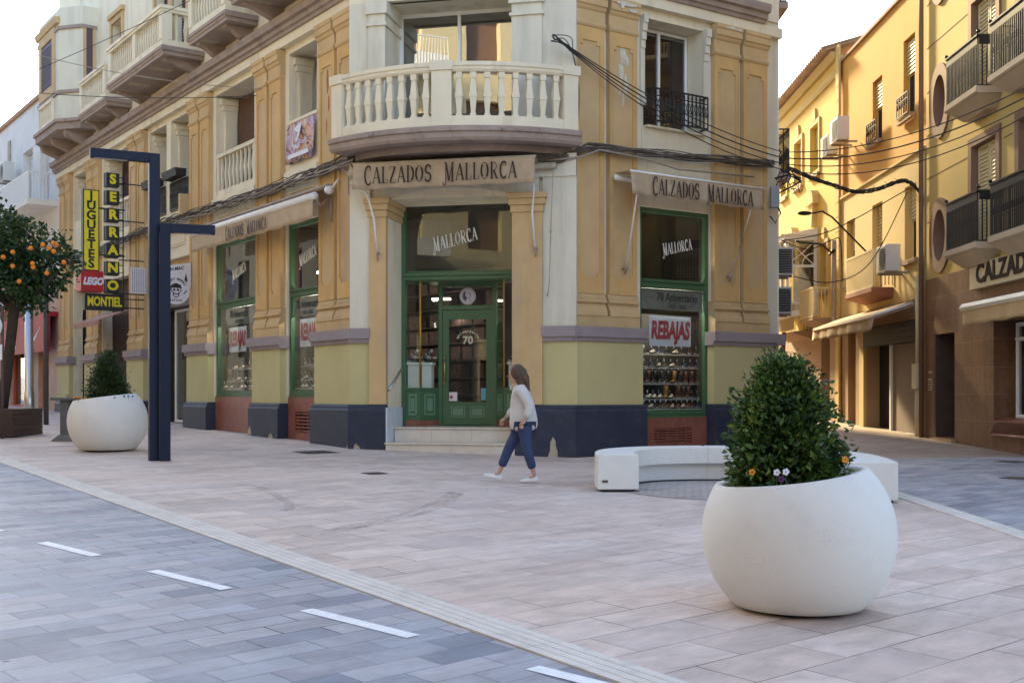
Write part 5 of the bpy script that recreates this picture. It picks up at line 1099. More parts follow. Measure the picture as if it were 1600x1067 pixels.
for c, z in ov:
    m = MB(); n = 36
    def el(r, s): return [(c+r*math.cos(2*math.pi*i/n), z+s*math.sin(2*math.pi*i/n)) for i in range(n)]
    a, b = el(.60, .80), el(.36, .55)
    vs = [SR.p(t, .05, q) for t, q in a]+[SR.p(t, .05, q) for t, q in b]+[SR.p(t, 0, q) for t, q in a]+[SR.p(t, -.35, q) for t, q in b]
    m.add(vs, [f for i in range(n) for f in ((i, (i+1) % n, n+(i+1) % n, n+i), (i, (i+1) % n, 2*n+(i+1) % n, 2*n+i), (n+i, n+(i+1) % n, 3*n+(i+1) % n, 3*n+i))])
    # filler between the square hole and the oval
    sq = [(c+.37*max(-1, min(1, 1.42*math.cos(2*math.pi*i/n))), z+.56*max(-1, min(1, 1.42*math.sin(2*math.pi*i/n)))) for i in range(n)]
    m.add([SR.p(t, .02, q) for t, q in sq]+[SR.p(t, .02, q) for t, q in b], [(i, (i+1) % n, n+(i+1) % n, n+i) for i in range(n)])
    o = m.build('oval_window', K['brownframe'], B3)
    louvre(SR, c-.4, c+.4, z-.58, z+.58, -.3, K['wood'], o, .12)
for i, h in enumerate(H):
    m = MB(); bw = .17
    ring(m, SR, h[0]-bw, h[1]+bw, h[2]-.1, h[3]+bw, bw, .0, .05); wall_holes(m, SR, h[0]-.002, h[1]+.002, h[2], h[3]+.002, -.0, -.3, [(h[0]+.005, h[1]-.005, h[2]-.1, h[3]-.005)])
    o = m.build('window', K['brownframe'], B3)
    t = (h[0]+h[1])/2
    for a, b in ((h[0]+.04, t-.015), (t+.015, h[1]-.04)):
        s = louvre(SR, a+.05, b-.05, h[2]+.02, h[3]-.08, -.10, K['shutcream'], o, .075)
        m = MB(); ring(m, SR, a, b, h[2]+.01, h[3]-.02, .05, -.12, -.08); m.build('shutter_frame', K['shutcream'], s)
def streetbalcony(F, a, b, z, par, w=.45, h=.93, stone=True):
    m = MB(); k = K['tanstone'] if stone else K['cornice']
    if stone:
        m.prof(F, a, b, [(.0, z-.13), (w+.02, z-.13), (w+.05, z-.10), (w+.05, z), (.0, z)])
        m.box8([F.p(a+.25, 0, z-.36), F.p(b-.25, 0, z-.36), F.p(b-.25, w*.45, z-.36), F.p(a+.25, w*.45, z-.36)], [F.p(a+.02, 0, z-.133), F.p(b-.02, 0, z-.133), F.p(b-.02, w, z-.133), F.p(a+.02, w, z-.133)])
    o = m.build('balcony', mat('pale_balcony_stone', (.54, .43, .30), .8, .12, 2, .2), par)
    ironrail(F, a+.03, b-.03, z, z+h, w, o, .075, 0.03)
    q = MB(); q.fb(F, a, b, w-.03, w+.03, z+h, z+h+.03); q.fb(F, a+.03, b-.03, w-.012, w+.012, z+h-.15, z+h-.01); q.fb(F, a-.0, a+.04, 0, w-.03, z+h-.15, z+h+.028)
    for t in (a, b): q.ico(F.p(t, w, z+h+.08), .04)
    q.build('handrail', K['iron'], o)
    return o
for z in (7.27, 4.38, 10.15):
    streetbalcony(SR, 21.4, 23.05, z, B3); streetbalcony(SR, 19.0, 20.85, z, B3)
# entrance
m = MB(); m.fb(SR, 23.75, 24.95, -.42, -.38, .62, 2.82)
for i in range(6): m.fb(SR, 23.9+.17*i, 23.93+.17*i, -.38, -.355, .75, 2.7)
m.fb(SR, 23.8, 24.9, -.38, -.34, 1.55, 1.6); o = m.build('door', K['iron'], B3); m = MB(); m.fb(SR, 23.7, 25, -.38, .12, .42, .6); m.build('step', K['tanstone'], o)
m = MB(); m.fb(SR, 24.86, 24.953, -.37, .029, .62, 2.8); m.build('reveal', K['wood'], o)
A = thing('intercom', (9.15, 25.15, 1.7), 'small pale intercom plate beside the dark street door', 'intercom')
m = MB(); m.fb(SR, 25.05, 25.28, .03, .05, 1.62, 1.88); m.fb(SR, 25.05, 25.28, .03, .045, 2.0, 2.04); m.build('plate', K['steel'], A)
m = MB(); 
for i in range(3):
    for j in range(4): m.fb(SR, 25.08+.065*i, 25.115+.065*i, .0505, .055, 1.645+.055*j, 1.675+.055*j)
m.build('button', K['iron'], A)
# shop window
m = MB(); m.fb(SR, 17.6, 21.75, -.42, -.38, 1.0, 1.03); sw = m.build('shop_window', K['white'], B3)
frame_part(SR, 17.7, 21.35, 1.1, 2.86, .07, -.30, -.22, K['white'], sw, [(2.52, .07)]); pane(SR, 17.77, 21.28, 1.17, 2.52, -.26, sw, K['glassd']); pane(SR, 17.77, 21.28, 2.6, 2.79, -.26, sw, K['glassd'])
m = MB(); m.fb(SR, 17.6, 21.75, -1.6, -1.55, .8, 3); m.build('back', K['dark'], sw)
m = MB(); m.prof(SR, 17.5, 21.8, [(.03, 1.04), (-.22, 1.10), (-.22, .9), (.10, .78), (.10, .76), (.03, .76)]); m.build('sill', K['marble'], sw)
for i in range(5): place_shoe([1, 4, 7, 0, 6][i], SR.p(20.9-.35*i, -.6, 1.45+.02*i), 3.6, 'in the shop window at the right edge of the photo')
m = MB(); m.fb(SR, 19.2, 21.2, -.75, -.45, 1.40, 1.43); m.build('display_shelf', shelf_m, sw)
A = thing('shop_sign', SR.p(20.6, .1, 3.8), 'cream sign with large dark raised letters on the brown stone front', 'sign')
m = MB(); m.fb(SR, 17.0, 22.6, .035, .16, 3.58, 4.06); m.build('panel', mat('cream_sign', (.66, .56, .34), .5, .05, 2, 0), A)
text('lettering', 'CALZADOS', SR.p(22.25, .165, 3.83), -SR.d, Z, .50, K['ink'], A, 1.15, .015, .014, 0, 'LEFT')
A = thing('awning', SR.p(20, .3, 3.2), 'folded cream awning with an orange-beige valance above the shop window at the right edge', 'awning')
m = MB(); m.prof(SR, 16.5, 22.3, [(.04, 3.18), (.10, 3.32), (.42, 3.28), (.48, 3.20), (.44, 3.14), (.2, 3.14)]); m.build('cassette', mat('awning_cream', (.72, .68, .55), .5, .05, 3, 0), A)
m = MB(); cloth(m, SR, 16.6, 22.25, .42, 3.14, 2.86, .02, 40); m.build('valance', K['canvas2'], A)
m = MB(); m.tube([SR.p(25.58, .1, .5), SR.p(25.58, .1, 13.4)], .055, 8)
one('drain_pipe', m, mat('brown_pipe', (.20, .11, .07), .6, .1, 3, 0), 'tall brown drain pipe between the beige and the orange building', 'pipe', SR.p(25.58, .1, .5))
# orange building
B4 = building('orange_building', 'orange rendered building with a cream lower storey and plain parapet beyond the beige one', (9.3, 29, .6))
def W(u0, u1, z0, z1): return (15768/(u1-830), 15768/(u0-830), z0, z1)
ow = [W(1361, 1376, 7.95, 9.55), W(1409, 1427, 8.0, 9.85)]; cw = [W(1324, 1337, 4.5, 6.3), W(1364, 1380, 4.2, 6.35), W(1415, 1433, 4.65, 6.35)]
m = MB(); wall_holes(m, SR, 25.62, 32.85, 7.05, 10.9, -.04, -.4, ow); m.fb(SR, 25.62, 32.85, -7.4, -7, 0, 10.9); m.fb(SR, 25.62, 32.85, -7, -.4, 10.6, 10.8); m.fb(SR, 25.62, 25.8, -7, -.4, 0, 10.9); m.build('wall', K['orange'], B4)
m = MB(); m.fb(SR, 25.6, 32.88, -.42, .03, 10.9, 10.98); m.build('coping', K['tile'], B4)
m = MB(); wall_holes(m, SR, 25.62, 32.85, 3.7, 7.05, .02, -.4, cw); m.prof(SR, 25.62, 32.85, [(.02, 6.98), (.07, 7.0), (.07, 7.05), (-.04, 7.06)]); m.build('lower_wall', K['creamr'], B4)
m = MB(); wall_holes(m, SR, 25.62, 32.85, -.2, 3.7, .0, -.4, [(26.0, 30.1, .5, 3.25), W(1325, 1337, .6, 3.2)]); m.build('ground_floor_wall', K['tanstone'], B4)
def swin(par, h, half=True, F=SR):
    half = True
    m = MB(); m.fb(F, h[0], h[1], -.21, -.17, h[2], h[3]); o = m.build('window', K['shutcream'], par)
    t = (h[0]+h[1])/2; zz = h[2]+(h[3]-h[2])*(.55 if half else .0)
    louvre(F, h[0]+.06, h[1]-.06, zz, h[3]-.04, -.12, K['shutcream'], o, .09)
    m = MB()
    if half: m.fb(F, h[0]+.1, t-.03, -.165, -.16, h[2]+.08, zz-.04); m.fb(F, t+.03, h[1]-.1, -.165, -.16, h[2]+.08, zz-.04)
    m.build('pane', K['dark'], o)
    m = MB(); m.fb(F, h[0]-.1, h[1]+.1, -.0, .10, h[2]-.12, h[2]-.01); m.build('sill', K['tanstone'], o)
    return o
for h in ow: o = swin(B4, h); ironrail(SR, h[0], h[1], h[2], h[2]+.5, .12, o, .15)
for i, h in enumerate(cw): swin(B4, h, i != 2)
A = MB(); y0, y1 = 27.8, 30.1; A.prof(SR, y0, y1, [(.02, 3.85), (.5, 3.98), (.55, 4.02), (.55, 4.12), (.02, 4.12)]); bo4 = A.build('balcony', mat('red_brown_slab', (.30, .12, .07), .7, .15, 3, 0), B4)
m = MB(); m.fb(SR, y0, y1, .5, .53, 5.0, 5.05); m.fb(SR, y0, y1, .5, .53, 4.13, 4.17)
for i in range(26): t = y0+(y1-y0)*i/25; m.fb(SR, t-.018, t+.018, .505, .522, 4.17, 5.0)
for i in range(6): m.fb(SR, y0, y0+.02, .03+.085*i, .06+.085*i, 4.17, 5.0)
m.fb(SR, y0, y0+.025, .02, .5, 5.0, 5.04); m.build('railing', K['shutcream'], bo4)
ac('air_conditioner', SR, 26.9, .25, 4.38, 'pale air conditioner on the cream wall beside the shuttered window', 'units on the orange building', .75, .62, .34)
ac('air_conditioner', SR, 31.2, .25, 8.35, 'upper air conditioner on the orange wall', 'units on the orange building', .8, .62, .32)
ac('air_conditioner', SR, 32.3, .25, 8.2, 'smaller air conditioner next to the upper one on the orange wall', 'units on the orange building', .75, .55, .3)
# dark shop below
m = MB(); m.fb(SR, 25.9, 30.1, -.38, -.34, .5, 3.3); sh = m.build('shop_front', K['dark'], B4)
m = MB(); m.fb(SR, 25.95, 30.0, -.05, .12, 2.75, 3.2); m.build('sign_board', K['iron'], sh)
q = MB()
for i in range(7): ring(q, SR, 26.2+.2*i, 26.34+.2*i, 2.9, 3.08, .03, .121, .124)
q.build('faded_mark', K['lampb'], sh)
m = MB(); m.fb(SR, 26.3, 28.4, -.2, -.16, .5, 2.75); m.build('roller_shutter', mat('brown_grey_shutter', (.20, .15, .12), .7, .1, 2, 0), sh)
m = MB(); m.fb(SR, 26.2, 26.3, -.2, -.1, .5, 2.75); m.fb(SR, 28.4, 28.5, -.2, -.1, .5, 2.75); m.fb(SR, 26.3, 28.4, -.2, -.1, .45, .62); m.build('post', K['white'], sh)
m = MB(); m.fb(SR, 31.6, 32.4, -.38, -.34, .6, 3.2); m.build('door', K['wood'], B4)
m = MB(); m.fb(SR, 30.1, 30.5, .001, .08, .4, 3.4); m.fb(SR, 32.5, 32.84, .03, .09, .4, 11.4)
for i in range(26): m.fb(SR, 32.5, 32.84, .09, .098, .8+.41*i, .83+.41*i)
m.build('quoin', K['creamr'], B4)
A = thing('awning', SR.p(28, .4, 3.4), 'half-lowered beige awning over the dark shop front in the side street', 'awning')
m = MB(); m.prof(SR, 26.2, 31.8, [(.05, 3.62), (.12, 3.66), (.95, 3.34), (1.0, 3.28), (.93, 3.26), (.05, 3.54)]); m.build('canopy', K['canvas'], A)
m = MB(); cloth(m, SR, 26.2, 31.8, .97, 3.28, 3.0, .04, 30); m.build('valance', K['canvas'], A)
for t in (26.15, 31.85): m = MB(); m.tube([SR.p(t, .1, 3.6), SR.p(t, .95, 3.33)], .03, 6); m.build('arm', K['white'], A)
A = thing('meter_box', SR.p(25.9, .1, 1.8), 'pale meter box with two pipes running down to the pavement', 'meter box')
m = MB(); m.fb(SR, 25.75, 26.05, .02, .16, 1.66, 2.22); m.build('box', K['shutcream'], A, bevel=.01)
m = MB(); m.tube([SR.p(25.8, .08, .5), SR.p(25.8, .08, 1.66)], .03, 8); m.tube([SR.p(25.98, .08, .5), SR.p(25.98, .08, 1.66)], .03, 8); m.tube([SR.p(25.9, .08, 2.22), SR.p(25.88, .08, 4.2)], .045, 8); m.build('pipe', K['shutcream'], A)
# yellow building with tiled eaves
B5 = building('yellow_building', 'yellow building with tiled eaves, a white glazed bay and small pediment windows', (9.3, 37, .8))
yw = [W(1334-4, 1342, 4.35, 5.3), W(1305-20, 1296, 7.7, 8.9), W(1258, 1270, 7.7, 8.9), W(1241, 1247, 7.6, 8.7), W(1282, 1295, 1.0, 3.1), W(1255, 1275, 1.0, 2.4), W(1285, 1297, 4.6, 5.6)]
yw = [(35.0, 36.0, 8.3, 9.8), (37.2, 38.2, 8.3, 9.8), (39.4, 40.2, 8.3, 9.6), (34.0, 34.8, 4.6, 6.0), (33.6, 34.6, .8, 3.2), (36.4, 37.2, 1.0, 2.6), (38.6, 39.3, 1.0, 2.6)]
m = MB(); wall_holes(m, SR, 32.9, 44, 3.6, 11.2, .0, -.4, [h for h in yw if h[2] > 4]); m.fb(SR, 32.9, 44, -7.4, -7, 0, 11.3); m.fb(SR, 32.9, 33.2, -7, -.4, 0, 11.3); m.build('wall', K['yellow'], B5)
m = MB(); wall_holes(m, SR, 32.9, 44, -.2, 3.6, .05, -.4, [h for h in yw if h[2] < 4]); m.build('ground_floor_wall', K['tanstone'], B5)
for h in yw[:4]:
    o = swin(B5, h, True); m = MB(); ring(m, SR, h[0]-.14, h[1]+.14, h[2]-.05, h[3]+.14, .14, .001, .05); m.fpoly(SR, [((h[0]+h[1])/2-.2, h[3]+.14), ((h[0]+h[1])/2+.2, h[3]+.14), ((h[0]+h[1])/2+.12, h[3]+.5), ((h[0]+h[1])/2-.12, h[3]+.5)], .002, .06); m.build('surround', K['creamr'], o)
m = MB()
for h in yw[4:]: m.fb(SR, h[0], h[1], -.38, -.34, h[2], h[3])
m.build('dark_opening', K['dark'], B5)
for t, z in ((35.5, 7.35), (38.2, 6.6), (39.7, 6.6)):
    m = MB(); m.fpoly(SR, [(t-.55, z), (t-.5, z+.12)]+[(t+.5*math.cos(a), z+.14+.32*math.sin(a)) for a in [math.pi-.35*i for i in range(1, 9)]]+[(t+.55, z)], .0, .22)
    m.fpoly(SR, [(t-.3, z), (t+.3, z), (t+.08, z-.7), (t-.08, z-.7)], .0, .16); m.build('pediment', K['creamr'], B5)
m = MB(); m.prof(SR, 32.88, 44, [(.0, 10.6), (.06, 10.6), (.10, 10.7), (.10, 10.78), (.0, 10.8)]); m.prof(SR, 32.88, 44, [(.0, 11.1), (.1, 11.12), (.22, 11.3), (.0, 11.3)]); m.build('cornice', K['creamr'], B5)
m = MB(); m.box8([SR.p(32.85, .42, 11.32), SR.p(44, .42, 11.32), SR.p(44, -4, 12.6), SR.p(32.85, -4, 12.6)], [SR.p(32.85, .42, 11.37), SR.p(44, .42, 11.37), SR.p(44, -4, 12.65), SR.p(32.85, -4, 12.65)])
for i in range(50): t = 32.95+.225*i; m.tube([SR.p(t, .46, 11.40), SR.p(t, -4, 12.68)], .06, 6)
m.build('roof', K['tile'], B5)
m = MB(); m.fb(SR, 38.6, 39.6, -1.4, -.7, 11.3, 12.5); m.build('chimney', K['tanstone'], B5)
# white glazed bay
m = MB(); b0, b1, bw_ = 35.3, 38.3, .95
m.fb(SR, b0, b1, 0, bw_, 3.95, 4.08); m.fb(SR, b0-.05, b1+.05, 0, bw_+.08, 6.25, 6.4); m.prof(SR, b0-.1, b1+.1, [(0, 6.4), (bw_+.14, 6.4), (0, 6.62)])
for t in (b0, b0+.75, b0+1.5, b0+2.25, b1-.09): m.fb(SR, t, t+.09, bw_-.09, bw_, 4.08, 6.25)
m.fb(SR, b0, b0+.09, .0, .09, 4.08, 6.25); m.fb(SR, b0, b1, bw_-.08, bw_-.01, 5.42, 5.5); m.fb(SR, b0+.01, b0+.08, .09, bw_-.09, 5.42, 5.5); m.fb(SR, b0+.01, b0+.08, .09, bw_-.09, 4.3, 4.36)
fx = Frame(SR.p(b0+.04, .0, 0).xy, SR.n.xy, -SR.d.xy)
m.tube([fx.p(.1, .03, 5.5), fx.p(.85, .03, 6.2)], .018, 4); m.tube([fx.p(.1, .03, 6.2), fx.p(.45, .03, 5.85), fx.p(.85, .03, 5.55)], .018, 4); m.tube([fx.p(.1+.35*math.cos(a), .03, 5.5+.35*math.sin(a)) for a in (0, .4, .8, 1.2, 1.57)], .018, 4)
bay = m.build('glazed_bay', K['white'], B5)
m = MB(); m.fb(SR, b0+.03, b0+.035, .05, bw_-.05, 4.1, 6.25); m.fb(SR, b0+.05, b1-.05, bw_-.05, bw_-.045, 4.1, 6.25); m.build('glass', K['glassd'], bay); m = MB(); m.fb(SR, b0+.5, b1, .02, .05, 4.1, 6.2); m.build('curtain', K['curtain'], bay)
for t0, t1, w_, z in ((33.4, 35.0, .6, 3.75), (35.8, 38.6, .6, 3.5)):
    m = MB(); m.prof(SR, t0, t1, [(.05, z-.25), (w_-.1, z-.1), (w_, z-.06), (w_, z), (.05, z)]); o = m.build('balcony', K['tanstone'], B5)
    m = MB(); m.fb(SR, t0, t1, w_-.03, w_, z+.85, z+.9); m.fb(SR, t0, t1, w_-.03, w_, z+.03, z+.06); n = int((t1-t0)/.1)
    for i in range(n+1): t = t0+(t1-t0)*i/n; m.fb(SR, t-.01, t+.01, w_-.025, w_-.005, z+.06, z+.85)
    for i in range(6): m.fb(SR, t0, t0+.02, .1*i+.03, .1*i+.05, z+.03, z+.85)
    m.fb(SR, t0, t0+.03, 0, w_-.03, z+.85, z+.9); m.build('railing', K['shutcream'], o)
# street post with lantern fork
A = thing('cable_post', SR.p(31.3, .6, .7), 'weathered post with a tangle of cable fittings between the balconies of the side street', 'post')
m = MB(); m.tube([SR.p(32.0, .35, 3.2), SR.p(32.0, .35, 5.8)], .07, 8); m.build('pole', K['cable2'], A); m = MB(); m.tube([SR.p(32, .35, 5.4), SR.p(32, .7, 5.7), SR.p(32, 1.3, 5.75), SR.p(32, 1.4, 5.8)], .03, 6); m.tube([SR.p(31.8, .4, 5.5), SR.p(32.2, .4, 5.45)], .05, 6); m.build('arm', K['iron'], A)
A = thing('street_lamp', SR.p(30.5, .1, 6), 'thin wall-mounted lamp arm reaching over the side street', 'lamp'); m = MB(); m.tube([SR.p(29.5, .0, 5.0), SR.p(29.7, 1.0, 6.1), SR.p(29.7, 1.25, 6.25), SR.p(29.7, 1.5, 6.2)], .025, 6); m.build('arm', K['iron'], A); m = MB(); m.ico(SR.p(29.7, 1.7, 6.2), .12, 2, (1.6, 1, .5)); m.build('head', K['iron'], A)
# far end of the side street
B6 = building('end_building', 'pale building closing the far end of the side street', (7, 60, 1.3)); m = MB(); m.box(-2, 16, 58, 66, 0, 9); m.build('wall', K['beige'], B6)
# ------------------------------------------------------------------ white building beyond, on the left
B7 = building('white_building', 'white apartment building with a long balcony beyond the corner building on the left', L.p(21, 0, .9))
LW = mat('white_render', (.74, .72, .68), .9, .06, .8, .1, stain=(.5, .46, .42), stain_amt=.6); PK = mat('pink_stone', (.52, .36, .28), .8, .2, 1.5, .2, stain=(.38, .25, .2), stain_amt=.6)
wh = [(22.2, 23.6, 8.5, 11), (24.8, 26.4, 8.5, 11)]
m = MB(); wall_holes(m, L, 20.75, 44, 5.4, 12.6, -.15, -.6, wh); m.fb(L, 20.75, 44, -8, -7.5, 0, 12.6); m.fb(L, 43.6, 44, -7.5, -.6, 0, 12.6); m.fb(L, 20.75, 44, -7.5, -.6, 12.3, 12.5); m.build('wall', LW, B7)
m = MB(); m.fb(L, 20.7, 44, -.65, -.05, 12.6, 12.75); m.build('coping', K['tile'], B7)
m = MB(); wall_holes(m, L, 20.72, 44, 0, 5.4, -.1, -.6, [(22.2, 23.7, 1.0, 4.2), (25.2, 28.5, 1, 4.2)]); m.build('ground_floor_wall', PK, B7)
OR = flat('orange_red_frame', (.55, .10, .04), .5)
for a, b in ((22.2, 23.7), (25.2, 28.5)):
    m = MB(); ring(m, L, a, b, 1.0, 4.2, .12, -.4, -.25); o = m.build('shop_window', OR, B7); pane(L, a+.12, b-.12, 1.12, 4.1, -.32, o, K['glassd']); m = MB(); m.fb(L, a, b, -1.4, -1.3, .9, 4.3); m.build('back', K['int'], o)
for h in wh: m = MB(); m.fb(L, h[0], h[1], -.45, -.4, h[2], h[3]); ring(m, L, h[0], h[1], h[2], h[3], .08, -.4, -.3); o = m.build('window', LW, B7); louvre(L, h[0]+.1, h[1]-.1, h[2]+.1, h[3]-.1, -.38, LW, o, .12)
m = MB(); m.fb(L, 21, 32, -.15, .9, 8.22, 8.42); o = m.build('balcony', LW, B7); m = MB(); m.fb(L, 21, 32, .84, .88, 9.34, 9.38); m.fb(L, 21, 21.04, -.1, .84, 9.34, 9.38)
for i in range(74): m.fb(L, 21+.15*i, 21.03+.15*i, .85, .87, 8.42, 9.34)
for i in range(7): m.fb(L, 21, 21.02, .0+.12*i, .03+.12*i, 8.42, 9.34)
m.build('railing', K['white'], o); m = MB(); m.fb(L, 21.1, 32, .83, .835, 8.45, 9.3); m.build('screen', flat('pale_screen', (.6, .6, .6), .6), o)
ac('air_conditioner', L, 27.2, .1, 9.95, 'white air conditioner high on the white wall at the left edge', 'units on the white building', 1.0, .75, .4)
m = MB(); m.fb(L, 28.5, 28.9, -.14, -.1, 10.6, 11.9); m.build('worn_patch', K['rendr'], B7)
RC = mat('red_canvas', (.36, .008, .02), .6, .08, 2, .05)
A = thing('shop_fascia', L.p(24, .4, 3.6), 'red shop fascia with a white swoosh near the orange tree', 'sign', 'red shop signs on the left')
m = MB(); m.prof(L, 20.8, 30, [(-.1, 4.45), (.30, 4.45), (.30, 3.05), (.18, 3.05), (.18, 4.3), (-.1, 4.3)]); m.build('panel', RC, A)
m = MB(); m.add([L.p(23.3, .305, 3.45), L.p(22.9, .305, 3.3), L.p(21.7, .305, 3.95), L.p(21.75, .305, 4.0-.1), L.p(22.0, .305, 3.78), L.p(22.9, .305, 3.5)], [(0, 1, 5), (1, 2, 3, 4, 5)]); m.build('swoosh', posterm, A)
text('lettering', 'Vitalis', L.p(26.3, .305, 3.45), -L.d, Z, .62, posterm, A, 1.1, .003, .01)
A = thing('shop_fascia', L.p(28, .4, 5), 'upper red sign with white letters behind the trunk of the orange tree', 'sign', 'red shop signs on the left')
m = MB(); m.prof(L, 26.2, 34, [(-.1, 5.6), (.3, 5.75), (.5, 4.75), (.44, 4.75), (-.1, 5.0)]); m.build('panel', RC, A); q = MB()
for i in range(14): q.prof(L, 27.0+.2*i, 27.1+.2*i, [(.46, 4.98), (.47, 4.98), (.42-.04*(i%3), 5.25+.1*(i%3)), (.40-.04*(i%3), 5.25+.1*(i%3))])
q.build('faded_letters', posterm, A)
# ------------------------------------------------------------------ buildings behind the viewer, seen only in reflections and by their light
O1 = Frame((-9.6, 6), (-.5795, .815), (.815, .5795))
BB = building('opposite_building', 'yellow apartment building across the road, mirrored in the first-floor corner window', O1.p(0, 0, 0))
m = MB(); oh = [(-11+3.2*i, -9.6+3.2*i, 3.6+3.2*j, 5.8+3.2*j) for i in range(12) for j in range(4)]+[(-11+6.4*i, -6.6+6.4*i, .2, 2.8) for i in range(6)]
wall_holes(m, O1, -14, 28, -1, 16.5, 0, -.4, oh); m.fb(O1, -14, 28, -6, -5.6, -1, 16.5); m.fb(O1, -14, 28, -1.0, -.9, -1, 16.4); m.fb(O1, -14, -13.6, -5.6, -.4, -1, 16.5); m.build('wall', mat('pale_yellow_render', (.62, .54, .34), .9, .08, .5, .1), BB); m = MB(); wall_holes(m, O1, -14, 28, -1, 6.0, .12, .002, [(-11+3.2*i, -9.4+3.2*i, .2, 4.8) for i in range(12)]); m.build('added_cladding', mat('dark_cladding', (.06, .06, .07), .6, .3, .6, .1), BB)  # unseen dark facing added so the shop glass mirrors less bright wall
for i in range(6):
    for j in range(3):
        m = MB(); a = -11.6+6.4*i; z = 6.5+3.2*j; m.fb(O1, a, a+2.8, 0, 1.0, z-.15, z); o = m.build('balcony', LW, BB); m = MB(); m.fb(O1, a, a+2.8, .95, .99, z+1, z+1.04)
        for k in range(24): m.fb(O1, a+.12*k, a+.02+.12*k, .96, .98, z, z+1)
        m.fb(O1, a, a+2.8, .955, .965, z, z+.45); m.build('railing', K['white'], o)
m = MB()
for h in oh: m.fb(O1, h[0], h[1], -.3, -.28, h[2], h[3])
m.build('shutter', K['shutter'], BB)
BB = building('grey_building', 'grey building far along the left road, seen only in the shop windows', O1.p(50, 0, 1))
m = MB(); oh = [(30+3.4*i, 31.6+3.4*i, 3.6+3.2*j, 5.8+3.2*j) for i in range(16) for j in range(4)]
wall_holes(m, O1, 28.1, 88, -1, 16.5, .5, -.4, oh); m.fb(O1, 28.1, 88, -6, -5.6, -1, 16.5); m.build('wall', mat('grey_render', (.07, .07, .072), .9, .25, .4, .1), BB)
m = MB()
for h in oh: m.fb(O1, h[0], h[1], -.3, -.28, h[2], h[3])
m.build('shutter', K['dark'], BB)
BB = building('rear_building', 'pale building on the camera side of the square, seen only in reflections', (4, -14, 0))
m = MB(); f = Frame((22, -14), (-1, 0), (0, 1)); oh = [(1+3.4*i, 2.4+3.4*i, 3.6+3.2*j, 5.8+3.2*j) for i in range(9) for j in range(3)]
wall_holes(m, f, 0, 30, -2, 13, 0, -.4, oh); m.fb(f, 0, 30, -6, -5, -2, 13); m.build('wall', mat('grey_brown_render', (.17, .16, .155), .9, .2, .6, .1), BB); m = MB()
for h in oh: m.fb(f, h[0], h[1], -.3, -.28, h[2], h[3])
m.build('shutter', K['purple'], BB)
# ------------------------------------------------------------------ lamp posts
def gz(x, y): return ground(x, y)
def lamp(x, y, h, arm, label, yaw, sgn):
    A = thing('street_lamp', (x, y, gz(x, y)), label, 'street lamp', 'bent dark blue lamp posts')
    F = Frame((x, y), (math.cos(yaw), math.sin(yaw)), (math.sin(yaw), -math.cos(yaw))); g = gz(x, y); r = .085
    m = MB(); m.fb(F, -r, r, -.07, .07, g, g+h); m.build('post', K['lamp'], A, bevel=.006)
    m = MB(); m.fb(F, -r-.004 if sgn < 0 else -r-.006, -r-.001, -.066, .066, g+.01, g+h-.16); m.build('lit_side_face', K['lampb'], A)  # thin brown sheet paints the warm light on the post's left face
    m = MB(); a, b = (-r-arm, -r-.001) if sgn < 0 else (r+.001, r+arm); m.fb(F, a, b, -.07, .07, g+h-.15, g+h); o = m.build('arm', K['lamp'], A, bevel=.006)
    m = MB(); m.fb(F, a+.06, b-.35 if sgn < 0 else b-.06, -.05, .05, g+h-.156, g+h-.151); m.build('light_panel', flat('lamp_diffuser', (.4, .4, .4), .5), o)
yaw = R_(27)
lamp(-5.98, 19.25, 5.12, .93, 'taller bent dark blue lamp post, its arm pointing left', yaw, -1)
lamp(-5.78, 19.20, 3.95, .72, 'shorter bent dark blue lamp post, its arm pointing right', yaw*.9-R_(6), 1)
# ------------------------------------------------------------------ leaves
def leafcloud(name, pts, size, m, parent, flatten=.3, rnd=None, jitter=.5):
    """pts: (position, outward direction); each gives one folded leaf"""
    vs, fs = [], []
    for it in pts:
        p, d = it[0], it[1]; szf = it[2] if len(it) > 2 else 1
        d = (Vector(d)+Vector((rnd.gauss(0, jitter), rnd.gauss(0, jitter), rnd.gauss(0, jitter)))).normalized()
        sdir_ = d.cross(Vector((rnd.gauss(0, 1), rnd.gauss(0, 1), rnd.gauss(0, 1)+.6))).normalized(); nrm = d.cross(sdir_)
        l = size*szf*rnd.uniform(.55, 1.25); wv = l*.30; p = Vector(p); b = len(vs)
        vs += [p, p+d*l*.45+sdir_*wv+nrm*l*.1, p+d*l-nrm*l*.08, p+d*l*.45-sdir_*wv+nrm*l*.1]
        fs += [(b, b+1, b+2), (b, b+2, b+3)]
    o0 = wloc(parent); me = bpy.data.meshes.new(name); me.from_pydata([v-o0 for v in vs], [], fs); me.materials.append(m)
    o = bpy.data.objects.new(name, me); C.objects.link(o); o.parent = parent; return o
K['leaf'] = leafmat('shrub_leaves', (.018, .045, .014), (.055, .115, .022), (.17, .24, .035))
K['leaf2'] = leafmat('dark_shrub_leaves', (.016, .036, .014), (.04, .075, .022), (.10, .14, .035))
K['leaf3'] = leafmat('orange_tree_leaves', (.014, .038, .014), (.035, .078, .022), (.09, .15, .04))
K['bark'] = mat('bark', (.055, .04, .03), .95, .3, 8, .6, 30); K['soil'] = mat('soil', (.04, .028, .02), 1, .4, 12, .8, 40)
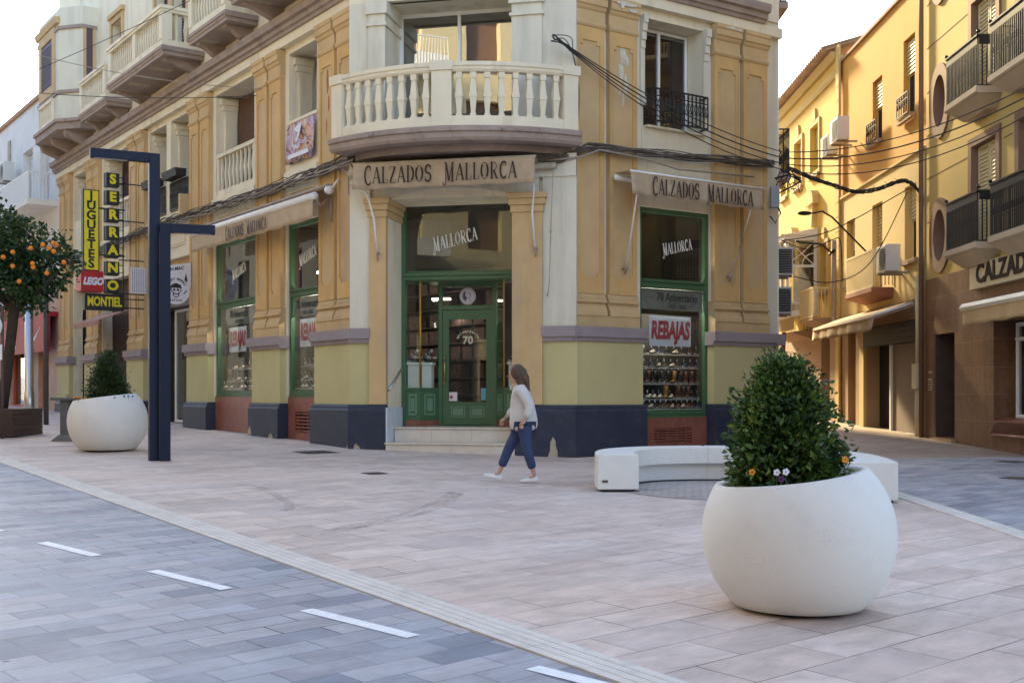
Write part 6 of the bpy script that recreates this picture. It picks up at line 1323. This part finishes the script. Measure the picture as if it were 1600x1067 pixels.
def bush(base, H, prof, nclus, nleaf, size, m, parent, seed, twigs=True):
    rnd = random.Random(seed); pts = []; tw = MB(); base = Vector(base)
    for c in range(nclus):
        u = rnd.random()**.8; a = rnd.uniform(0, 2*math.pi); r = prof(u)*(1+.10*math.sin(3*a+seed)+.08*math.sin(5*a+7*u)+rnd.uniform(-.16, .16))
        deep = rnd.random(); rr = r*(1 if deep < .62 else rnd.uniform(.35, .95))
        cpos = base+Vector((rr*math.cos(a), rr*math.sin(a), u*H))
        out = Vector((math.cos(a), math.sin(a), .35+1.1*(u-.4))).normalized()
        st = cpos-out*size*2.2
        if twigs and c % 3 == 0: tw.tube([base+Vector((0, 0, u*H*.55)), st.lerp(base, .3), cpos], .004, 3, False)
        for k in range(nleaf):
            f = rnd.random(); p = st.lerp(cpos, f)+Vector((rnd.gauss(0, 1), rnd.gauss(0, 1), rnd.gauss(0, .8)))*size*.75
            pts.append((p, out+Vector((0, 0, rnd.uniform(-.7, .3))), 1.12-.5*u))
    leafcloud('foliage', pts, size, m, parent, rnd=rnd)
    if twigs: tw.tube([base-Vector((0, 0, .1)), base+Vector((.01, 0, H*.5)), base+Vector((0, 0, H*.9))], [.03, .02, .006], 6); tw.build('twigs', K['bark'], parent)
# ------------------------------------------------------------------ round planters
def planter(x, y, sc, label, lab2, prof, H, ncl, nlf, lsz, lm, seed):
    g = gz(x, y); R = .615*sc; cz = .475*sc; n = 64
    A = thing('planter', (x, y, g), label, 'planter', 'round white concrete planters')
    m = MB(); rows = 26; vs = []
    def prow(a, j):
        cut = (.845+.062*math.cos(a))*sc; th0 = -math.asin(min(.97, cz/R)); th1 = math.asin((cut-cz)/R)
        if j == 0: return (.28*sc, .022)
        if j == 1: return (R*math.cos(th0)*.93, .022)
        if j <= rows: th = th0+.05+(th1-th0-.05)*(j-2)/(rows-2); return (R*math.cos(th), cz+R*math.sin(th))
        if j == rows+1: return (R*math.cos(th1)-.008*sc, cut+.007*sc)
        if j == rows+2: return (R*math.cos(th1)-.045*sc, cut+.004*sc)
        if j == rows+3: return (R*math.cos(th1)-.055*sc, cut-.01*sc)
        return (R*math.cos(th1)-.04*sc, cut-.20*sc)
    tot = rows+5
    for j in range(tot):
        for k in range(n):
            a = 2*math.pi*k/n; r, z = prow(a, j); vs.append((x+r*math.cos(a), y+r*math.sin(a), g+z))
    m.add(vs, [(j*n+k, j*n+(k+1) % n, (j+1)*n+(k+1) % n, (j+1)*n+k) for j in range(tot-1) for k in range(n)]+[tuple(range(n))], True)
    pot = m.build('bowl', K['concrete'], A)
    m = MB(); m.lathe((x, y, g-.02), [(.335*sc, 0), (.335*sc, .05)], 40); m.build('shadow_gap_ring', K['iron'], A)  # black ring painting the dark shadow gap under the bowl
    m = MB(); m.lathe((x, y, g), [(.56*sc, .66*sc), (.3*sc, .70*sc), (0.001, .72*sc)], 24); m.build('soil', K['soil'], A)
    P = thing('shrub', (x, y, g+.7*sc), lab2, 'shrub', 'shrubs in the round planters'); bush((x-(.10 if sc == 1 else 0), y, g+.72*sc), H, prof, ncl, nlf, lsz, lm, P, seed)
    return A, g
def prof1(u):
    T = [.25, .29, .31, .30, .27, .22, .16, .08]; x = min(.999, max(0, u))*7; i = int(x); return T[i]+(T[i+1]-T[i])*(x-i)
pl, g = planter(1.855, 7.47, 1.0, 'large white spherical concrete planter in the right foreground', 'dense light green leafy shrub growing in the large foreground planter', prof1, .90, 1000, 18, .056, K['leaf'], 3)
pl2, g2 = planter(-7.56, 21.55, 1.17, 'white spherical concrete planter behind the bent lamp posts on the left', 'small dark green conical shrub in the left planter', lambda u: .35*(1-u**1.8)**.7+.02, 1.02, 520, 14, .06, K['leaf2'], 5)
# flowers along the rims
def flower(x, y, z, c, k, label, group):
    A = thing('pansy', (x, y, z), label, 'flower', group); m = MB()
    for i in range(5): a = i*1.2566; m.ico((x+.013*math.cos(a), y, z+.013*math.sin(a)), .011, 1, (1, .3, 1))
    m.build('petals', c, A); m = MB(); m.tube([(x, y, z-.08), (x, y+.003, z-.004)], .002, 4, False); m.build('stem', K['leaf2'], A)
fo_ = flat('orange_petal', (.75, .28, .02), .6); fw = flat('white_petal', (.8, .78, .85), .6); fp = flat('purple_petal', (.09, .02, .10), .6); fb_ = flat('blue_petal', (.10, .20, .42), .6)
for x, z, c, nm in ((1.62, .94, fw, 'white pansy near the middle of the front rim of the foreground planter'), (1.67, .945, fw, 'second white pansy on the front rim of the foreground planter'), (1.645, .90, fp, 'dark purple pansy between the white ones in the foreground planter'), (1.49, .935, fo_, 'orange pansy at the left rim of the foreground planter'), (2.03, 1.02, fo_, 'orange pansy at the right rim of the foreground planter')):
    flower(x, 7.47-math.sqrt(max(0, .50**2-(x-1.855)**2))+.02, z+g-.04, c, 0, nm, 'pansies in the foreground planter')
for i in range(6): flower(-7.98+.07*i, 21.0+.02*math.sin(i), g2+1.0-.01*i, fo_, 0, 'orange pansy on the front left rim of the left planter', 'orange pansies in the left planter')
for i in range(3): flower(-7.12+.06*i, 21.15+.05*i, g2+1.02, fb_, 0, 'blue flower on the right rim of the left planter', 'blue flowers in the left planter')
# ------------------------------------------------------------------ curved bench
cl = [(1.33, 14.42), (1.34, 15.0), (1.50, 15.55), (1.90, 15.98), (2.5, 16.18), (3.15, 16.12), (3.70, 15.80), (4.05, 15.30), (4.24, 14.60), (4.25, 13.9), (4.16, 13.2)]
def crm(P, n=6):
    out = []
    for i in range(len(P)-1):
        p0, p1, p2, p3 = [Vector(P[max(0, min(len(P)-1, i+k))]) for k in (-1, 0, 1, 2)]
        for j in range(n):
            t = j/n; out.append(.5*((2*p1)+(p2-p0)*t+(2*p0-5*p1+4*p2-p3)*t*t+(3*p1-p0-3*p2+p3)*t*t*t))
    return out+[Vector(P[-1])]
cu = crm(cl); A = thing('bench', (2.7, 16, gz(2.7, 16)), 'curved white concrete bench behind the large planter', 'bench')
def sweep2(P, a, b, z0, z1):
    m = MB(); vs = []
    for i, p in enumerate(P):
        d = (P[min(i+1, len(P)-1)]-P[max(0, i-1)]).normalized(); q = Vector((-d.y, d.x)); g = gz(p.x, p.y)
        for s, z in ((a, z0), (b, z0), (b, z1), (a, z1)): r = p+q*s; vs.append((r.x, r.y, g+z))
    k = len(P); m.add(vs, [(i*4+j, i*4+(j+1) % 4, (i+1)*4+(j+1) % 4, (i+1)*4+j) for i in range(k-1) for j in range(4)]+[(0, 1, 2, 3), tuple(range(4*k-4, 4*k))[::-1]]); return m
cuts = [0, 5, 15, 26, 38, 48, 60]
for i in range(len(cuts)-1):
    P = cu[cuts[i]:cuts[i+1]+1]; d = (P[-1]-P[-2]).normalized(); P = P[:-1]+[P[-1]-d*.012]
    end = i in (0, len(cuts)-2)
    sweep2(P, -.26, .26, .03 if end else .24, .47).build('seat_block', K['concrete'], A, bevel=.015)
    if not end: sweep2(P, -.14, .25, .02, .238).build('plinth', K['concrete'], A)
    sweep2(P, -.20, .20, -.03, .03 if end else .02).build('foot', K['iron'], A)
m = MB(); m.box(1.13, 1.20, 14.405, 14.414, gz(1.2, 14.4)+.12, gz(1.2, 14.4)+.15); m.build('maker_plate', K['lampb'], A)
# ------------------------------------------------------------------ covers in the paving
def cover(u0, u1, v0, v1, label):
    y1 = 2790/(v0-574.5); y0 = 2790/(v1-574.5); x0 = (u0-800)/1800*(y0+y1)/2; x1 = (u1-800)/1800*(y0+y1)/2; ca, sa = math.cos(.69), math.sin(.69)
    cx, cy = (x0+x1)/2, (y0+y1)/2; h = min((x1-x0), 1.0)*.36; g = gz(cx, cy); A = thing('drain_cover', (cx, cy, g), label, 'drain cover')
    f = Frame((cx, cy), (ca, sa), (sa, -ca)); m = MB()
    def g2(mm, a, b, c, d, z):
        P = [f.p(a, c, 0), f.p(b, c, 0), f.p(b, d, 0), f.p(a, d, 0)]; mm.add([(p.x, p.y, gz(p.x, p.y)+z) for p in P], [(0, 1, 2, 3)])
    g2(m, -h, h, -h, h, .006); m.build('plate', mat('cast_iron', (.09, .085, .085), .7, .2, 6, .4, 30), A, fixn=False)
    m = MB()
    for i in range(9): q = -h+2*h*(i+.5)/9; g2(m, q-.012, q+.012, -h*.94, h*.94, .010)
    m.build('ribs', K['lampb'], A, fixn=False)
cover(455, 532, 699, 712, 'larger square iron cover in the paving in front of the left pier'); cover(563, 608, 735, 741, 'small square iron cover in the paving between the lamp posts and the walker')
cover(1560, 1622, 743, 752, 'iron cover in the blue paving near the right edge'); cover(1552, 1602, 717, 726, 'iron cover by the brown stone wall on the right')
# tyre marks
tm = mat('tyre_rubber', (.16, .14, .14), .9, .3, 3, 0); nt_ = tm.node_tree; mxs = N(nt_, "ShaderNodeMixShader"); trn = N(nt_, "ShaderNodeBsdfTransparent"); nz = N(nt_, "ShaderNodeTexNoise"); nz.inputs["Scale"].default_value = 9; nz.inputs["Detail"].default_value = 8
mr_ = N(nt_, "ShaderNodeMapRange"); mr_.inputs[1].default_value = .35; mr_.inputs[2].default_value = .65; mr_.inputs[3].default_value = .0; mr_.inputs[4].default_value = .26
nt_.links.new(nz.outputs[0], mr_.inputs[0]); nt_.links.new(mr_.outputs[0], mxs.inputs[0]); nt_.links.new(trn.outputs[0], mxs.inputs[1]); nt_.links.new(nt_.nodes["Principled BSDF"].outputs[0], mxs.inputs[2]); nt_.links.new(mxs.outputs[0], nt_.nodes["Material Output"].inputs[0])
def gp(u, v): y = 2790/(v-574.5); return Vector(((u-800)/1800*y, y))
for pl_ in ([(450, 845), (520, 832), (600, 816), (660, 802), (700, 786), (718, 770)], [(400, 850), (470, 838), (580, 815), (650, 797), (690, 781), (706, 768)], [(330, 762), (390, 758), (420, 768), (448, 785), (452, 795), (440, 798)]):
    P = crm([gp(*q) for q in pl_], 8); m = MB(); vs = []
    for i, p in enumerate(P):
        d = (P[min(i+1, len(P)-1)]-P[max(0, i-1)]).normalized(); q = Vector((-d.y, d.x))
        for s in (-.06, .06): r = p+q*s; vs.append((r.x, r.y, gz(r.x, r.y)+.006))
    m.add(vs, [(2*i, 2*i+1, 2*i+3, 2*i+2) for i in range(len(P)-1)]); o = m.build('tyre_mark', tm, fixn=False); o['kind'] = 'structure'
# ------------------------------------------------------------------ drinking fountain
x, y = -9.46, 24.4; g = gz(x, y); A = thing('drinking_fountain', (x, y, g), 'grey metal drinking fountain with a flat square top left of the planter', 'fountain')
gm = mat('grey_metal', (.12, .12, .125), .5, .1, 6, .1, metal=.4)
m = MB(); m.box(x-.27, x+.27, y-.16, y+.16, g+.86, g+.92); m.build('top', gm, A, bevel=.01); m = MB(); m.box(x-.09, x+.09, y-.07, y+.07, g+.04, g+.858); m.build('column', gm, A, bevel=.01)
m = MB(); m.box8([(x-.26, y-.16, g), (x+.26, y-.16, g), (x+.26, y+.16, g), (x-.26, y+.16, g)], [(x-.11, y-.09, g+.13), (x+.11, y-.09, g+.13), (x+.11, y+.09, g+.13), (x-.11, y+.09, g+.13)]); m.build('foot', gm, A)
m = MB(); m.tube([(x+.05, y, g+.92), (x+.05, y, g+1.0), (x-.0, y, g+1.03)], .015, 6); m.build('tap', K['steel'], A)
# ------------------------------------------------------------------ orange tree in its box
x, y = -11.42, 26.3; g = gz(x, y)
A = thing('tree_box', (x-.35, y-.1, g), 'dark brown timber tree box at the left edge', 'planter box'); m = MB(); m.box(x-1.2, x+.38, y-.85, y+.75, g, g+.62); m.build('box', K['wood'], A, bevel=.01)
m = MB()
for k in range(5): m.box(x-1.22, x+.40, y-.87, y-.85, g+.02+.12*k, g+.13+.12*k); m.box(x+.38, x+.40, y-.85, y+.75, g+.02+.12*k, g+.13+.12*k)
m.build('plank', K['wood'], A)
T = thing('orange_tree', (x, y, g+.6), 'orange tree with fruit and a dark rounded crown at the left edge', 'tree')
m = MB(); m.tube([(x-.25, y, g+.5), (x-.13, y, g+1.3), (x-.02, y, g+2.2), (x+.05, y, g+2.9), (x+.1, y, g+3.5)], [.14, .12, .11, .12, .09], 10)
br = [((.05, 2.85), (.7, 3.3), (1.15, 3.7)), ((.05, 2.85), (-.55, 3.4), (-.9, 4.0)), ((.1, 3.3), (.3, 4.0), (.25, 4.8)), ((.1, 3.2), (.7, 3.9), (1.0, 4.4)), ((.05, 3.0), (-.2, 3.9), (-.4, 4.7))]
for b_ in br: m.tube([(x+p, y+.15*i*(1 if k % 2 else -1), g+q) for i, (p, q) in enumerate(b_) for k in (br.index(b_),)], [.09, .06, .02], 7)
m.build('trunk', K['bark'], T)
rnd = random.Random(21); pts = []; cc_ = Vector((x-.12, y, g+3.82))
for c in range(560):
    a = rnd.uniform(0, 2*math.pi); ph = math.asin(rnd.uniform(-.95, 1)); r = (1.05+.2*math.sin(3*a+1)+.16*math.sin(4*ph+a*2)+rnd.uniform(-.18, .14))*(1 if rnd.random() < .6 else rnd.uniform(.3, .95))
    out = Vector((math.cos(a)*math.cos(ph), math.sin(a)*math.cos(ph), math.sin(ph))); zsc = 1.05 if ph > 0 else .85
    cp = cc_+Vector((out.x*r*1.05, out.y*r, out.z*r*zsc+.12*(1-abs(out.x))))
    for k in range(15): pts.append((cp+Vector((rnd.gauss(0, .09), rnd.gauss(0, .09), rnd.gauss(0, .09))), out*.6+Vector((0, 0, -.35))))
leafcloud('crown', pts, .14, K['leaf3'], T, rnd=rnd)
og = mat('orange_peel', (.80, .24, .015), .5, .1, 20, .3, 90)
of = None
for u, v in ((48, 388), (67, 383), (83, 380), (84, 393), (20, 394), (20, 416), (51, 412), (52, 418), (73, 427), (88, 383), (77, 388), (30, 440), (100, 410), (5, 402)):
    q = px(u, v, y-1.22+rnd.uniform(-.05, .15))
    if of is None: m = MB(); m.ico((0, 0, 0), .052, 3); of = m.build('orange', og); o = of
    else: o = of.copy(); C.objects.link(o)
    o.location = q; prop(o, 'ripe orange hanging in the orange tree', 'fruit', 'oranges in the tree')
# ------------------------------------------------------------------ steel pole, road sign, car at the edge
x, y = -12.95, 30.9; g = gz(x, y); A = thing('steel_pole', (x, y, g), 'shiny steel pole rising into the crown of the orange tree', 'pole'); m = MB(); m.lathe((x, y, g), [(.13, 0), (.13, .9), (.11, .92), (.105, 4.2)], 20); m.build('tube', K['steel'], A)
m = MB(); m.lathe((x+.25, y+.5, g), [(.07, 0), (.065, 4.2)], 12); one('dark_post', m, K['lampb'], 'dark slim post right behind the steel pole', 'post', (x+.25, y+.5, g))
x, y = -11.72, 26.3-1.1; x = (3.5-800)/1800*y; g = gz(x, y); A = thing('road_sign', (x, y, g), 'round blue road sign on a grey post cut by the left edge', 'sign')
m = MB(); m.tube([(x, y, g), (x, y, g+2.9)], .035, 8); m.build('post', K['lampb'], A); m = MB(); m.tube([(x-.29, y-.04, g+2.45), (x-.29, y-.06, g+2.45)], .31, 32); m.build('rim', K['white'], A); m = MB(); m.tube([(x-.29, y-.061, g+2.45), (x-.29, y-.066, g+2.45)], .27, 32); m.build('disc', flat('sign_blue', (.01, .05, .3), .4), A)
m = MB(); m.box(x-.42, x+.02, y-.06, y-.045, g+1.72, g+2.05); m.build('plate', K['white'], A)
# ------------------------------------------------------------------ the walker
def skin(name, joints, edges, m, parent, sub=2, root=0):
    o0 = wloc(parent); me = bpy.data.meshes.new(name); me.from_pydata([Vector(j[0])-o0 for j in joints], edges, []); o = bpy.data.objects.new(name, me); C.objects.link(o)
    sk_ = o.modifiers.new('skin', 'SKIN'); sk_.use_smooth_shade = True
    for i, j in enumerate(joints): r = j[1]; me.skin_vertices[0].data[i].radius = r if isinstance(r, tuple) else (r, r)
    me.skin_vertices[0].data[root].use_root = True
    s_ = o.modifiers.new('sub', 'SUBSURF'); s_.levels = sub; s_.render_levels = sub
    bpy.context.view_layer.update(); ev = o.evaluated_get(bpy.context.evaluated_depsgraph_get()); me2 = bpy.data.meshes.new_from_object(ev); me2.materials.clear(); me2.materials.append(m)
    for p in me2.polygons: p.use_smooth = True
    C.objects.unlink(o); bpy.data.objects.remove(o); o2 = bpy.data.objects.new(name, me2); C.objects.link(o2); o2.parent = parent; return o2
bx, by = .16, 15.75; g = gz(bx, by)
def J(f, s, z, r): return (Vector((bx-f, by-s, g+z)), r)   # f forward (to the left), s towards the viewer
PN = thing('person', (bx, by, g), 'woman in pale jacket and blue jeans walking left past the green shop door', 'person')
sknm = mat('skin', (.50, .30, .21), .5, .05, 8, 0)
_J = J
def J(f, s, z, r): return _J(f, s, z, (tuple(q*.86 for q in r) if isinstance(r, tuple) else r*.86))
def body():
    j = [J(0, 0, .86, (.13, .10)), J(.01, 0, 1.0, (.12, .09)), J(.03, 0, 1.15, (.13, .10)), J(.045, 0, 1.27, (.13, .09)), J(.07, 0, 1.345, (.05, .05)), J(.09, 0, 1.41, (.048, .048)), J(.10, 0, 1.47, (.085, .075)), J(.10, 0, 1.53, (.075, .068)),
         J(-.01, .085, .80, .085), J(-.04, .085, .46, .056), J(-.15, .085, .09, .036), J(-.06, .085, .045, .034),
         J(.03, -.085, .80, .085), J(.20, -.085, .47, .056), J(.34, -.085, .12, .036), J(.42, -.085, .075, .034),
         J(.045, .15, 1.27, .05), J(-.08, .20, 1.04, .04), J(-.02, .21, .83, .026),
         J(.045, -.15, 1.27, .05), J(.10, -.19, 1.02, .04), J(.26, -.17, .87, .026)]
    e = [(0, 1), (1, 2), (2, 3), (3, 4), (4, 5), (5, 6), (6, 7), (0, 8), (8, 9), (9, 10), (10, 11), (0, 12), (12, 13), (13, 14), (14, 15), (3, 16), (16, 17), (17, 18), (3, 19), (19, 20), (20, 21)]
    return skin('body', j, e, sknm, PN)
bo_ = body()
def J(f, s, z, r): return _J(f, s, z, (tuple(q*1.08 for q in r) if isinstance(r, tuple) else r*1.08))
# head, face and hair
m = MB(); hc = Vector((bx-.105, by, g+1.475)); m.ico(hc, .098, 3, (1.0, .80, 1.18)); m.ico(hc+Vector((-.03, 0, -.075)), .055, 2, (1, .8, .7)); m.tube([hc+Vector((-.09, 0, .01)), hc+Vector((-.122, 0, -.03)), hc+Vector((-.09, 0, -.036))], [.008, .014, .01], 6); m.ico(hc+Vector((-.088, 0, -.065)), .016, 1, (.8, 1.5, .5))
for s in (-1, 1): m.ico(hc+Vector((.01, .08*s, -.01)), .022, 1, (.6, .35, 1.1))
m.build('head', sknm, PN)
m = MB()
for s in (-1, 1): m.ico(hc+Vector((-.085, .032*s, .008)), .009, 1)
m.build('eye', K['iron'], PN)
hair = mat('dark_brown_hair', (.085, .052, .034), .6, .3, 6, .5, 60)
m = MB(); m.ico(hc+Vector((.022, 0, .018)), .112, 3, (1.0, .92, 1.12)); m.tube([hc+Vector((.05, 0, .05)), hc+Vector((.085, 0, -.06)), hc+Vector((.10, 0, -.18)), hc+Vector((.085, 0, -.29)), hc+Vector((.07, 0, -.33))], [.09, .10, .09, .06, .015], 14)
for i in range(26):
    a = rnd.uniform(-.09, .09); m.tube([hc+Vector((.06, a, .02)), hc+Vector((.14, a*1.1, -.1)), hc+Vector((.15+rnd.uniform(-.03, .03), a, -.22)), hc+Vector((.11+rnd.uniform(-.04, .05), a, -.34))], [.02, .022, .018, .004], 5)
m.build('hair', hair, PN)
jk = mat('pale_jacket', (.58, .56, .55), .8, .10, 5, 1.0, 14)
jj = [J(0, 0, .68, (.19, .15)), J(.0, 0, .82, (.20, .16)), J(.01, 0, .98, (.175, .14)), J(.03, 0, 1.14, (.155, .125)), J(.045, 0, 1.26, (.14, .10)), J(.065, 0, 1.33, (.07, .07)),
      J(.045, .155, 1.26, .072), J(-.085, .205, 1.04, .062), J(-.03, .215, .88, .052), J(.045, -.155, 1.26, .072), J(.10, -.195, 1.03, .062), J(.22, -.175, .90, .05)]
skin('jacket', jj, [(0, 1), (1, 2), (2, 3), (3, 4), (4, 5), (4, 6), (6, 7), (7, 8), (4, 9), (9, 10), (10, 11)], jk, PN)
m = MB(); 
for z in (): m.lathe((bx-.01, by, g+z), [(.168, -.006), (.173, 0), (.168, .006)], 24, sx=1.0, sy=.80)
m.build('jacket_seam', jk, PN)
jn = mat('blue_denim', (.035, .055, .13), .85, .15, 12, .3, 80)
jt = [J(0, 0, .84, (.14, .11)), J(-.01, .085, .76, .098), J(-.04, .085, .46, .07), J(-.125, .085, .18, .058), J(.03, -.085, .76, .098), J(.20, -.085, .47, .07), J(.31, -.085, .20, .058)]
skin('jeans', jt, [(0, 1), (1, 2), (2, 3), (0, 4), (4, 5), (5, 6)], jn, PN)
sw_ = mat('white_trainer', (.75, .75, .74), .6, .05, 9, .1)
def trainer(f, s, z, pitch, nm='shoe'):
    m = MB(); P = []
    secs = [(-.10, .030, .06), (-.08, .036, .085), (-.02, .037, .08), (.05, .042, .055), (.11, .04, .045), (.15, .03, .03), (.165, .01, .015)]
    n = 10; vs = []
    cp, sp_ = math.cos(pitch), math.sin(pitch)
    for x_, hw, h in secs:
        for k in range(n): a = math.pi*k/(n-1); lx, lz = x_, .012+h*math.sin(a); vs.append((bx-(f+lx*cp-lz*sp_), by-s-hw*math.cos(a), g+z+lx*sp_+lz*cp))
    m.add(vs, [(i*n+k, i*n+k+1, (i+1)*n+k+1, (i+1)*n+k) for i in range(len(secs)-1) for k in range(n-1)]+[tuple(range(n)), tuple(range((len(secs)-1)*n, len(secs)*n))]+[(i*n, (i+1)*n, (i+2)*n-1, (i+1)*n-1) for i in range(len(secs)-1)], True)
    m.build(nm, sw_, PN)
trainer(-.10, .085, .0, 0); trainer(.40, -.085, .035, .28)
def hand(f, s, z, side):
    c = [J(f, s, z, .022), J(f+.03, s, z-.035, (.03, .018))]; e = [(0, 1)]
    for k in range(4):
        o_ = -.022+.015*k; L_ = (.055, .065, .06, .048)[k]; b0 = len(c)
        c += [J(f+.045+o_*.2, s+o_*.3, z-.06, .009), J(f+.05+o_, s, z-.06-L_*.5, .008), J(f+.06+o_, s, z-.06-L_*.9, .006)]; e += [(1, b0), (b0, b0+1), (b0+1, b0+2)]
    b0 = len(c); c += [J(f+.06, s-.01*side, z-.035, .01), J(f+.08, s-.01*side, z-.065, .008)]; e += [(1, b0), (b0, b0+1)]
    skin('hand', c, e, sknm, bo_, 1)
hand(-.02, .215, .85, 1); hand(.25, -.172, .88, -1)
